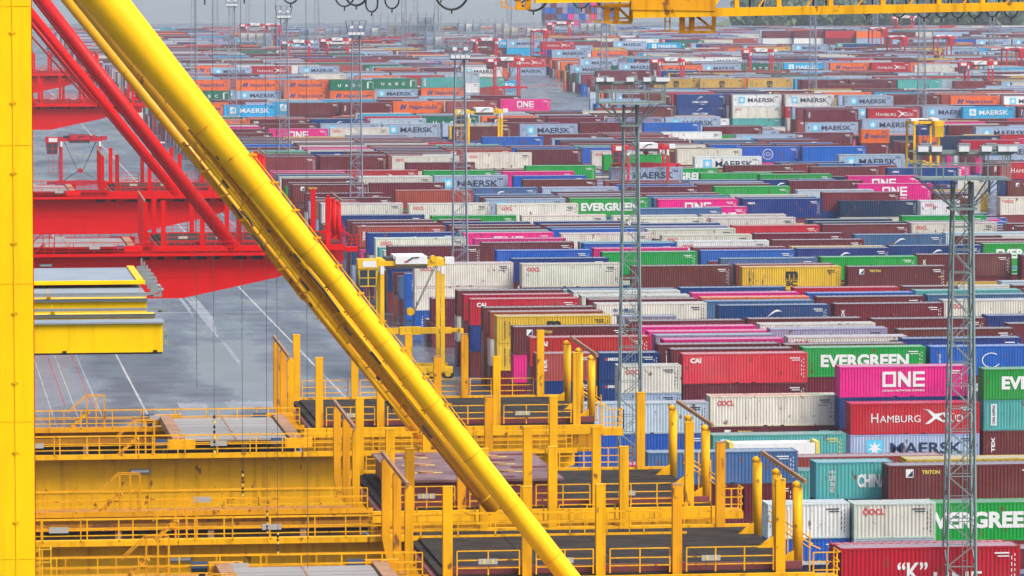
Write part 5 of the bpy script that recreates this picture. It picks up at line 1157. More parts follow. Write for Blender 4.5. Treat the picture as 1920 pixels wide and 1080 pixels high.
23090 116875 520 260 40 t MSC;24380 116875 580 290 20 n CAI;25010 116875 580 290 20 M CAI;25670 116875 580 290 40 o HAP;26960 116875 580 290 40 W -;19220 117123 0 290 40 n CAI;19220 117123 290 290 41 B CM2;19220 117123 580 290 41 B CM2;
6320 117505 0 290 40 R -;6320 117505 290 290 40 n -;8900 117505 520 260 40 M -;11480 117505 520 260 40 l MAE;17930 117505 290 290 40 W MAE;17930 117505 580 290 41 M -;19220 117505 290 290 40 w CS2;19220 117505 580 290 40 M CAI;
20510 117505 0 290 40 v CS2;20510 117505 290 290 40 v CS2;20510 117505 580 290 40 M TEX;21800 117505 580 290 40 n TEX;25670 117505 580 290 40 M CAI;26960 117505 580 290 40 R -;6320 118135 0 290 40 o HAP;6320 118135 290 290 40 R CAI;
19220 118135 290 290 40 l MAE;23090 118135 580 290 40 o HAP;24380 118135 580 290 40 C MAC;25670 118135 580 290 40 e -;26960 118135 580 290 40 o HAP;28250 118135 580 290 40 M -;6320 118765 0 290 40 M TEX;6320 118765 290 290 40 m -;
17930 118765 580 290 20 l MAE;18560 118765 580 290 20 m -;19220 118765 290 290 40 v CS2;19220 118765 580 290 40 R HAM;20510 118765 580 290 40 B CMA;28250 118765 580 290 40 C MAC;6320 119395 0 290 40 B SEA;6320 119395 290 290 40 M -;
17930 119395 580 290 40 w CS2;19220 119395 580 290 40 l MAE;20510 119395 580 290 20 M -;21140 119395 580 290 20 M -;21800 119395 580 290 40 M TRI;23090 119395 580 290 40 w CS2;24380 119395 580 290 20 M -;25010 119395 580 290 20 M -;
25670 119395 580 290 40 M TRI;26960 119395 580 290 40 M -;28250 119395 580 290 40 l MAE;6320 120025 0 290 40 w OOC;6320 120025 290 290 40 M TEX;17930 120025 580 290 40 v -;19220 120025 580 290 40 e -;20510 120025 580 290 40 M CAI;
21800 120025 580 290 40 W -;25670 120025 580 290 40 l MAE;26960 120025 580 290 40 l MAE;6320 120655 0 290 40 m TEX;6320 120655 290 290 40 e -;17930 120655 580 290 40 M TEX;19220 120655 580 290 20 l MAE;19850 120655 580 290 20 C MAC;
20510 120655 580 290 40 l MAE;23090 120655 580 290 40 t MSC;24380 120655 580 290 40 M -;25670 120655 580 290 40 w OOC;26960 120655 580 290 20 M TEX;27590 120655 580 290 20 w CS2;28250 120655 580 290 40 v CS2;6320 121285 0 290 40 M CAI;
6320 121285 290 290 40 e -;17930 121285 520 260 40 o HAP;19220 121285 580 290 40 v -;20510 121285 580 290 40 M CAI;6320 121915 0 290 40 m -;6320 121915 290 290 40 G UAS;19220 121915 580 290 40 B -;20510 121915 580 290 20 m TEX;
21140 121915 580 290 20 M CAI;21800 121915 580 290 40 l MAE;6320 122545 0 290 40 v CS2;6320 122545 290 290 40 M -;16640 122545 0 290 40 w -;17930 122545 290 290 40 n TEX;28250 122545 580 290 40 l MAE;24380 124263 580 290 40 M -;
6320 125065 0 290 40 w OOC;14060 125065 290 290 40 w -;29540 125065 580 290 40 w -;6320 125695 0 290 40 M CAI;6320 125695 290 290 40 B -;6320 125695 580 290 41 C MAC;6320 126325 0 290 20 w -;6320 126325 290 290 20 o HAP;
6320 126325 580 290 20 o HAP;6950 126325 580 290 20 M -;28250 126325 580 290 41 m -;29540 126325 580 290 40 l MAE;6320 126955 0 290 20 e -;6320 126955 290 290 20 W -;6320 126955 580 290 20 o HAP;6950 126955 580 290 20 W -;
12770 126955 245 245 40 m TEX;26960 127507 580 290 41 c -;6320 127585 0 290 40 l MAE;6320 127585 290 290 40 G UAS;6320 127585 580 290 40 M CAI;18560 127585 290 290 20 e -;29540 127585 580 290 40 t MSC;25670 127671 580 290 41 M TEX;
24380 127837 580 290 41 M -;6320 128215 0 290 40 M -;6320 128215 290 290 40 l MAE;6320 128215 580 290 40 W -;24380 128215 580 290 40 M CAI;25670 128215 580 290 40 M -;26960 128215 580 290 40 m -;28250 128215 580 290 40 e -;
29540 128215 580 290 40 m -;6320 128845 0 290 40 m -;6320 128845 290 290 40 l MAE;6320 128845 580 290 40 m TEX;24380 128845 290 290 40 o HAP;24380 128845 580 290 40 C MAC;25670 128845 580 290 40 M TEX;26960 128845 580 290 40 C MAC;
28250 128845 580 290 40 G UAS;29540 128845 580 290 40 M CAI;23090 128906 580 290 41 t MSC;21800 129069 580 290 41 t MSC;20561 129233 580 290 41 t MSC;11720 129465 290 290 41 o HAP;11720 129465 580 290 41 G UAS;6320 129475 0 290 40 m -;
6320 129475 290 290 40 w -;6320 129475 580 290 40 M CAI;19220 129475 290 290 40 M CAI;21800 129475 580 290 40 w OOC;23090 129475 580 290 40 o HAP;24380 129475 580 290 40 l MAE;10481 129618 290 290 41 o HAP;10481 129618 580 290 41 o HAP;
9207 129782 290 290 41 l MAE;9207 129782 580 290 41 o HAP;7848 129957 290 290 41 G UAS;7848 129957 580 290 41 o HAP;6320 130105 0 290 40 R CAI;6320 130105 290 290 40 R HAM;6320 130105 580 290 40 G UAS;10190 130105 290 290 40 M -;
10190 130105 580 290 40 v -;11480 130105 290 290 40 v CS2;11480 130105 580 290 40 n -;20510 130105 520 260 40 M -;21800 130105 580 290 40 M -;23090 130105 580 290 40 v CS2;13022 130687 290 290 41 l MAE;13022 130687 580 290 41 G UAS;
6320 130735 0 290 40 M TRI;6320 130735 290 290 40 b -;6320 130735 580 290 40 m TEX;7610 130735 290 290 40 W MAE;7610 130735 580 290 40 l MAE;8900 130735 290 290 40 l MAE;8900 130735 580 290 40 n TEX;20510 130735 290 290 40 l MAE;
20510 130735 580 290 40 v CS2;21800 130735 580 290 40 w CS2;23090 130735 580 290 40 M TRI;24380 130735 580 290 40 l MAE;25670 130735 580 290 40 l MAE;26960 130735 580 290 40 n CAI;28250 130735 580 290 40 R CAI;29540 130735 580 290 40 M -;
30830 130735 580 290 40 t MSC;6320 131365 0 290 40 m TEX;6320 131365 290 290 40 R -;6320 131365 580 290 40 l MAE;7610 131365 580 290 40 C MAC;8900 131365 580 290 40 M TRI;10190 131365 580 290 20 C MAC;10820 131365 580 290 20 l MAE;
12770 131365 580 290 40 l MAE;20510 131365 290 290 40 B CMA;25670 131365 580 290 40 w OOC;26960 131365 580 290 40 l MAE;28250 131365 580 290 40 c CSC;29540 131365 580 290 40 v -;14426 131454 290 290 41 o HAP;14426 131454 580 290 41 c CSC;
6320 131995 0 290 20 b -;6320 131995 290 290 20 m -;6320 131995 580 290 20 W -;6950 131995 580 290 20 w -;7610 131995 580 290 40 C MAC;14060 131995 290 290 40 M TRI;21800 131995 580 290 40 l MAE;23090 131995 580 290 40 l MAE;
24380 131995 580 290 40 G UAS;25670 131995 580 290 40 m TEX;28250 131995 580 290 40 l MAE;29540 131995 580 290 40 e -;30830 131995 580 290 40 W OOC;6320 132625 0 290 40 B CMA;6320 132625 290 290 40 M CAI;7610 132625 580 290 40 w CS2;
8900 132625 580 290 40 v CS2;10190 132625 580 290 20 o HAP;10820 132625 580 290 20 M TEX;23090 132625 580 290 20 M -;23720 132625 580 290 20 c CSC;24380 132625 580 290 40 M TRI;6320 133255 0 290 40 W OOC;6320 133255 290 290 40 o HAP;
6320 133255 580 290 40 M -;7610 133255 580 290 40 l MAE;12770 133255 580 290 40 o HAP;14060 133255 290 290 40 W OOC;14060 133255 580 290 40 R -;21800 133255 580 290 40 M -;23090 133255 580 290 20 l MAE;23720 133255 580 290 20 t MSC;
24380 133255 580 290 20 M TEX;25010 133255 580 290 20 n -;25670 133255 580 290 40 M -;26960 133255 580 290 40 M -;29540 133255 580 290 40 l MAE;6320 133885 0 290 40 t MSC;6320 133885 290 290 40 l MAE;6320 133885 580 290 40 l MAE;
7610 133885 580 290 40 o HAP;14060 133885 580 290 40 l MAE;15350 133885 0 290 40 M -;21800 133885 580 290 40 M TRI;28250 133885 580 290 40 e -;29540 133885 580 290 40 w -;30830 133885 580 290 40 M CAI;6320 134515 0 290 40 l MAE;
6320 134515 290 290 40 o HAP;6320 134515 580 290 40 M -;7610 134515 580 290 40 B CMA;8900 134515 580 290 40 M TEX;10190 134515 580 290 40 l MAE;21800 134515 580 290 40 t MSC;23090 134515 580 290 20 t MSC;23720 134515 580 290 20 l MAE;
24380 134515 580 290 40 M -;25670 134515 580 290 20 C MAC;26300 134515 580 290 20 m TEX;26960 134515 580 290 40 M -;28250 134515 580 290 20 B CMA;28880 134515 580 290 20 o HAP;29540 134515 580 290 40 e -;30830 134515 580 290 40 M -;
32120 134515 580 290 40 M TEX;6320 135145 0 290 40 e -;6320 135145 290 290 40 w OOC;6320 135145 580 290 40 w -;8900 135145 580 290 40 B CMA;10190 135145 580 290 40 M -;11480 135145 580 290 40 w OOC;12770 135145 520 260 40 v -;
21800 135145 520 260 40 C MAC;25670 135145 580 290 40 l MAE;26960 135145 580 290 40 R CAI;6320 135775 0 290 40 B -;6320 135775 290 290 40 e -;6320 135775 580 290 40 w CS2;7610 135775 580 290 40 v CS2;8900 135775 580 290 40 m TEX;
11480 135775 580 290 40 l MAE;12770 135775 580 290 40 l MAE;14060 135775 580 290 40 l MAE;15350 135775 0 290 40 l MAE;15350 135775 290 290 40 W OOC;15350 135775 580 290 41 e -;26960 135775 580 290 20 M -;27590 135775 580 290 20 R -;
30830 135775 580 290 40 e -;6320 136405 0 290 40 l MAE;6320 136405 290 290 40 M TEX;6320 136405 580 290 40 W -;7610 136405 580 290 40 o HAP;11480 136405 580 290 40 l MAE;12770 136405 580 290 40 M -;14060 136405 580 290 40 M TEX;
15350 136405 580 290 40 n CAI;21800 136405 580 290 40 B CMA;23090 136405 580 290 40 M -;24380 136405 580 290 40 n TEX;25670 136405 580 290 40 l MAE;26960 136405 580 290 40 M -;30830 136405 580 290 40 c CSC;32120 136405 580 290 40 e -;
20049 136712 0 290 40 R -;20049 136712 290 290 41 M -;20049 136712 580 290 41 M TEX;6320 137035 0 290 40 R -;6320 137035 290 290 40 n TEX;6320 137035 580 290 40 B CMA;7610 137035 580 290 40 l MAE;12770 137035 580 290 40 l MAE;
14060 137035 580 290 40 M -;20510 137035 290 290 40 v CS2;20510 137035 580 290 40 M TEX;21800 137035 580 290 40 e -;23090 137035 580 290 40 o HAP;30830 137035 580 290 40 M TEX;6320 137665 0 290 40 b -;6320 137665 290 290 40 M CAI;
6320 137665 580 290 40 n -;7610 137665 580 290 40 M -;12770 137665 580 290 40 R -;20510 137665 580 290 40 B SEA;21800 137665 580 290 40 M -;23720 137665 580 290 20 v -;25670 137665 580 290 40 M -;6320 138295 0 290 20 M TRI;
6320 138295 290 290 20 M TEX;6320 138295 580 290 20 w -;6950 138295 580 290 20 m TEX;7610 138295 580 290 40 l MAE;32120 138295 580 290 40 C MAC;6320 138925 0 290 40 M TRI;6320 138925 290 290 40 m -;6320 138925 580 290 40 o HAP;
14060 138925 580 290 40 m TEX;6320 139555 0 290 40 R HAM;15350 139555 520 260 40 b -;32120 139555 580 290 40 l MAE;6320 140185 0 290 20 M TEX;6320 140185 290 290 20 n TEX;6320 140185 580 290 20 l MAE;6950 140185 580 290 20 M CAI;
14060 140185 580 290 40 o HAP;15350 140185 580 290 40 M TEX;16640 140185 0 290 40 n TEX;16640 140185 290 290 40 c CSC;20510 140185 0 290 40 M TRI;20510 140185 290 290 40 l MAE;32120 140185 580 290 40 e -;6320 140815 0 290 20 e -;
6320 140815 290 290 20 M -;6320 140815 580 290 20 R -;6950 140815 580 290 20 v -;7610 140815 580 290 40 M CAI;14060 140815 580 290 40 M -;15350 140815 580 290 40 l MAE;16640 140815 290 290 40 G UAS;16640 140815 580 290 41 W MAE;
20510 140815 0 290 40 m -;20510 140815 290 290 40 R -;32120 140815 580 290 40 o HAP;30397 141354 580 290 41 w -;6320 141445 0 290 40 v -;6320 141445 290 290 40 l MAE;6320 141445 580 290 40 l MAE;7610 141445 580 290 20 n -;
8240 141445 580 290 20 W MAE;14060 141445 580 290 40 e -;15350 141445 580 290 40 R CAI;16640 141445 580 290 40 M -;20510 141445 0 245 40 e -;20510 141445 245 245 40 M TEX;9308 141841 580 290 40 l MAE;6320 142075 0 290 40 w CS2;
6320 142075 290 290 40 l MAE;6320 142075 580 290 40 n TEX;7610 142075 580 290 40 l MAE;14060 142075 580 290 40 c CSC;15350 142075 580 290 20 M TRI;15980 142075 580 290 20 l MAE;30830 142075 520 260 40 M -;32120 142075 520 260 40 m -;
22892 142321 580 290 40 o HAP;11978 142604 580 290 40 l MAE;6320 142705 0 290 40 w OOC;6320 142705 290 290 40 C MAC;6320 142705 580 290 40 M -;7610 142705 580 290 40 M -;15350 142705 580 290 40 M CAI;20510 142705 0 290 40 b COS;
20510 142705 290 290 40 m -;30830 142705 580 290 40 e -;10561 142786 290 290 40 R -;10561 142786 580 290 41 R HAM;24240 143289 580 290 40 l MAE;6320 143335 0 290 40 e -;6320 143335 290 290 40 C MAC;6320 143335 580 290 40 v -;
7610 143335 580 290 40 G UAS;8900 143335 580 290 40 o HAP;10190 143335 580 290 40 W MAE;11480 143335 580 290 40 W OOC;12770 143335 580 290 40 n -;14060 143335 520 260 40 e -;15350 143335 580 290 20 M TRI;15980 143335 580 290 20 C MAC;
16640 143335 580 290 40 e -;20510 143335 0 290 40 B -;20510 143335 290 290 40 l MAE;29540 143335 290 290 40 C MAC;32120 143335 520 260 40 M TEX;33410 143335 520 260 40 G UAS;25491 143706 580 290 41 G UAS;29571 143770 580 290 41 R HAM;
28332 143922 580 290 41 o HAP;6320 143965 0 290 40 M -;6320 143965 290 290 40 M CAI;6320 143965 580 290 40 M -;8900 143965 580 290 40 n -;10190 143965 580 290 40 w CS2;11480 143965 580 290 40 w OOC;12770 143965 580 290 40 M -;
14060 143965 580 290 40 G UAS;15350 143965 580 290 40 M CAI;16640 143965 580 290 40 M TRI;20510 143965 0 290 40 M -;20510 143965 290 290 40 G UAS;23090 143965 580 290 20 e -;23720 143965 580 290 20 M -;24380 143965 580 290 40 m -;
30830 143965 580 290 40 o HAP;32120 143965 580 290 40 M TEX;26930 144102 580 290 40 C MAC;6320 144595 0 290 40 l MAE;6320 144595 290 290 40 M TRI;6320 144595 580 290 40 M -;8900 144595 580 290 40 W -;10190 144595 580 290 40 l MAE;
12770 144595 580 290 40 m TEX;20510 144595 0 290 40 W -;20510 144595 290 290 40 M -;24380 144595 580 290 40 e -;25670 144595 580 290 20 M CAI;26300 144595 580 290 20 l MAE;26960 144595 580 290 40 W -;28250 144595 580 290 40 v -;
29540 144595 580 290 40 o HAP;32120 144595 580 290 40 o HAP;33410 144595 580 290 40 M -;21933 144746 580 290 41 l MAE;7610 145225 580 290 40 l MAE;8900 145225 580 290 40 e -;10190 145225 580 290 40 m TEX;11480 145225 580 290 40 M -;
14060 145225 580 290 40 v CS2;15350 145225 580 290 40 B CMA;16640 145225 580 290 40 o HAP;20510 145225 0 260 40 M CAI;20510 145225 260 260 40 G UAS;20510 145225 520 260 41 l MAE;21800 145225 520 260 20 G UAS;23090 145225 520 260 40 G UAS;
25670 145225 580 290 40 l MAE;26960 145225 580 290 40 n TEX;34700 145225 580 290 40 M -;6320 145855 0 290 40 l MAE;6320 145855 290 290 40 l MAE;6320 145855 580 290 40 l MAE;7610 145855 580 290 40 l MAE;8900 145855 580 290 40 l MAE;
10190 145855 580 290 40 G UAS;11480 145855 580 290 40 M -;12770 145855 580 290 40 G UAS;14060 145855 580 290 40 l MAE;15350 145855 580 290 40 o HAP;16640 145855 580 290 40 l MAE;20510 145855 0 290 40 M CAI;20510 145855 290 290 40 M -;
23090 145855 580 290 40 o HAP;24380 145855 580 290 40 l MAE;26960 145855 580 290 40 M -;33410 145855 580 290 40 o HAP;34700 145855 580 290 40 M CAI;6320 146485 0 290 40 m TEX;6320 146485 290 290 40 e -;6320 146485 580 290 40 l MAE;
7610 146485 580 290 40 C MAC;8900 146485 580 290 40 M CAI;10190 146485 580 290 40 m -;11480 146485 580 290 40 W OOC;12770 146485 580 290 40 c CSC;14060 146485 580 290 40 M -;15350 146485 580 290 40 v CS2;16640 146485 580 290 40 M TEX;
17930 146485 0 290 40 C MAC;20510 146485 0 290 40 o HAP;20510 146485 290 290 40 t MSC;23090 146485 580 290 40 C MAC;24380 146485 580 290 40 v CS2;25670 146485 580 290 40 l MAE;26960 146485 580 290 40 R -;28250 146485 580 290 40 v CS2;
29540 146485 580 290 40 e -;30830 146485 580 290 40 M -;32120 146485 580 290 40 v CS2;33410 146485 580 290 40 R HAM;34700 146485 580 290 40 n -;6320 149005 0 290 40 l MAE;6320 149005 290 290 40 v CS2;7610 149005 580 290 40 R HAM;
8900 149005 580 290 40 M TEX;10190 149005 580 290 40 m -;11480 149005 580 290 40 v CS2;12770 149005 580 290 40 R -;14060 149005 580 290 40 m -;15350 149005 580 290 40 l MAE;17930 149005 0 290 40 l MAE;21800 149005 290 290 40 t MSC;
23090 149005 580 290 20 M TEX;23720 149005 580 290 20 G UAS;24380 149005 580 290 40 W -;26960 149005 580 290 40 M -;28250 149005 580 290 40 B CMA;29540 149005 580 290 40 R HAM;30830 149005 580 290 40 M -;32120 149005 580 290 40 t MSC;
33410 149005 580 290 40 R CAI;34700 149005 580 290 40 l MAE;6320 149635 0 290 40 l MAE;8900 149635 580 290 40 M TRI;10190 149635 580 290 40 W OOC;11480 149635 580 290 40 W -;12770 149635 580 290 40 m -;16640 149635 580 290 40 v CS2;
17930 149635 0 290 40 M -;17930 149635 290 290 40 o HAP;17930 149635 580 290 40 M -;23090 149635 580 290 40 C MAC;26960 149635 580 290 40 b COS;28250 149635 580 290 20 M TRI;28880 149635 580 290 20 m TEX;29540 149635 580 290 40 R HAM;
30830 149635 580 290 40 M TRI;34700 149635 580 290 40 M TRI;21436 149639 290 290 40 m -;21436 149639 580 290 41 l MAE;6320 150265 0 290 40 e -;6320 150265 290 290 40 w OOC;6320 150265 580 290 40 M CAI;7610 150265 580 290 40 l MAE;
10190 150265 580 290 40 e -;11480 150265 580 290 40 o HAP;12770 150265 580 290 40 n CAI;14060 150265 580 290 40 R HAM;16640 150265 580 290 40 B SEA;17930 150265 580 290 40 w -;21800 150265 580 290 20 M -;22430 150265 580 290 20 v CS2;
23090 150265 580 290 40 C MAC;26960 150265 580 290 40 M -;28250 150265 580 290 40 M -;29540 150265 580 290 40 C MAC;30830 150265 580 290 40 l MAE;32120 150265 520 260 40 M TRI;33410 150265 520 260 40 M TRI;34700 150265 580 290 40 M TEX;
6320 150895 0 290 40 M TEX;6320 150895 290 290 40 l MAE;6320 150895 580 290 40 M -;7610 150895 580 290 40 M TRI;8900 150895 580 290 40 l MAE;10190 150895 580 290 40 G UAS;11480 150895 580 290 20 B CMA;12110 150895 580 290 20 l MAE;
15350 150895 520 260 40 w OOC;21800 150895 580 290 40 w CS2;23090 150895 580 290 40 t MSC;24380 150895 580 290 40 w OOC;25670 150895 580 290 40 W MAE;26960 150895 520 260 40 l MAE;32120 150895 520 260 40 C MAC;33410 150895 580 290 40 l MAE;
34700 150895 580 290 40 M TRI;35990 150895 580 290 40 l MAE;6320 151525 0 290 40 m -;6320 151525 290 290 40 n -;6320 151525 580 290 40 G UAS;10190 151525 580 290 40 l MAE;11480 151525 580 290 40 n -;12770 151525 580 290 40 M CAI;
14060 151525 580 290 40 B -;15350 151525 580 290 40 M -;16640 151525 580 290 40 e -;17930 151525 580 290 40 e -;21800 151525 580 290 40 m TEX;23090 151525 580 290 40 m TEX;24380 151525 580 290 40 M -;25670 151525 580 290 40 B CMA;
26960 151525 580 290 40 v CS2;28250 151525 580 290 40 M -;30830 151525 580 290 40 m TEX;33410 151525 580 290 40 t MSC;34700 151525 580 290 40 e -;35990 151525 580 290 40 C MAC;6320 152155 0 290 40 W -;6320 152155 290 290 40 M -;
6320 152155 580 290 40 n -;7610 152155 580 290 40 v CS2;8900 152155 580 290 40 n CAI;10190 152155 580 290 40 M -;11480 152155 580 290 20 l MAE;12110 152155 580 290 20 M TRI;12770 152155 580 290 40 v -;16640 152155 580 290 40 l MAE;
17930 152155 580 290 40 W OOC;23090 152155 580 290 40 l MAE;24380 152155 580 290 40 l MAE;26960 152155 580 290 40 M -;28250 152155 580 290 40 l MAE;29540 152155 580 290 40 w -;32120 152155 580 290 40 l MAE;33410 152155 580 290 40 M TRI;
34700 152155 580 290 40 n TEX;35990 152155 580 290 40 M -;6320 152785 0 260 20 M CAI;6320 152785 260 260 20 o HAP;6320 152785 520 260 20 o HAP;7610 152785 580 290 40 M TRI;8900 152785 580 290 40 v -;10190 152785 580 290 40 R -;
11480 152785 580 290 40 m TEX;16640 152785 580 290 40 m TEX;17930 152785 580 290 40 n CAI;21800 152785 290 290 40 R CAI;23090 152785 580 290 40 C MAC;24380 152785 580 290 40 w -;25670 152785 580 290 40 R HAM;26960 152785 580 290 40 l MAE;
28250 152785 580 290 40 M TRI;32120 152785 580 290 40 M -;33410 152785 580 290 40 R -;34700 152785 580 290 20 M -;35330 152785 580 290 20 M -;35990 152785 580 290 40 n TEX;6320 153415 0 260 40 M -;6320 153415 260 260 40 m TEX;
6320 153415 520 260 40 G UAS;7610 153415 580 290 40 M -;11480 153415 580 290 40 e -;12770 153415 580 290 40 B -;14060 153415 580 290 40 m -;15350 153415 580 290 40 M CAI;16640 153415 580 290 40 C MAC;21800 153415 290 290 40 w CS2;
25670 153415 580 290 20 R -;26300 153415 580 290 20 B SEA;26960 153415 580 290 40 W OOC;28250 153415 580 290 40 l MAE;29540 153415 580 290 40 w OOC;6320 154045 0 260 40 m -;6320 154045 260 260 40 M -;6320 154045 520 260 40 o HAP;
7610 154045 580 290 40 M CAI;14060 154045 580 290 40 e -;15350 154045 580 290 40 n TEX;16640 154045 580 290 40 w CS2;17930 154045 580 290 40 M -;21800 154045 290 290 40 o HAP;24380 154045 580 290 20 w OOC;25010 154045 580 290 20 m -;
25670 154045 580 290 40 B -;26960 154045 580 290 40 v CS2;28250 154045 580 290 40 M -;30830 154045 580 290 40 M TRI;32120 154045 580 290 40 l MAE;35990 154045 580 290 40 t MSC;6320 154675 0 290 40 C MAC;6320 154675 290 290 40 C MAC;
6320 154675 580 290 40 w OOC;7610 154675 580 290 40 l MAE;8900 154675 580 290 40 v -;10190 154675 580 290 40 C MAC;19220 154675 0 290 20 m TEX;19220 154675 290 290 20 l MAE;21800 154675 290 290 40 M -;24380 154675 580 290 40 t MSC;
28250 154675 580 290 40 l MAE;29540 154675 580 290 40 l MAE;30830 154675 580 290 40 l MAE;32120 154675 580 290 40 R -;35990 154675 580 290 40 M CAI;6320 155305 0 290 40 M -;6320 155305 290 290 40 w -;6320 155305 580 290 40 w -;
7610 155305 580 290 40 M -;12770 155305 580 290 40 m -;15350 155305 580 290 40 v -;16640 155305 580 290 40 o HAP;17930 155305 580 290 40 e -;21800 155305 245 245 40 G UAS;24380 155305 580 290 40 W MAE;25670 155305 580 290 20 e -;
26300 155305 580 290 20 v -;26960 155305 580 290 40 e -;29540 155305 580 290 40 m TEX;30830 155305 580 290 40 m TEX;32120 155305 580 290 40 M -;6320 155935 0 290 40 M -;6320 155935 290 290 40 M TEX;6320 155935 580 290 40 t MSC;
7610 155935 580 290 40 G UAS;10190 155935 580 290 40 M TEX;11480 155935 580 290 40 M -;12770 155935 580 290 40 l MAE;14060 155935 580 290 40 G UAS;24380 155935 580 290 40 C MAC;25670 155935 580 290 40 R -;26960 155935 580 290 40 v CS2;
28250 155935 580 290 40 e -;30830 155935 580 290 40 B CMA;32120 155935 580 290 40 C MAC;35990 155935 580 290 40 l MAE;6320 156565 0 290 40 M TRI;6320 156565 290 290 40 M TEX;6320 156565 580 290 40 e -;7610 156565 580 290 40 W MAE;
8900 156565 580 290 40 M -;10190 156565 580 290 20 M TEX;10820 156565 580 290 20 W -;14060 156565 580 290 40 M -;17930 156565 580 290 40 l MAE;21800 156565 0 290 40 M -;21800 156565 290 290 40 o HAP;24380 156565 580 290 40 C MAC;
33410 156565 520 260 40 o HAP;6320 157195 0 290 40 M -;6320 157195 290 290 40 G UAS;6320 157195 580 290 40 M TEX;7610 157195 580 290 40 e -;8900 157195 580 290 40 l MAE;11480 157195 580 290 40 M TEX;14060 157195 580 290 40 M -;
16640 157195 580 290 40 n CAI;17930 157195 580 290 40 M CAI;21800 157195 0 290 40 o HAP;21800 157195 290 290 40 w CS2;24380 157195 580 290 40 o HAP;25670 157195 580 290 20 M CAI;26300 157195 580 290 20 e -;26960 157195 580 290 40 e -;
28250 157195 580 290 40 C MAC;29540 157195 580 290 40 m -;30830 157195 580 290 40 l MAE;32120 157195 580 290 40 M CAI;33410 157195 580 290 40 M TEX;35990 157195 580 290 40 l MAE;6320 157825 0 290 40 v -;6320 157825 290 290 40 w -;
6320 157825 580 290 40 v -;8900 157825 580 290 40 n CAI;10190 157825 580 290 40 l MAE;11480 157825 580 290 20 M TEX;12110 157825 580 290 20 l MAE;12770 157825 580 290 20 M -;13400 157825 580 290 20 M -;14060 157825 580 290 40 M TRI;
19220 157825 520 260 20 w CS2;21800 157825 0 290 40 o HAP;21800 157825 290 290 40 R HAM;25670 157825 580 290 40 M -;26960 157825 580 290 40 l MAE;28250 157825 580 290 40 m -;29540 157825 580 290 40 v CS2;33410 157825 580 290 40 l MAE;
6320 158455 0 290 40 m -;6320 158455 290 290 40 m TEX;6320 158455 580 290 40 b COS;7610 158455 580 290 40 l MAE;10190 158455 580 290 40 e -;12770 158455 580 290 40 l MAE;14060 158455 580 290 40 l MAE;16640 158455 580 290 40 M TEX;
17930 158455 580 290 40 M TEX;21800 158455 0 290 40 l MAE;21800 158455 290 290 40 M -;24380 158455 580 290 40 M TRI;26960 158455 580 290 40 R -;29540 158455 580 290 40 b COS;30830 158455 580 290 40 l MAE;32120 158455 580 290 40 M -;
33410 158455 580 290 40 e -;36620 158455 580 290 20 M TRI;7610 159085 580 290 40 l MAE;8900 159085 580 290 40 W OOC;10190 159085 580 290 40 v -;12770 159085 580 290 40 M CAI;14060 159085 580 290 40 c CSC;16640 159085 580 290 40 W MAE;
21800 159085 0 290 40 M -;21800 159085 290 290 40 o HAP;25670 159085 580 290 40 M -;32120 159085 580 290 40 l MAE;33410 159085 580 290 40 M -;23244 159366 580 290 40 o HAP;8900 159715 580 290 40 v -;10190 159715 580 290 40 R HAM;
12770 159715 580 290 40 m -;14060 159715 580 290 40 l MAE;15350 159715 580 290 40 l MAE;16640 159715 580 290 40 n TEX;23720 159715 580 290 20 n -;24380 159715 580 290 20 M -;25010 159715 580 290 20 v -;25670 159715 580 290 40 l MAE;
28250 159715 580 290 40 C MAC;33410 159715 580 290 40 M -;37280 159715 580 290 40 m TEX;35408 159948 580 290 40 l MAE;6320 160345 0 290 40 v CS2;6320 160345 290 290 40 l MAE;8900 160345 580 290 40 e -;10190 160345 580 290 40 o HAP;
15350 160345 580 290 40 R -;33410 160345 580 290 40 w -;20635 160522 0 290 41 l MAE;20635 160522 290 290 41 R HAM;22107 160939 290 290 40 o HAP;22107 160939 580 290 41 l MAE;6320 160975 0 290 40 R -;6320 160975 290 290 40 l MAE;
6320 160975 580 290 40 M -;7610 160975 580 290 40 C MAC;8900 160975 580 290 40 M TEX;11480 160975 580 290 40 G UAS;12770 160975 580 290 40 w OOC;15350 160975 580 290 40 m TEX;16640 160975 580 290 40 m -;19220 160975 580 290 40 M TRI;
23720 160975 580 290 20 l MAE;25670 160975 580 290 40 l MAE;35990 160975 580 290 20 c CSC;36620 160975 580 290 20 C MAC;37280 160975 580 290 40 W MAE;6320 161605 0 290 20 R CAI;6320 161605 290 290 20 t MSC;6320 161605 580 290 20 v CS2;
6950 161605 580 290 20 o HAP;7610 161605 580 290 40 M TRI;8900 161605 580 290 40 M TEX;11480 161605 580 290 40 m TEX;17930 161605 580 290 20 l MAE;18560 161605 580 290 20 m TEX;20510 161605 0 290 40 o HAP;21800 161605 0 290 40 B -;
26960 161605 580 290 40 n -;28250 161605 580 290 40 o HAP;32120 161605 580 290 40 M CAI;33410 161605 580 290 40 e -;34700 161605 580 290 40 t MSC;6320 162235 0 290 40 R -;6320 162235 290 290 40 M TEX;6320 162235 580 290 40 o HAP;
7610 162235 580 290 40 o HAP;8900 162235 580 290 40 R HAM;11480 162235 580 290 40 M TRI;12770 162235 580 290 40 M -;15350 162235 580 290 40 w CS2;20510 162235 0 290 40 M TRI;20510 162235 290 290 40 o HAP;25670 162235 580 290 40 m -;
32120 162235 580 290 40 M TEX;34700 162235 580 290 40 m TEX;37280 162235 580 290 40 o HAP;38570 162235 580 290 20 w -;7610 162865 580 290 40 e -;8900 162865 580 290 40 M TEX;10190 162865 580 290 20 M TEX;10820 162865 580 290 20 G UAS;
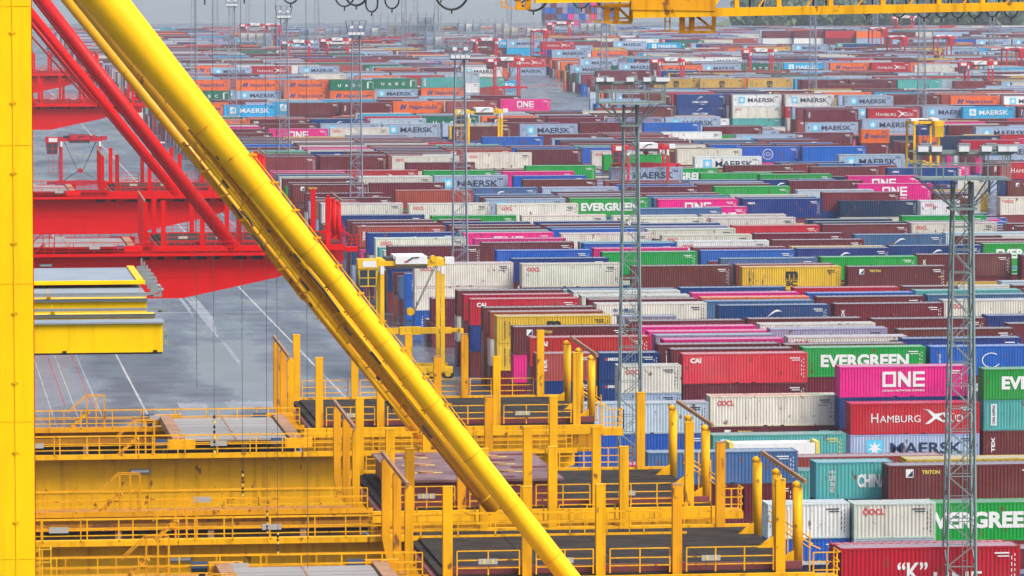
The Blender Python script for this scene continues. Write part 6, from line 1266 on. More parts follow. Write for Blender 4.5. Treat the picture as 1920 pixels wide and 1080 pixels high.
12770 162865 580 290 40 B CMA;14060 162865 580 290 40 M -;15350 162865 580 290 40 v -;19220 162865 520 260 40 C MAC;26960 162865 580 290 40 W OOC;32120 162865 580 290 40 v -;34700 162865 580 290 40 M -;35990 162865 580 290 40 e -;
37280 162865 580 290 40 e -;38570 162865 580 290 40 M -;6320 163495 0 290 40 l MAE;6320 163495 290 290 40 M -;6320 163495 580 290 40 M TRI;7610 163495 580 290 40 e -;8900 163495 580 290 40 C MAC;10190 163495 580 290 20 G UAS;
10820 163495 580 290 20 W OOC;11480 163495 580 290 40 M -;12770 163495 580 290 40 M TRI;14060 163495 580 290 40 R CAI;15350 163495 580 290 20 R CAI;15980 163495 580 290 20 w -;16640 163495 580 290 40 t MSC;19220 163495 580 290 40 M TEX;
20510 163495 290 290 40 n -;24380 163495 520 260 40 w -;25670 163495 520 260 40 w OOC;28250 163495 520 260 40 w CS2;29540 163495 580 290 40 t MSC;33410 163495 580 290 40 M TRI;34700 163495 580 290 40 l MAE;35990 163495 580 290 40 l MAE;
37280 163495 580 290 40 v CS2;38570 163495 580 290 40 M -;6320 164125 0 290 40 m TEX;6320 164125 290 290 40 o HAP;6320 164125 580 290 40 M -;7610 164125 580 290 40 W -;8900 164125 580 290 40 n CAI;10190 164125 580 290 40 M -;
11480 164125 580 290 40 e -;12770 164125 580 290 40 n TEX;14060 164125 580 290 40 b COS;15350 164125 580 290 40 R -;17930 164125 580 290 40 l MAE;19220 164125 580 290 20 t MSC;19850 164125 580 290 20 l MAE;20510 164125 290 290 40 n CAI;
21800 164125 0 290 40 R -;21800 164125 290 290 40 M -;35990 164125 580 290 40 M CAI;37280 164125 580 290 40 M -;38570 164125 580 290 40 e -;6320 164755 0 290 40 e -;16640 164755 580 290 40 l MAE;17930 164755 580 290 40 n CAI;
29540 164755 580 290 40 R -;33410 164755 580 290 40 M -;34700 164755 580 290 40 M TEX;35990 164755 580 290 40 M CAI;37280 164755 580 290 20 n CAI;37910 164755 580 290 20 w -;38570 164755 580 290 20 M -;6320 165385 0 290 40 M -;
6320 165385 290 290 40 M -;6320 165385 580 290 40 l MAE;8900 165385 580 290 40 M -;12770 165385 580 290 40 o HAP;14060 165385 580 290 40 v -;15350 165385 580 290 40 M TEX;16640 165385 580 290 40 l MAE;17930 165385 580 290 40 M TEX;
19220 165385 580 290 40 w -;28250 165385 580 290 40 n -;6320 166015 0 290 40 M -;6320 166015 290 290 40 M -;15350 166015 580 290 40 W MAE;20510 166015 290 290 40 M TRI;28250 166015 580 290 40 B CMA;29540 166015 580 290 40 e -;
35990 166015 580 290 40 R HAM;37280 166015 580 290 40 M -;6320 166645 0 290 40 v -;6320 166645 290 290 40 M TEX;6320 166645 580 290 40 l MAE;7610 166645 580 290 40 l MAE;8900 166645 580 290 40 R HAM;10190 166645 580 290 40 m -;
11480 166645 580 290 40 M -;12770 166645 580 290 20 e -;15350 166645 580 290 40 m -;16640 166645 580 290 40 M -;23720 166645 290 290 20 W -;23720 166645 580 290 20 l MAE;28250 166645 580 290 40 R -;29540 166645 580 290 40 M -;
34700 166645 580 290 20 m -;35330 166645 580 290 20 M -;31540 167251 580 290 40 l MAE;6320 167275 0 290 20 b COS;6320 167275 290 290 20 m TEX;6320 167275 580 290 20 w OOC;6950 167275 580 290 20 v CS2;7610 167275 580 290 40 v CS2;
8900 167275 580 290 40 w -;10190 167275 580 290 40 M TEX;21800 167275 245 245 40 l MAE;24380 167275 520 260 40 t MSC;33410 167275 580 290 40 B -;34700 167275 580 290 40 M -;35990 167275 580 290 40 G UAS;37280 167275 580 290 20 t MSC;
6320 167905 0 290 20 l -;6320 167905 290 290 20 o HAP;6320 167905 580 290 20 m -;6950 167905 580 290 20 M CAI;7610 167905 580 290 40 M TRI;8900 167905 520 260 40 R HAM;15350 167905 580 290 40 G UAS;16640 167905 580 290 40 c CSC;
19220 167905 580 290 40 R -;28250 167905 580 290 40 B CMA;29540 167905 580 290 40 m -;30830 167905 520 260 40 t MSC;33410 167905 520 260 40 o HAP;8900 168535 580 290 40 m TEX;10190 168535 580 290 40 R CAI;11480 168535 580 290 20 M CAI;
12110 168535 580 290 20 o HAP;15350 168535 580 290 20 M CAI;16640 168535 580 290 40 o HAP;17930 168535 580 290 20 M -;18560 168535 580 290 20 R -;19220 168535 580 290 40 m TEX;33410 168535 580 290 40 c CSC;35990 168535 580 290 40 M TEX;
38570 168535 520 260 40 R -;39860 168535 520 260 20 o HAP;7610 169165 580 290 40 w OOC;8900 169165 580 290 40 m TEX;11480 169165 580 290 40 M TRI;16640 169165 580 290 40 e -;17930 169165 580 290 40 M TRI;28250 169165 580 290 40 l MAE;
29540 169165 580 290 40 v -;35990 169165 580 290 40 m -;37280 169165 580 290 20 B SEA;37910 169165 580 290 20 o HAP;39860 169165 520 260 40 M -;6320 169795 0 290 20 o HAP;6320 169795 290 290 20 l -;6320 169795 580 290 20 R CAI;
6950 169795 580 290 20 o HAP;7610 169795 580 290 40 w -;8900 169795 580 290 40 n TEX;10190 169795 580 290 40 o HAP;15350 169795 580 290 40 m TEX;16640 169795 580 290 40 l MAE;19220 169795 520 260 40 l MAE;28250 169795 580 290 20 n TEX;
28880 169795 580 290 20 M -;32120 169795 520 260 40 l MAE;33410 169795 520 260 40 l MAE;34700 169795 520 260 40 M -;35990 169795 580 290 40 m TEX;37280 169795 580 290 40 C MAC;26860 170249 580 290 40 C MAC;6320 172315 0 290 40 M TEX;
6320 172315 290 290 40 M -;6320 172315 580 290 40 l MAE;7610 172315 580 290 40 m -;10190 172315 580 290 20 B -;10820 172315 580 290 20 l MAE;17930 172315 580 290 40 C MAC;19220 172315 580 290 40 m TEX;25670 172315 290 290 40 l MAE;
26960 172315 290 290 40 v CS2;33410 172315 290 290 20 e -;23284 172344 290 290 40 B CMA;23284 172344 580 290 41 R HAM;25990 172824 290 290 40 R HAM;25990 172824 580 290 40 l MAE;6320 172945 0 290 40 e -;6320 172945 290 290 40 v -;
7610 172945 580 290 40 l MAE;8900 172945 580 290 20 l MAE;9530 172945 580 290 20 e -;10190 172945 580 290 20 m -;10820 172945 580 290 20 l MAE;20510 172945 580 290 40 M -;24380 172945 580 290 40 m -;33410 172945 290 290 40 R -;
6320 173575 0 290 40 e -;6320 173575 290 290 40 v -;6320 173575 580 290 40 M -;7610 173575 580 290 40 l MAE;8900 173575 580 290 40 w OOC;10190 173575 580 290 40 M TEX;16640 173575 520 260 40 W OOC;19220 173575 580 290 40 M -;
20510 173575 580 290 40 n TEX;28250 173575 580 290 40 G UAS;33410 173575 290 290 40 o HAP;37280 173575 580 290 40 l MAE;39631 173599 580 290 40 l MAE;16640 174205 580 290 40 m TEX;17930 174205 580 290 40 R -;19220 174205 580 290 40 m -;
20510 174205 580 290 40 M -;24380 174205 580 290 40 c CSC;28250 174205 520 260 40 c CSC;36620 174205 580 290 20 l MAE;37280 174205 580 290 40 m TEX;38570 174205 580 290 40 b -;39860 174205 580 290 40 e -;41150 174205 580 290 40 l MAE;
14353 174324 580 290 40 l MAE;6320 174835 0 290 40 b COS;6320 174835 290 290 40 l MAE;6320 174835 580 290 40 R -;8900 174835 580 290 40 w OOC;10190 174835 580 290 40 W OOC;14060 174835 580 290 40 G UAS;17930 174835 580 290 40 M CAI;
19220 174835 580 290 40 C MAC;20510 174835 580 290 40 o HAP;26960 174835 290 290 40 M TEX;28250 174835 580 290 40 B -;29540 174835 580 290 40 w -;37280 174835 580 290 40 l MAE;38570 174835 580 290 40 M -;39860 174835 580 290 40 M CAI;
41150 174835 580 290 40 W MAE;22355 174973 290 290 40 C -;22355 174973 580 290 41 l MAE;6320 175465 0 290 40 M CAI;6320 175465 290 290 40 v CS2;6320 175465 580 290 40 C MAC;7610 175465 580 290 40 l MAE;10190 175465 580 290 40 l MAE;
14060 175465 580 290 40 e -;15350 175465 580 290 40 W -;16640 175465 520 260 40 l MAE;19220 175465 580 290 40 m TEX;21800 175465 290 290 40 M -;21800 175465 580 290 40 C MAC;23090 175465 260 260 40 o HAP;23090 175465 520 260 40 l MAE;
25670 175465 520 260 40 M -;28250 175465 520 260 40 w -;29540 175465 580 290 40 M CAI;33410 175465 290 290 40 W OOC;37280 175465 580 290 40 m TEX;38570 175465 580 290 40 l MAE;39860 175465 580 290 40 m -;6320 176095 0 290 40 G UAS;
6320 176095 290 290 40 o HAP;6320 176095 580 290 40 l MAE;10190 176095 580 290 40 M TRI;14060 176095 580 290 40 b -;16640 176095 580 290 40 o HAP;17930 176095 580 290 40 M -;20510 176095 580 290 40 M TRI;23090 176095 580 290 40 l MAE;
26960 176095 290 290 40 l MAE;26960 176095 580 290 40 W OOC;28250 176095 580 290 40 R CAI;32120 176095 290 290 40 M -;33410 176095 290 290 40 R CAI;37280 176095 580 290 40 t MSC;38570 176095 580 290 40 M TRI;39860 176095 580 290 40 M -;
41150 176095 580 290 40 m TEX;6320 176725 0 290 40 M -;6320 176725 290 290 40 M CAI;6320 176725 580 290 40 l MAE;7610 176725 580 290 40 C MAC;8900 176725 580 290 40 v CS2;10190 176725 580 290 20 w -;10820 176725 580 290 20 v CS2;
14060 176725 520 260 40 l MAE;16640 176725 580 290 40 M TRI;17930 176725 580 290 40 v CS2;20510 176725 580 290 40 l MAE;21800 176725 580 290 40 l MAE;24380 176725 520 260 40 e -;26960 176725 580 290 40 C MAC;28250 176725 580 290 40 l MAE;
29540 176725 580 290 20 R -;30170 176725 580 290 20 R -;30830 176725 580 290 40 n TEX;34700 176725 290 290 40 M -;37280 176725 580 290 40 M -;38570 176725 580 290 40 m TEX;39860 176725 580 290 40 M CAI;41150 176725 580 290 40 M CAI;
6320 177355 0 290 40 n TEX;6320 177355 290 290 40 M TRI;6320 177355 580 290 40 M -;7610 177355 580 290 40 l MAE;12770 177355 290 290 40 M -;15350 177355 580 290 40 w OOC;17930 177355 580 290 40 l MAE;21800 177355 580 290 40 R CAI;
23090 177355 580 290 40 w -;24380 177355 580 290 40 M -;25670 177355 580 290 40 w CS2;28250 177355 580 290 20 C MAC;28880 177355 580 290 20 w OOC;29540 177355 580 290 40 B CMA;30830 177355 580 290 40 W OOC;32120 177355 290 290 40 n -;
33410 177355 290 290 40 m -;37280 177355 580 290 40 R HAM;38570 177355 580 290 40 e -;39860 177355 580 290 40 C MAC;41150 177355 580 290 40 c CSC;6320 177985 0 290 40 W OOC;6320 177985 290 290 40 M TEX;6320 177985 580 290 40 t MSC;
8900 177985 580 290 40 G UAS;16640 177985 580 290 40 M CAI;25670 177985 580 290 20 t MSC;26960 177985 580 290 40 m -;29540 177985 580 290 40 m -;6320 178615 0 290 40 M TRI;6320 178615 290 290 40 l MAE;6320 178615 580 290 40 M CAI;
8900 178615 580 290 40 B CMA;10190 178615 580 290 40 l MAE;14060 178615 580 290 20 n CAI;14690 178615 580 290 20 C MAC;19220 178615 580 290 40 M -;20510 178615 580 290 40 n -;21800 178615 580 290 40 c CSC;23090 178615 580 290 40 R -;
24380 178615 580 290 40 l MAE;25670 178615 580 290 40 M -;26960 178615 580 290 40 R -;28250 178615 580 290 20 c CSC;28880 178615 580 290 20 l MAE;29540 178615 580 290 40 l MAE;30830 178615 580 290 40 l MAE;32120 178615 290 290 40 m -;
34700 178615 290 290 40 M -;38570 178615 580 290 20 w CS2;39200 178615 580 290 20 G UAS;39860 178615 580 290 40 m -;12633 178808 290 290 40 G UAS;12633 178808 580 290 40 C MAC;6320 179245 0 290 20 M -;6320 179245 290 290 20 G UAS;
6320 179245 580 290 20 M CAI;6950 179245 580 290 20 C MAC;10190 179245 580 290 40 w OOC;11480 179245 580 290 40 v CS2;12770 179245 290 290 40 M TEX;12770 179245 580 290 40 M -;14060 179245 520 260 40 w -;15350 179245 580 290 40 w OOC;
19220 179245 580 290 40 W OOC;23090 179245 580 290 40 e -;24380 179245 580 290 40 n CAI;25670 179245 580 290 40 R -;29540 179245 580 290 40 M -;30830 179245 580 290 40 B SEA;35990 179245 290 290 40 l MAE;38570 179245 580 290 20 R -;
6320 179875 0 290 40 M -;6320 179875 290 290 40 C MAC;6320 179875 580 290 40 W MAE;12770 179875 580 290 40 l MAE;14060 179875 290 290 40 o HAP;14060 179875 580 290 40 M TRI;15350 179875 580 290 40 o HAP;20510 179875 580 290 40 l MAE;
33410 179875 290 290 40 M TRI;6320 180505 0 290 40 v -;6320 180505 290 290 40 e -;6320 180505 580 290 40 l MAE;11480 180505 580 290 20 v CS2;12110 180505 580 290 20 B CMA;12770 180505 580 290 20 W OOC;14060 180505 580 290 40 n -;
15350 180505 580 290 40 B -;16640 180505 580 290 40 m TEX;17930 180505 580 290 40 R -;21800 180505 580 290 20 n TEX;22430 180505 580 290 20 e -;8900 181135 580 290 40 o HAP;17930 181135 580 290 40 M TEX;21800 181135 580 290 40 m -;
24380 181135 580 290 40 t MSC;25670 181135 580 290 40 l MAE;28250 181135 580 290 40 l MAE;29540 181135 580 290 40 m TEX;30830 181135 580 290 20 l MAE;31460 181135 580 290 20 v CS2;41150 181135 580 290 20 e -;41780 181135 580 290 20 M TRI;
42440 181135 580 290 40 M CAI;6320 181765 0 290 40 R HAM;6320 181765 290 290 40 M -;6320 181765 580 290 40 l MAE;7610 181765 580 290 40 M TEX;20510 181765 580 290 40 e -;21800 181765 580 290 40 w CS2;26960 181765 580 290 20 o HAP;
27590 181765 580 290 20 W -;28250 181765 580 290 40 M TEX;29540 181765 580 290 40 b -;30830 181765 580 290 40 M -;6320 182395 0 290 20 w -;6320 182395 290 290 20 B -;6320 182395 580 290 20 M -;6950 182395 580 290 20 m TEX;
7610 182395 580 290 40 e -;8900 182395 580 290 40 w OOC;10190 182395 580 290 40 M -;11480 182395 580 290 40 C MAC;12770 182395 580 290 40 M CAI;15350 182395 580 290 40 W MAE;16640 182395 580 290 40 C MAC;21800 182395 580 290 40 M -;
25670 182395 580 290 40 R CAI;28250 182395 580 290 40 l MAE;29540 182395 580 290 40 M TEX;30830 182395 580 290 40 C MAC;41150 182395 580 290 40 M -;42440 182395 580 290 40 R HAM;6320 183025 0 290 40 M TEX;6320 183025 290 290 40 M -;
6320 183025 580 290 40 m -;8900 183025 580 290 40 M -;11480 183025 580 290 40 v CS2;14060 183025 580 290 40 m -;16640 183025 580 290 40 l MAE;20510 183025 580 290 40 m -;21800 183025 580 290 40 l MAE;23090 183025 580 290 40 M -;
24380 183025 580 290 40 o HAP;33410 183025 245 245 40 G UAS;34700 183025 245 245 40 l MAE;35990 183025 245 245 40 R -;42440 183025 580 290 40 l MAE;6320 183655 0 290 40 l MAE;6320 183655 290 290 40 M -;6320 183655 580 290 40 R -;
8900 183655 580 290 40 R CAI;10190 183655 580 290 40 R HAM;11480 183655 580 290 40 l MAE;14060 183655 580 290 40 M CAI;23090 183655 580 290 40 R -;24380 183655 580 290 40 M -;29540 183655 580 290 40 l MAE;32120 183655 290 290 40 w -;
32120 183655 580 290 40 w OOC;38570 183655 290 290 40 l MAE;7610 184285 580 290 40 v CS2;10190 184285 580 290 40 c CSC;12770 184285 580 290 40 M -;14060 184285 580 290 40 v CS2;15350 184285 580 290 40 G UAS;16640 184285 580 290 40 o HAP;
20510 184285 580 290 40 W MAE;21800 184285 580 290 40 W -;23090 184285 580 290 40 v -;26960 184285 580 290 40 e -;28250 184285 580 290 40 b -;29540 184285 580 290 40 M -;38570 184285 290 290 40 M TEX;43730 184285 580 290 40 v CS2;
7610 184915 580 290 40 c CSC;10190 184915 580 290 40 M TRI;11480 184915 580 290 40 R -;12770 184915 580 290 40 n TEX;14060 184915 580 290 20 v CS2;15350 184915 580 290 40 n -;20510 184915 580 290 40 G UAS;21800 184915 580 290 20 t MSC;
23090 184915 580 290 40 o HAP;24380 184915 580 290 40 M -;25670 184915 580 290 40 m TEX;28250 184915 580 290 40 t MSC;42440 184915 580 290 40 l MAE;43730 184915 580 290 40 n -;6320 185545 0 290 40 R HAM;6320 185545 290 290 40 l MAE;
20510 185545 580 290 40 v CS2;21800 185545 580 290 40 G UAS;24380 185545 580 290 40 l MAE;25670 185545 580 290 40 M CAI;28250 185545 580 290 40 v CS2;29540 185545 580 290 40 R -;30830 185545 580 290 40 v -;32120 185545 580 290 40 l MAE;
42440 185545 580 290 40 M TEX;43730 185545 580 290 40 R -;7610 186175 580 290 40 l MAE;8900 186175 580 290 40 M -;10190 186175 580 290 40 B -;11480 186175 580 290 40 v -;14060 186175 580 290 40 R -;16640 186175 580 290 40 W -;
20510 186175 580 290 40 M -;21800 186175 580 290 40 w CS2;23090 186175 580 290 40 C MAC;24380 186175 580 290 40 R -;25670 186175 580 290 40 R CAI;26960 186175 580 290 40 l MAE;28250 186175 580 290 40 l MAE;29540 186175 580 290 40 l MAE;
30830 186175 580 290 40 M CAI;40807 186300 580 290 40 l MAE;38925 186542 290 290 40 M -;38925 186542 580 290 40 M -;6320 186805 0 290 40 M CAI;6320 186805 290 290 40 l MAE;23090 186805 580 290 40 B SEA;24380 186805 580 290 40 e -;
25670 186805 580 290 40 m -;26960 186805 580 290 40 e -;29540 186805 580 290 40 l MAE;30830 186805 580 290 40 b -;32120 186805 580 290 40 R -;39860 186805 580 290 40 w CS2;41150 186805 580 290 40 l MAE;42440 186805 580 290 40 M -;
43730 186805 580 290 40 G UAS;6320 187435 0 290 40 e -;6320 187435 290 290 40 e -;6320 187435 580 290 40 l MAE;7610 187435 580 290 40 l MAE;14060 187435 580 290 20 e -;14690 187435 580 290 20 l MAE;15350 187435 580 290 40 n -;
16640 187435 580 290 40 n TEX;23090 187435 580 290 40 m TEX;24380 187435 580 290 40 l MAE;25670 187435 580 290 40 M TEX;29540 187435 580 290 40 w CS2;30830 187435 580 290 40 n -;32120 187435 580 290 40 M TEX;42440 187435 580 290 40 M -;
43730 187435 580 290 40 l MAE;6320 188065 0 290 40 G UAS;6320 188065 290 290 40 C MAC;6320 188065 580 290 40 M -;7610 188065 580 290 40 w OOC;11480 188065 580 290 40 l MAE;12770 188065 580 290 40 o HAP;14060 188065 580 290 40 M -;
15350 188065 580 290 40 M CAI;20510 188065 580 290 40 w -;21800 188065 580 290 40 c CSC;24380 188065 580 290 40 M -;25670 188065 580 290 40 M -;26960 188065 580 290 40 n -;28250 188065 580 290 40 B -;43730 188065 580 290 40 l MAE;
38186 188642 290 290 40 l MAE;38186 188642 580 290 40 o HAP;6320 188695 0 290 40 R -;6320 188695 290 290 40 l MAE;6320 188695 580 290 40 R HAM;8900 188695 580 290 40 e -;10190 188695 580 290 40 o HAP;11480 188695 580 290 40 e -;
28250 188695 580 290 40 e -;30830 188695 580 290 40 l MAE;32120 188695 580 290 40 v CS2;39860 188695 580 290 40 G UAS;41150 188695 580 290 40 M TRI;42440 188695 580 290 40 B CMA;43730 188695 580 290 40 M -;36947 188797 290 290 40 M -;
36947 188797 580 290 40 R HAM;35708 188950 290 290 40 W MAE;35708 188950 580 290 40 M -;34469 189105 290 290 40 W MAE;34469 189105 580 290 40 M -;18849 189130 580 290 40 M -;6320 189325 0 290 40 v -;6320 189325 290 290 40 C MAC;
6320 189325 580 290 40 B -;7610 189325 580 290 40 C MAC;11480 189325 580 290 40 m TEX;12770 189325 580 290 40 R CAI;14060 189325 580 290 40 m -;15350 189325 580 290 40 M -;16640 189325 580 290 40 l MAE;20510 189325 580 290 40 m TEX;
23090 189325 580 290 40 l MAE;24380 189325 580 290 40 m -;25670 189325 580 290 40 l MAE;26960 189325 580 290 40 M -;29540 189325 580 290 20 R -;30170 189325 580 290 20 M -;30830 189325 580 290 40 l MAE;32120 189325 580 290 40 m TEX;
37280 189325 580 290 40 M TRI;38570 189325 580 290 40 l MAE;39860 189325 580 290 40 b -;42440 189325 580 290 40 R -;43730 189325 580 290 40 b -;45020 189325 580 290 40 B CMA;6320 189955 0 290 40 m -;6320 189955 290 290 40 o HAP;
6320 189955 580 290 40 M CAI;7610 189955 580 290 40 G UAS;12770 189955 580 290 40 o HAP;17930 189955 580 290 40 m TEX;19220 189955 580 290 40 R HAM;21800 189955 580 290 40 l MAE;23090 189955 580 290 40 e -;24380 189955 580 290 40 M -;
25670 189955 580 290 40 M TEX;26960 189955 580 290 40 l MAE;29540 189955 580 290 40 o HAP;30830 189955 580 290 40 w OOC;32120 189955 580 290 40 M TRI;33410 189955 290 290 40 l MAE;34700 189955 580 290 40 l MAE;41150 189955 580 290 40 C MAC;
42440 189955 580 290 40 R HAM;43730 189955 580 290 40 b -;45020 189955 580 290 40 l MAE;6320 190585 0 290 40 M -;6320 190585 290 290 40 m TEX;6320 190585 580 290 40 l MAE;7610 190585 580 290 40 M -;8900 190585 580 290 40 w CS2;
10190 190585 580 290 40 M -;11480 190585 580 290 40 M -;12770 190585 580 290 40 B -;14060 190585 580 290 20 R -;14690 190585 580 290 20 m -;17930 190585 580 290 40 e -;19220 190585 580 290 40 w -;24380 190585 580 290 40 l MAE;
26960 190585 580 290 40 l MAE;28250 190585 580 290 40 t MSC;32120 190585 580 290 40 C MAC;33410 190585 580 290 40 v -;35990 190585 580 290 40 R CAI;37280 190585 580 290 40 M TEX;39860 190585 580 290 40 v -;41150 190585 580 290 40 l MAE;
42440 190585 580 290 40 l MAE;43730 190585 580 290 40 l MAE;45020 190585 580 290 20 e -;8900 191215 580 290 40 M CAI;10190 191215 580 290 40 o HAP;11480 191215 580 290 40 M TEX;12770 191215 580 290 40 w CS2;14060 191215 580 290 40 M TEX;
15350 191215 580 290 40 l MAE;16640 191215 580 290 40 e -;19220 191215 580 290 20 G UAS;19850 191215 580 290 20 B CMA;20510 191215 580 290 40 M -;21800 191215 580 290 40 M -;23090 191215 580 290 20 n -;23720 191215 580 290 20 o HAP;
24380 191215 580 290 40 l MAE;25670 191215 580 290 40 G UAS;26960 191215 580 290 40 M -;28250 191215 580 290 40 l MAE;29540 191215 580 290 20 w CS2;30170 191215 580 290 20 R CAI;30830 191215 580 290 40 o HAP;34700 191215 290 290 40 l MAE;
38570 191215 580 290 40 l MAE;42440 191215 580 290 40 w -;43730 191215 580 290 40 R CAI;45020 191215 580 290 20 M TRI;45650 191215 580 290 20 e -;6320 191845 0 290 40 M CAI;6320 191845 290 290 40 M -;6320 191845 580 290 40 v CS2;
8900 191845 580 290 40 M -;10190 191845 580 290 40 M -;21800 191845 580 290 40 m TEX;23090 191845 580 290 40 w -;24380 191845 580 290 40 l MAE;25670 191845 580 290 40 C MAC;26960 191845 580 290 40 v CS2;30830 191845 580 290 40 M -;
32120 191845 580 290 40 w -;34700 191845 580 290 40 e -;35990 191845 580 290 40 o HAP;38570 191845 580 290 40 M -;39860 191845 580 290 40 t MSC;41150 191845 580 290 40 l MAE;42440 191845 580 290 40 C MAC;43730 191845 580 290 20 M TEX;
6320 192475 0 260 20 M CAI;6320 192475 260 260 20 l -;6320 192475 520 260 20 M TEX;7610 192475 580 290 40 v CS2;8900 192475 580 290 20 M TEX;11480 192475 580 290 40 C MAC;14060 192475 580 290 40 M -;15350 192475 580 290 40 l MAE;
16640 192475 580 290 40 R HAM;19220 192475 580 290 40 b COS;20510 192475 580 290 40 M -;21800 192475 580 290 40 l MAE;23090 192475 580 290 20 M CAI;24380 192475 580 290 40 t MSC;25670 192475 580 290 40 B SEA;26960 192475 580 290 20 o HAP;
27590 192475 580 290 20 n -;28250 192475 580 290 40 M -;29540 192475 580 290 40 l MAE;33410 192475 580 290 40 R HAM;34700 192475 580 290 40 M -;35990 192475 580 290 40 R -;37280 192475 580 290 20 B CMA;37910 192475 580 290 20 M -;
38570 192475 580 290 40 l MAE;39860 192475 580 290 40 e -;41150 192475 580 290 40 W MAE;42440 192475 580 290 40 B SEA;43730 192475 580 290 40 m -;45020 192475 580 290 40 C MAC;6320 193105 0 290 40 R -;6320 193105 290 290 40 M TEX;
6320 193105 580 290 40 l MAE;10190 193105 580 290 40 v -;11480 193105 580 290 40 M -;12770 193105 580 290 40 m -;15350 193105 580 290 40 m -;16640 193105 580 290 40 n TEX;17930 193105 580 290 40 l MAE;19220 193105 580 290 40 R CAI;
20510 193105 580 290 20 v CS2;21140 193105 580 290 20 W -;21800 193105 580 290 40 M TRI;23090 193105 580 290 40 l MAE;24380 193105 580 290 40 M CAI;26960 193105 580 290 20 v CS2;30830 193105 580 290 40 e -;33410 193105 580 290 40 M TRI;
34700 193105 580 290 40 m TEX;37280 193105 580 290 40 l MAE;38570 193105 580 290 40 b COS;39860 193105 580 290 40 m -;41150 193105 580 290 40 R -;42440 193105 580 290 40 e -;43730 193105 580 290 40 C MAC;45020 193105 580 290 40 e -;
10190 193735 580 290 40 M CAI;12770 193735 580 290 40 e -;14060 193735 580 290 20 e -;14690 193735 580 290 20 M -;15350 193735 580 290 40 C MAC;16640 193735 580 290 40 M TRI;17930 193735 580 290 40 l MAE;19220 193735 580 290 40 l MAE;
23090 193735 580 290 40 c CSC;28250 193735 580 290 40 l MAE;32120 193735 580 290 40 n -;33410 193735 580 290 40 e -;34700 193735 580 290 40 G UAS;35990 193735 580 290 40 v -;41150 193735 580 290 40 t MSC;43730 193735 580 290 40 w -;
45020 193735 580 290 40 B SEA;11480 194365 580 290 40 M -;12770 194365 580 290 40 l MAE;14060 194365 580 290 40 b COS;20510 194365 580 290 40 M TEX;23090 194365 580 290 40 M -;24380 194365 580 290 40 M -;28250 194365 580 290 40 C MAC;
29540 194365 580 290 40 M TRI;32120 194365 580 290 40 B CMA;33410 194365 580 290 40 l MAE;34700 194365 580 290 40 B -;42440 194365 580 290 40 o HAP;43730 194365 580 290 40 l MAE;45020 194365 580 290 40 n CAI;46310 194365 580 290 40 m TEX;
6320 194995 0 290 40 l MAE;6320 194995 290 290 40 e -;11480 194995 580 290 40 M CAI;14060 194995 580 290 40 w -;15350 194995 580 290 40 B -;19220 194995 580 290 40 M -;28250 194995 580 290 40 e -;30830 194995 580 290 40 e -;
33410 194995 580 290 40 l MAE;34700 194995 580 290 40 C MAC;35990 194995 580 290 40 M TRI;37280 194995 580 290 40 w CS2;39860 194995 580 290 40 M -;41150 194995 580 290 40 R -;45020 194995 580 290 40 C MAC;46310 194995 580 290 40 M -;
6320 195625 0 290 40 C MAC;6320 195625 290 290 40 w CS2;6320 195625 580 290 40 R CAI;7610 195625 580 290 40 R CAI;10190 195625 580 290 20 W MAE;10820 195625 580 290 20 c CSC;11480 195625 580 290 40 m TEX;12770 195625 580 290 40 o HAP;
14060 195625 580 290 40 w -;15350 195625 580 290 40 R -;17930 195625 580 290 40 b -;20510 195625 580 290 40 l MAE;21800 195625 580 290 40 M -;23090 195625 580 290 40 t MSC;24380 195625 580 290 40 v -;25670 195625 580 290 40 w CS2;
29540 195625 580 290 40 b -;33410 195625 580 290 40 e -;35990 195625 580 290 40 W -;37280 195625 580 290 40 b -;38570 195625 580 290 40 l MAE;39860 195625 580 290 40 e -;41150 195625 580 290 40 M -;42440 195625 580 290 40 R HAM;
43730 195625 580 290 40 w CS2;45020 195625 580 290 40 o HAP;7610 196255 580 290 40 v -;8900 196255 580 290 40 G UAS;12770 196255 580 290 40 n CAI;14060 196255 580 290 40 v -;15350 196255 580 290 40 M -;16640 196255 580 290 40 o HAP;
17930 196255 580 290 40 R HAM;19220 196255 580 290 40 b COS;20510 196255 580 290 20 m -;21140 196255 580 290 20 M -;21800 196255 580 290 40 G UAS;23090 196255 580 290 40 o HAP;24380 196255 580 290 40 B CMA;25670 196255 580 290 40 M CAI;
28250 196255 580 290 40 w OOC;34700 196255 580 290 40 M -;46310 196255 580 290 20 l MAE;6320 196885 0 290 40 l MAE;6320 196885 290 290 40 v -;6320 196885 580 290 40 l MAE;8900 196885 580 290 20 M CAI;9530 196885 580 290 20 M CAI;
11480 196885 580 290 40 M -;12770 196885 580 290 40 C MAC;16640 196885 580 290 40 l MAE;17930 196885 580 290 40 B CMA;23090 196885 580 290 20 B CMA;24380 196885 580 290 40 R -;26960 196885 580 290 40 l MAE;29540 196885 580 290 40 b -;
30830 196885 580 290 40 l MAE;32120 196885 580 290 40 l MAE;33410 196885 580 290 40 e -;34700 196885 580 290 40 M -;37280 196885 580 290 40 l MAE;38570 196885 580 290 40 M -;39860 196885 580 290 40 M TRI;6320 197515 0 290 40 G UAS;
6320 197515 290 290 40 l MAE;6320 197515 580 290 40 m -;8900 197515 580 290 20 m TEX;9530 197515 580 290 20 l MAE;10190 197515 580 290 40 C MAC;11480 197515 580 290 40 l MAE;12770 197515 580 290 40 R HAM;14060 197515 580 290 40 R -;
17930 197515 580 290 40 o HAP;20510 197515 580 290 40 e -;33410 197515 580 290 40 M -;34700 197515 580 290 40 C MAC;35990 197515 580 290 40 m TEX;37280 197515 580 290 40 l MAE;38570 197515 580 290 40 v -;39860 197515 580 290 40 o HAP;
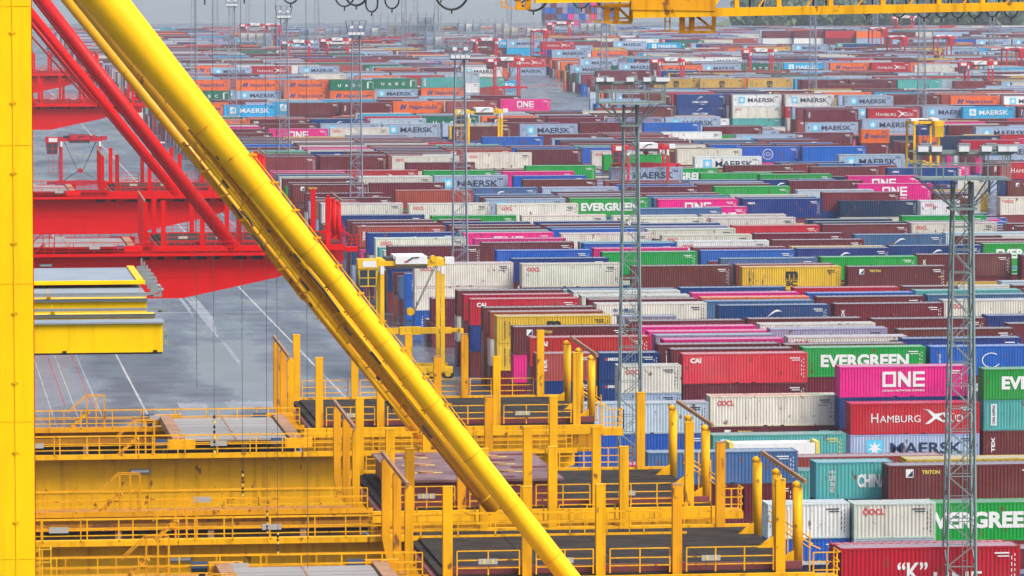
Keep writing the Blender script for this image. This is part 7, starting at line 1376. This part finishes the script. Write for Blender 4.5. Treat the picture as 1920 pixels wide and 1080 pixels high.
41150 197515 580 290 40 R -;6320 198145 0 290 40 n -;6320 198145 290 290 40 m -;6320 198145 580 290 40 R HAM;7610 198145 580 290 40 G UAS;8900 198145 580 290 40 n TEX;10190 198145 580 290 40 M -;12770 198145 580 290 40 R HAM;
14060 198145 580 290 40 G UAS;15350 198145 580 290 40 l MAE;16640 198145 580 290 40 v -;17930 198145 580 290 40 M -;20510 198145 580 290 40 M CAI;21800 198145 580 290 20 o HAP;22430 198145 580 290 20 t MSC;25670 198145 580 290 40 o HAP;
26960 198145 580 290 20 w CS2;27590 198145 580 290 20 l MAE;28250 198145 580 290 40 C MAC;30830 198145 580 290 20 C MAC;31460 198145 580 290 20 C MAC;32120 198145 580 290 40 w CS2;34700 198145 580 290 40 l MAE;35990 198145 580 290 40 e -;
37280 198145 580 290 40 l MAE;38570 198145 580 290 40 w CS2;39860 198145 580 290 40 l MAE;41150 198145 580 290 40 l MAE;42440 198145 580 290 40 l MAE;43730 198145 580 290 20 R -;44360 198145 580 290 20 l MAE;45020 198145 580 290 20 w CS2;
45650 198145 580 290 20 e -;46310 198145 580 290 40 W MAE;6320 198775 0 290 40 M CAI;6320 198775 290 290 40 W -;6320 198775 580 290 40 M -;8900 198775 580 290 40 R -;14060 198775 580 290 40 W MAE;15350 198775 580 290 20 w -;
16640 198775 580 290 40 b COS;24380 198775 580 290 40 o HAP;33410 198775 580 290 40 M CAI;34700 198775 580 290 40 M CAI;35990 198775 580 290 40 n TEX;37280 198775 580 290 40 M -;38570 198775 580 290 40 b COS;39860 198775 580 290 40 R -;
41150 198775 580 290 40 b COS;42440 198775 580 290 40 o HAP;43730 198775 580 290 40 R CAI;45020 198775 580 290 40 R -;46310 198775 580 290 40 M -;6320 199405 0 290 20 l -;6320 199405 290 290 20 B CMA;6320 199405 580 290 20 R -;
6950 199405 580 290 20 M CAI;8900 199405 580 290 40 v -;11480 199405 580 290 40 l MAE;12770 199405 580 290 40 R CAI;15350 199405 580 290 40 B SEA;17930 199405 580 290 40 B CMA;20510 199405 580 290 40 M -;21800 199405 580 290 40 M -;
23090 199405 580 290 40 M -;24380 199405 580 290 40 W MAE;25670 199405 580 290 40 e -;30830 199405 580 290 40 n TEX;32120 199405 580 290 20 C MAC;32750 199405 580 290 20 M -;33410 199405 580 290 40 R -;34700 199405 580 290 40 e -;
35990 199405 580 290 40 R -;41150 199405 580 290 40 M -;42440 199405 580 290 40 v -;43730 199405 580 290 40 m -;45020 199405 580 290 40 M -"""
ONES = 'zeroth first second third fourth fifth sixth seventh eighth ninth tenth eleventh twelfth thirteenth fourteenth fifteenth sixteenth seventeenth eighteenth nineteenth'.split()
TENS = 'x x twent thirt fort fift sixt sevent eight ninet'.split()
def ORD(n):
    if n < 20: return ONES[n]
    if n >= 100: return 'hundred-and-' + ORD(n - 100) if n > 100 else 'hundredth'
    return TENS[n // 10] + ('ieth' if n % 10 == 0 else 'y-' + ONES[n % 10])
recs = []
for e_ in DATA.split(';'):
    if not e_.strip(): continue
    q = e_.split()
    recs.append((int(q[0]) / 100, int(q[1]) / 100, int(q[2]) / 100, int(q[3]) / 100, 12.19 if q[4][0] == '4' else 6.06, q[5], q[6], q[4][1] == '1'))
near = [r_ for r_ in recs if r_[7]]
rows = {}
for r_ in near: rows.setdefault(round(r_[1] / 6.3), []).append(r_)
rowno = {k: i + 1 for i, k in enumerate(sorted(rows))}
seen = {}
for k, lst in rows.items():
    lst.sort(key=lambda r_: (r_[0], -r_[2], r_[1]))
    xs_ = []
    for r_ in lst:
        if not xs_ or r_[0] - xs_[-1] > 1.5: xs_.append(r_[0])
        pos = len(xs_)
        X, Y, z, h, L, c, lg, _ = r_
        tier = 'top' if not any(abs(o[0] - X) < 4 and abs(o[1] - Y) < 1 and o[2] > z + 1 for o in lst) else ('foot' if z < .5 else 'middle')
        lb = '%s%s container %s, %s of %s row, %s from quay' % ('short ' if L < 7 else '', CN[c], LN[lg], tier, ORD(rowno[k]), ORD(pos))
        seen.setdefault(lb, 0); seen[lb] += 1
        if seen[lb] > 1: lb = lb.replace(' from quay', ' from quay, %s behind' % ('just' if seen[lb] == 2 else 'further'))
        o = empty('shipping_container', (X, Y, z), lb, 'container', 'shipping containers stacked in the yard')
        S = CM[40 if L > 7 else 20]; sc = h / Hh
        j = random.uniform(.86, 1.08); colr = tuple(min(.9, q * j + random.uniform(-.006, .012)) for q in CC[c]); colr = tuple(max(.002, q) for q in colr)
        fr_c = tuple(q * random.choice((.8, .95, 1.0)) for q in colr)
        for nm, cc in (('frame', fr_c), ('roof', colr), ('corner_castings', fr_c), ('floor', fr_c)):
            q_ = link(nm, S[nm], o, col=cc); q_.scale = (1, 1, sc)
            if nm == 'corner_castings': q_['kind'] = 'stuff'
        sp = link('side_panel', S['side_panel'], o, col=colr); sp.scale = (1, 1, sc)
        b_ = link('side_panel', S['side_panel'], o, (0, Wd, 0), colr); b_.scale = (1, -1, sc)
        e1 = link('door' if random.random() < .55 else 'end_wall', S['door'] if False else S['end_wall'], o, col=colr); e1.scale = (1, 1, sc)
        if e1.name.startswith('door'): e1.data = S['door']
        e2 = link('end_wall', S['end_wall'], o, (L, 0, 0), colr); e2.scale = (-1, 1, sc)
        link('lettering', letter_mesh(lg, L, c), sp)['kind'] = 'stuff'

# every smaller container of the far yard as one mass
V, F, K, Pm = [], [], [], []
def quad_box(x0, x1, y0, y1, z0, z1, col):
    n = len(V)
    V.extend([(x0, y0, z0), (x1, y0, z0), (x1, y1, z0), (x0, y1, z0), (x0, y0, z1), (x1, y0, z1), (x1, y1, z1), (x0, y1, z1)])
    F.extend([(n + 4, n + 5, n + 6, n + 7), (n, n + 1, n + 5, n + 4), (n + 1, n + 2, n + 6, n + 5), (n + 2, n + 3, n + 7, n + 6), (n + 3, n, n + 4, n + 7)])
    K.extend([col] * 5); Pm.extend([2, 0, 0, 0, 0])
def mass_box(X, Y, z, h, L, c, lg, wd=Wd):
    j = random.uniform(.85, 1.08); col = tuple(min(.9, q * j) for q in CC[c]); dk = tuple(q * .8 for q in col)
    quad_box(X, X + L, Y + .03, Y + wd - .03, z + .03, z + h - .04, col)
    for x in (X, X + L - .16): quad_box(x - .01, x + .17, Y, Y + wd, z, z + h - .02, dk)      # end frames
    quad_box(X + .17, X + L - .17, Y, Y + .06, z + h - .13, z + h - .02, dk)
    if lg != '-' and Y < 1850:
        p = LM.setdefault(('far', lg, L > 7), None) or logo_print(lg, L, 1)
        LM[('far', lg, L > 7)] = p
        n = len(V); sc = h / Hh
        V.extend([(X + a, Y + b + .012, z + c2 * sc) for a, b, c2 in p.v])
        F.extend([tuple(i + n for i in f) for f in p.f]); K.extend([LC[m][1] for m in p.m]); Pm.extend([1] * len(p.f))
for r_ in recs:
    if not r_[7]: mass_box(*r_[:7])
# white reefers in the racks and boxes aboard the ship beyond
racks = []
for (u, v, n, lev) in ((420, 60, 6, 4), (520, 52, 7, 4), (610, 50, 8, 4), (700, 46, 9, 5), (755, 58, 5, 4), (800, 66, 6, 4), (860, 42, 7, 4), (930, 50, 6, 4), (1075, 42, 6, 4), (1130, 44, 6, 3)):
    racks.append((at_z(u, v, 13.0), n, lev))
for p, n, lev in racks:
    for i in range(n):
        for l_ in range(lev):
            if random.random() < .62: mass_box(p.x + i * 2.9, p.y + .3, .4 + l_ * 3.1, 2.85, 2.44, random.choice('WWwlee'), '-', 6.0)
p = at_z(1022, 32, 10)
for i in range(12):
    for l_ in range(9):
        mass_box(p.x + i * 2.6, p.y, 6 + l_ * 2.75, 2.7, 2.44, random.choice('ppvvMMmbvs'), '-', 12)
me = bpy.data.meshes.new('stacked_containers'); me.from_pydata(V, [], F)
me.materials.append(M['far_paint']); me.materials.append(M['far_print']); me.materials.append(M['far_roof'])
me.polygons.foreach_set('material_index', Pm)
at_ = me.attributes.new('paint', 'FLOAT_COLOR', 'FACE')
fl_ = []
for c in K: fl_.extend((*c, 1.0))
at_.data.foreach_set('color', fl_); me.update()
tag(link('stacked_containers', me), 'dense mass of small stacked containers filling the far yard', 'containers', kind='stuff')

# container carried by the red straddle carrier and the white flat rack standing near the platform
def extra_container(loc, L, c, lg, label, name='shipping_container'):
    o = empty(name, loc, label, 'container', 'shipping containers stacked in the yard')
    S = CM[40 if L > 7 else 20]
    for nm in ('frame', 'roof', 'corner_castings', 'floor'): link(nm, S[nm], o, col=CC[c])
    sp = link('side_panel', S['side_panel'], o, col=CC[c]); b_ = link('side_panel', S['side_panel'], o, (0, Wd, 0), CC[c]); b_.scale = (1, -1, 1)
    link('door', S['door'], o, col=CC[c]); e2 = link('end_wall', S['end_wall'], o, (L, 0, 0), CC[c]); e2.scale = (-1, 1, 1)
    link('lettering', letter_mesh(lg, L, c), sp)
for ch in S4.children:                          # spreader hoisted close under the frame
    if ch.name.startswith('spreader'): ch.location.z += 4.7
    if ch.name.startswith('hoist_rope'): ch.scale.z = .2; ch.location.z = 10.2
extra_container((S4.location.x - 6.1, S4.location.y - 1.22, 5.3 + 4.7 - .4 - 2.9), 12.19, 'l', 'MAE', 'pale grey container with star panel hanging in the red straddle carrier')
p = at_z(1375, 830, 5.6)
fr_ = empty('flat_rack', (p.x, p.y, 0), 'white folded flat rack with yellow ends on the turquoise row', 'flat rack')
MB().box(p.x, p.x + 7.2, p.y, p.y + 2.3, 4.2, 4.5).build('base', M['white'], fr_)
MB().box(p.x + .05, p.x + 7.15, p.y, p.y + .12, 4.52, 5.5).box(p.x + .05, p.x + 7.15, p.y + 2.2, p.y + 2.3, 4.52, 5.5).build('side_board', M['white'], fr_)
for x in (p.x - .35, p.x + 7.2): MB().box(x, x + .34, p.y - .03, p.y + 2.33, 0, 5.6).build('end_frame', M['logo_yellow'], fr_)

# ---------------------------------------------------------------- reefer racks
names = ['first from the tube', 'second from the tube', 'third from the tube', 'fourth from the tube', 'fifth from the tube', 'sixth from the tube', 'behind the far mast', 'below the small boom frame', 'left of the second boom frame', 'farthest along']
for (p, n, lev), nm in zip(racks, names):
    r_ = empty('reefer_rack', (p.x, p.y, 0), 'hazy steel reefer rack with white boxes, ' + nm, 'reefer rack', 'reefer racks by the river')
    fm = MB()
    for i in range(n + 1):
        for y in (p.y - .6, p.y - 2.0): fm.bar((p.x + i * 2.9 - .2, y, 0), (p.x + i * 2.9 - .2, y, lev * 3.1 + 2.2), .16)
    fm.build('upright', M['mast_grey'], r_)
    dk = MB()
    for l_ in range(lev + 1):
        dk.box(p.x - .3, p.x + n * 2.9, p.y - 2.1, p.y - .5, l_ * 3.1 + .2, l_ * 3.1 + .32)
        for q in (.6, 1.15): dk.bar((p.x - .3, p.y - 2.1, l_ * 3.1 + .3 + q), (p.x + n * 2.9, p.y - 2.1, l_ * 3.1 + .3 + q), .09)
    dk.build('gangway', M['mast_grey'], r_)
    ds = MB()
    for l_ in range(lev):
        for i in range(n): ds.bar((p.x + i * 2.9 - .2, p.y - 2.05, l_ * 3.1 + .3), (p.x + (i + 1) * 2.9 - .2, p.y - 2.05, l_ * 3.1 + 3.2), .1)
    ds.build('brace', M['mast_grey'], r_)

# ---------------------------------------------------------------- far wood and its bank
leaf, lt, lbm = newmat('leaf')
oi = N(lt, 'ShaderNodeTexCoord'); nn = N(lt, 'ShaderNodeTexNoise'); nn.inputs['Scale'].default_value = .12
lt.links.new(oi.outputs['Object'], nn.inputs['Vector'])
cr = N(lt, 'ShaderNodeMix', data_type='RGBA'); cr.inputs[6].default_value = (.030, .062, .025, 1); cr.inputs[7].default_value = (.075, .115, .035, 1)
lt.links.new(nn.outputs['Fac'], cr.inputs[0]); lt.links.new(cr.outputs[2], lbm.inputs['Base Color']); lbm.inputs['Roughness'].default_value = .7
TV, TF = [], []
for i in range(340):
    u = random.uniform(1385, 2050); dpt = random.uniform(0, 1)
    p = at_z(u, 60 - dpt * 10, 0)
    ht = random.uniform(9, 17)
    for k in range(110):
        d = Vector((random.gauss(0, 1), random.gauss(0, 1), random.gauss(0, 1))).normalized() * random.uniform(.45, 1.0)
        c = Vector((p.x, p.y, ht * .55)) + Vector((d.x * 6.5, d.y * 5, d.z * ht * .5))
        s = random.uniform(.7, 1.5); a = random.uniform(0, 6.3); t_ = random.uniform(-.9, .9)
        e1, e2 = Vector((math.cos(a), math.sin(a), t_)) * s, Vector((-math.sin(a) * .6, math.cos(a) * .3, .8)) * s
        n = len(TV); TV += [c - e1 - e2, c + e1 - e2, c + e1 + e2, c - e1 + e2]; TF.append((n, n + 1, n + 2, n + 3))
me = bpy.data.meshes.new('wood'); me.from_pydata([tuple(v) for v in TV], [], TF); me.materials.append(leaf); me.update()
tag(link('far_wood', me), 'dark green wood along the bank beyond the yard', 'wood', kind='stuff')
a, b = at_z(1300, 62, 0), at_z(2300, 62, 0)
gm = flat('bank_grass', (.085, .13, .06), .9)
g = MB(); g.add([(a.x, a.y, .03), (b.x, b.y, .03), (b.x + 500, b.y + 900, .03), (a.x + 200, a.y + 900, .03)], [(0, 1, 2, 3)])
tag(g.build('grass_bank', gm), kind='structure')

# ---------------------------------------------------------------- sea air
hz = MB().box(-3300, 5200, -60, 12500, -1, 70)
hm = bpy.data.materials.new('sea_haze'); hm.use_nodes = True
ht_ = hm.node_tree; ht_.nodes.clear()
out = N(ht_, 'ShaderNodeOutputMaterial'); pv = N(ht_, 'ShaderNodeVolumePrincipled')
pv.inputs['Color'].default_value = (.78, .88, 1.0, 1); pv.inputs['Density'].default_value = .00009
ht_.links.new(pv.outputs[0], out.inputs['Volume'])
ho = hz.build('haze', hm)
tag(ho, 'pale blue haze thickening towards the far yard', 'haze', kind='stuff')
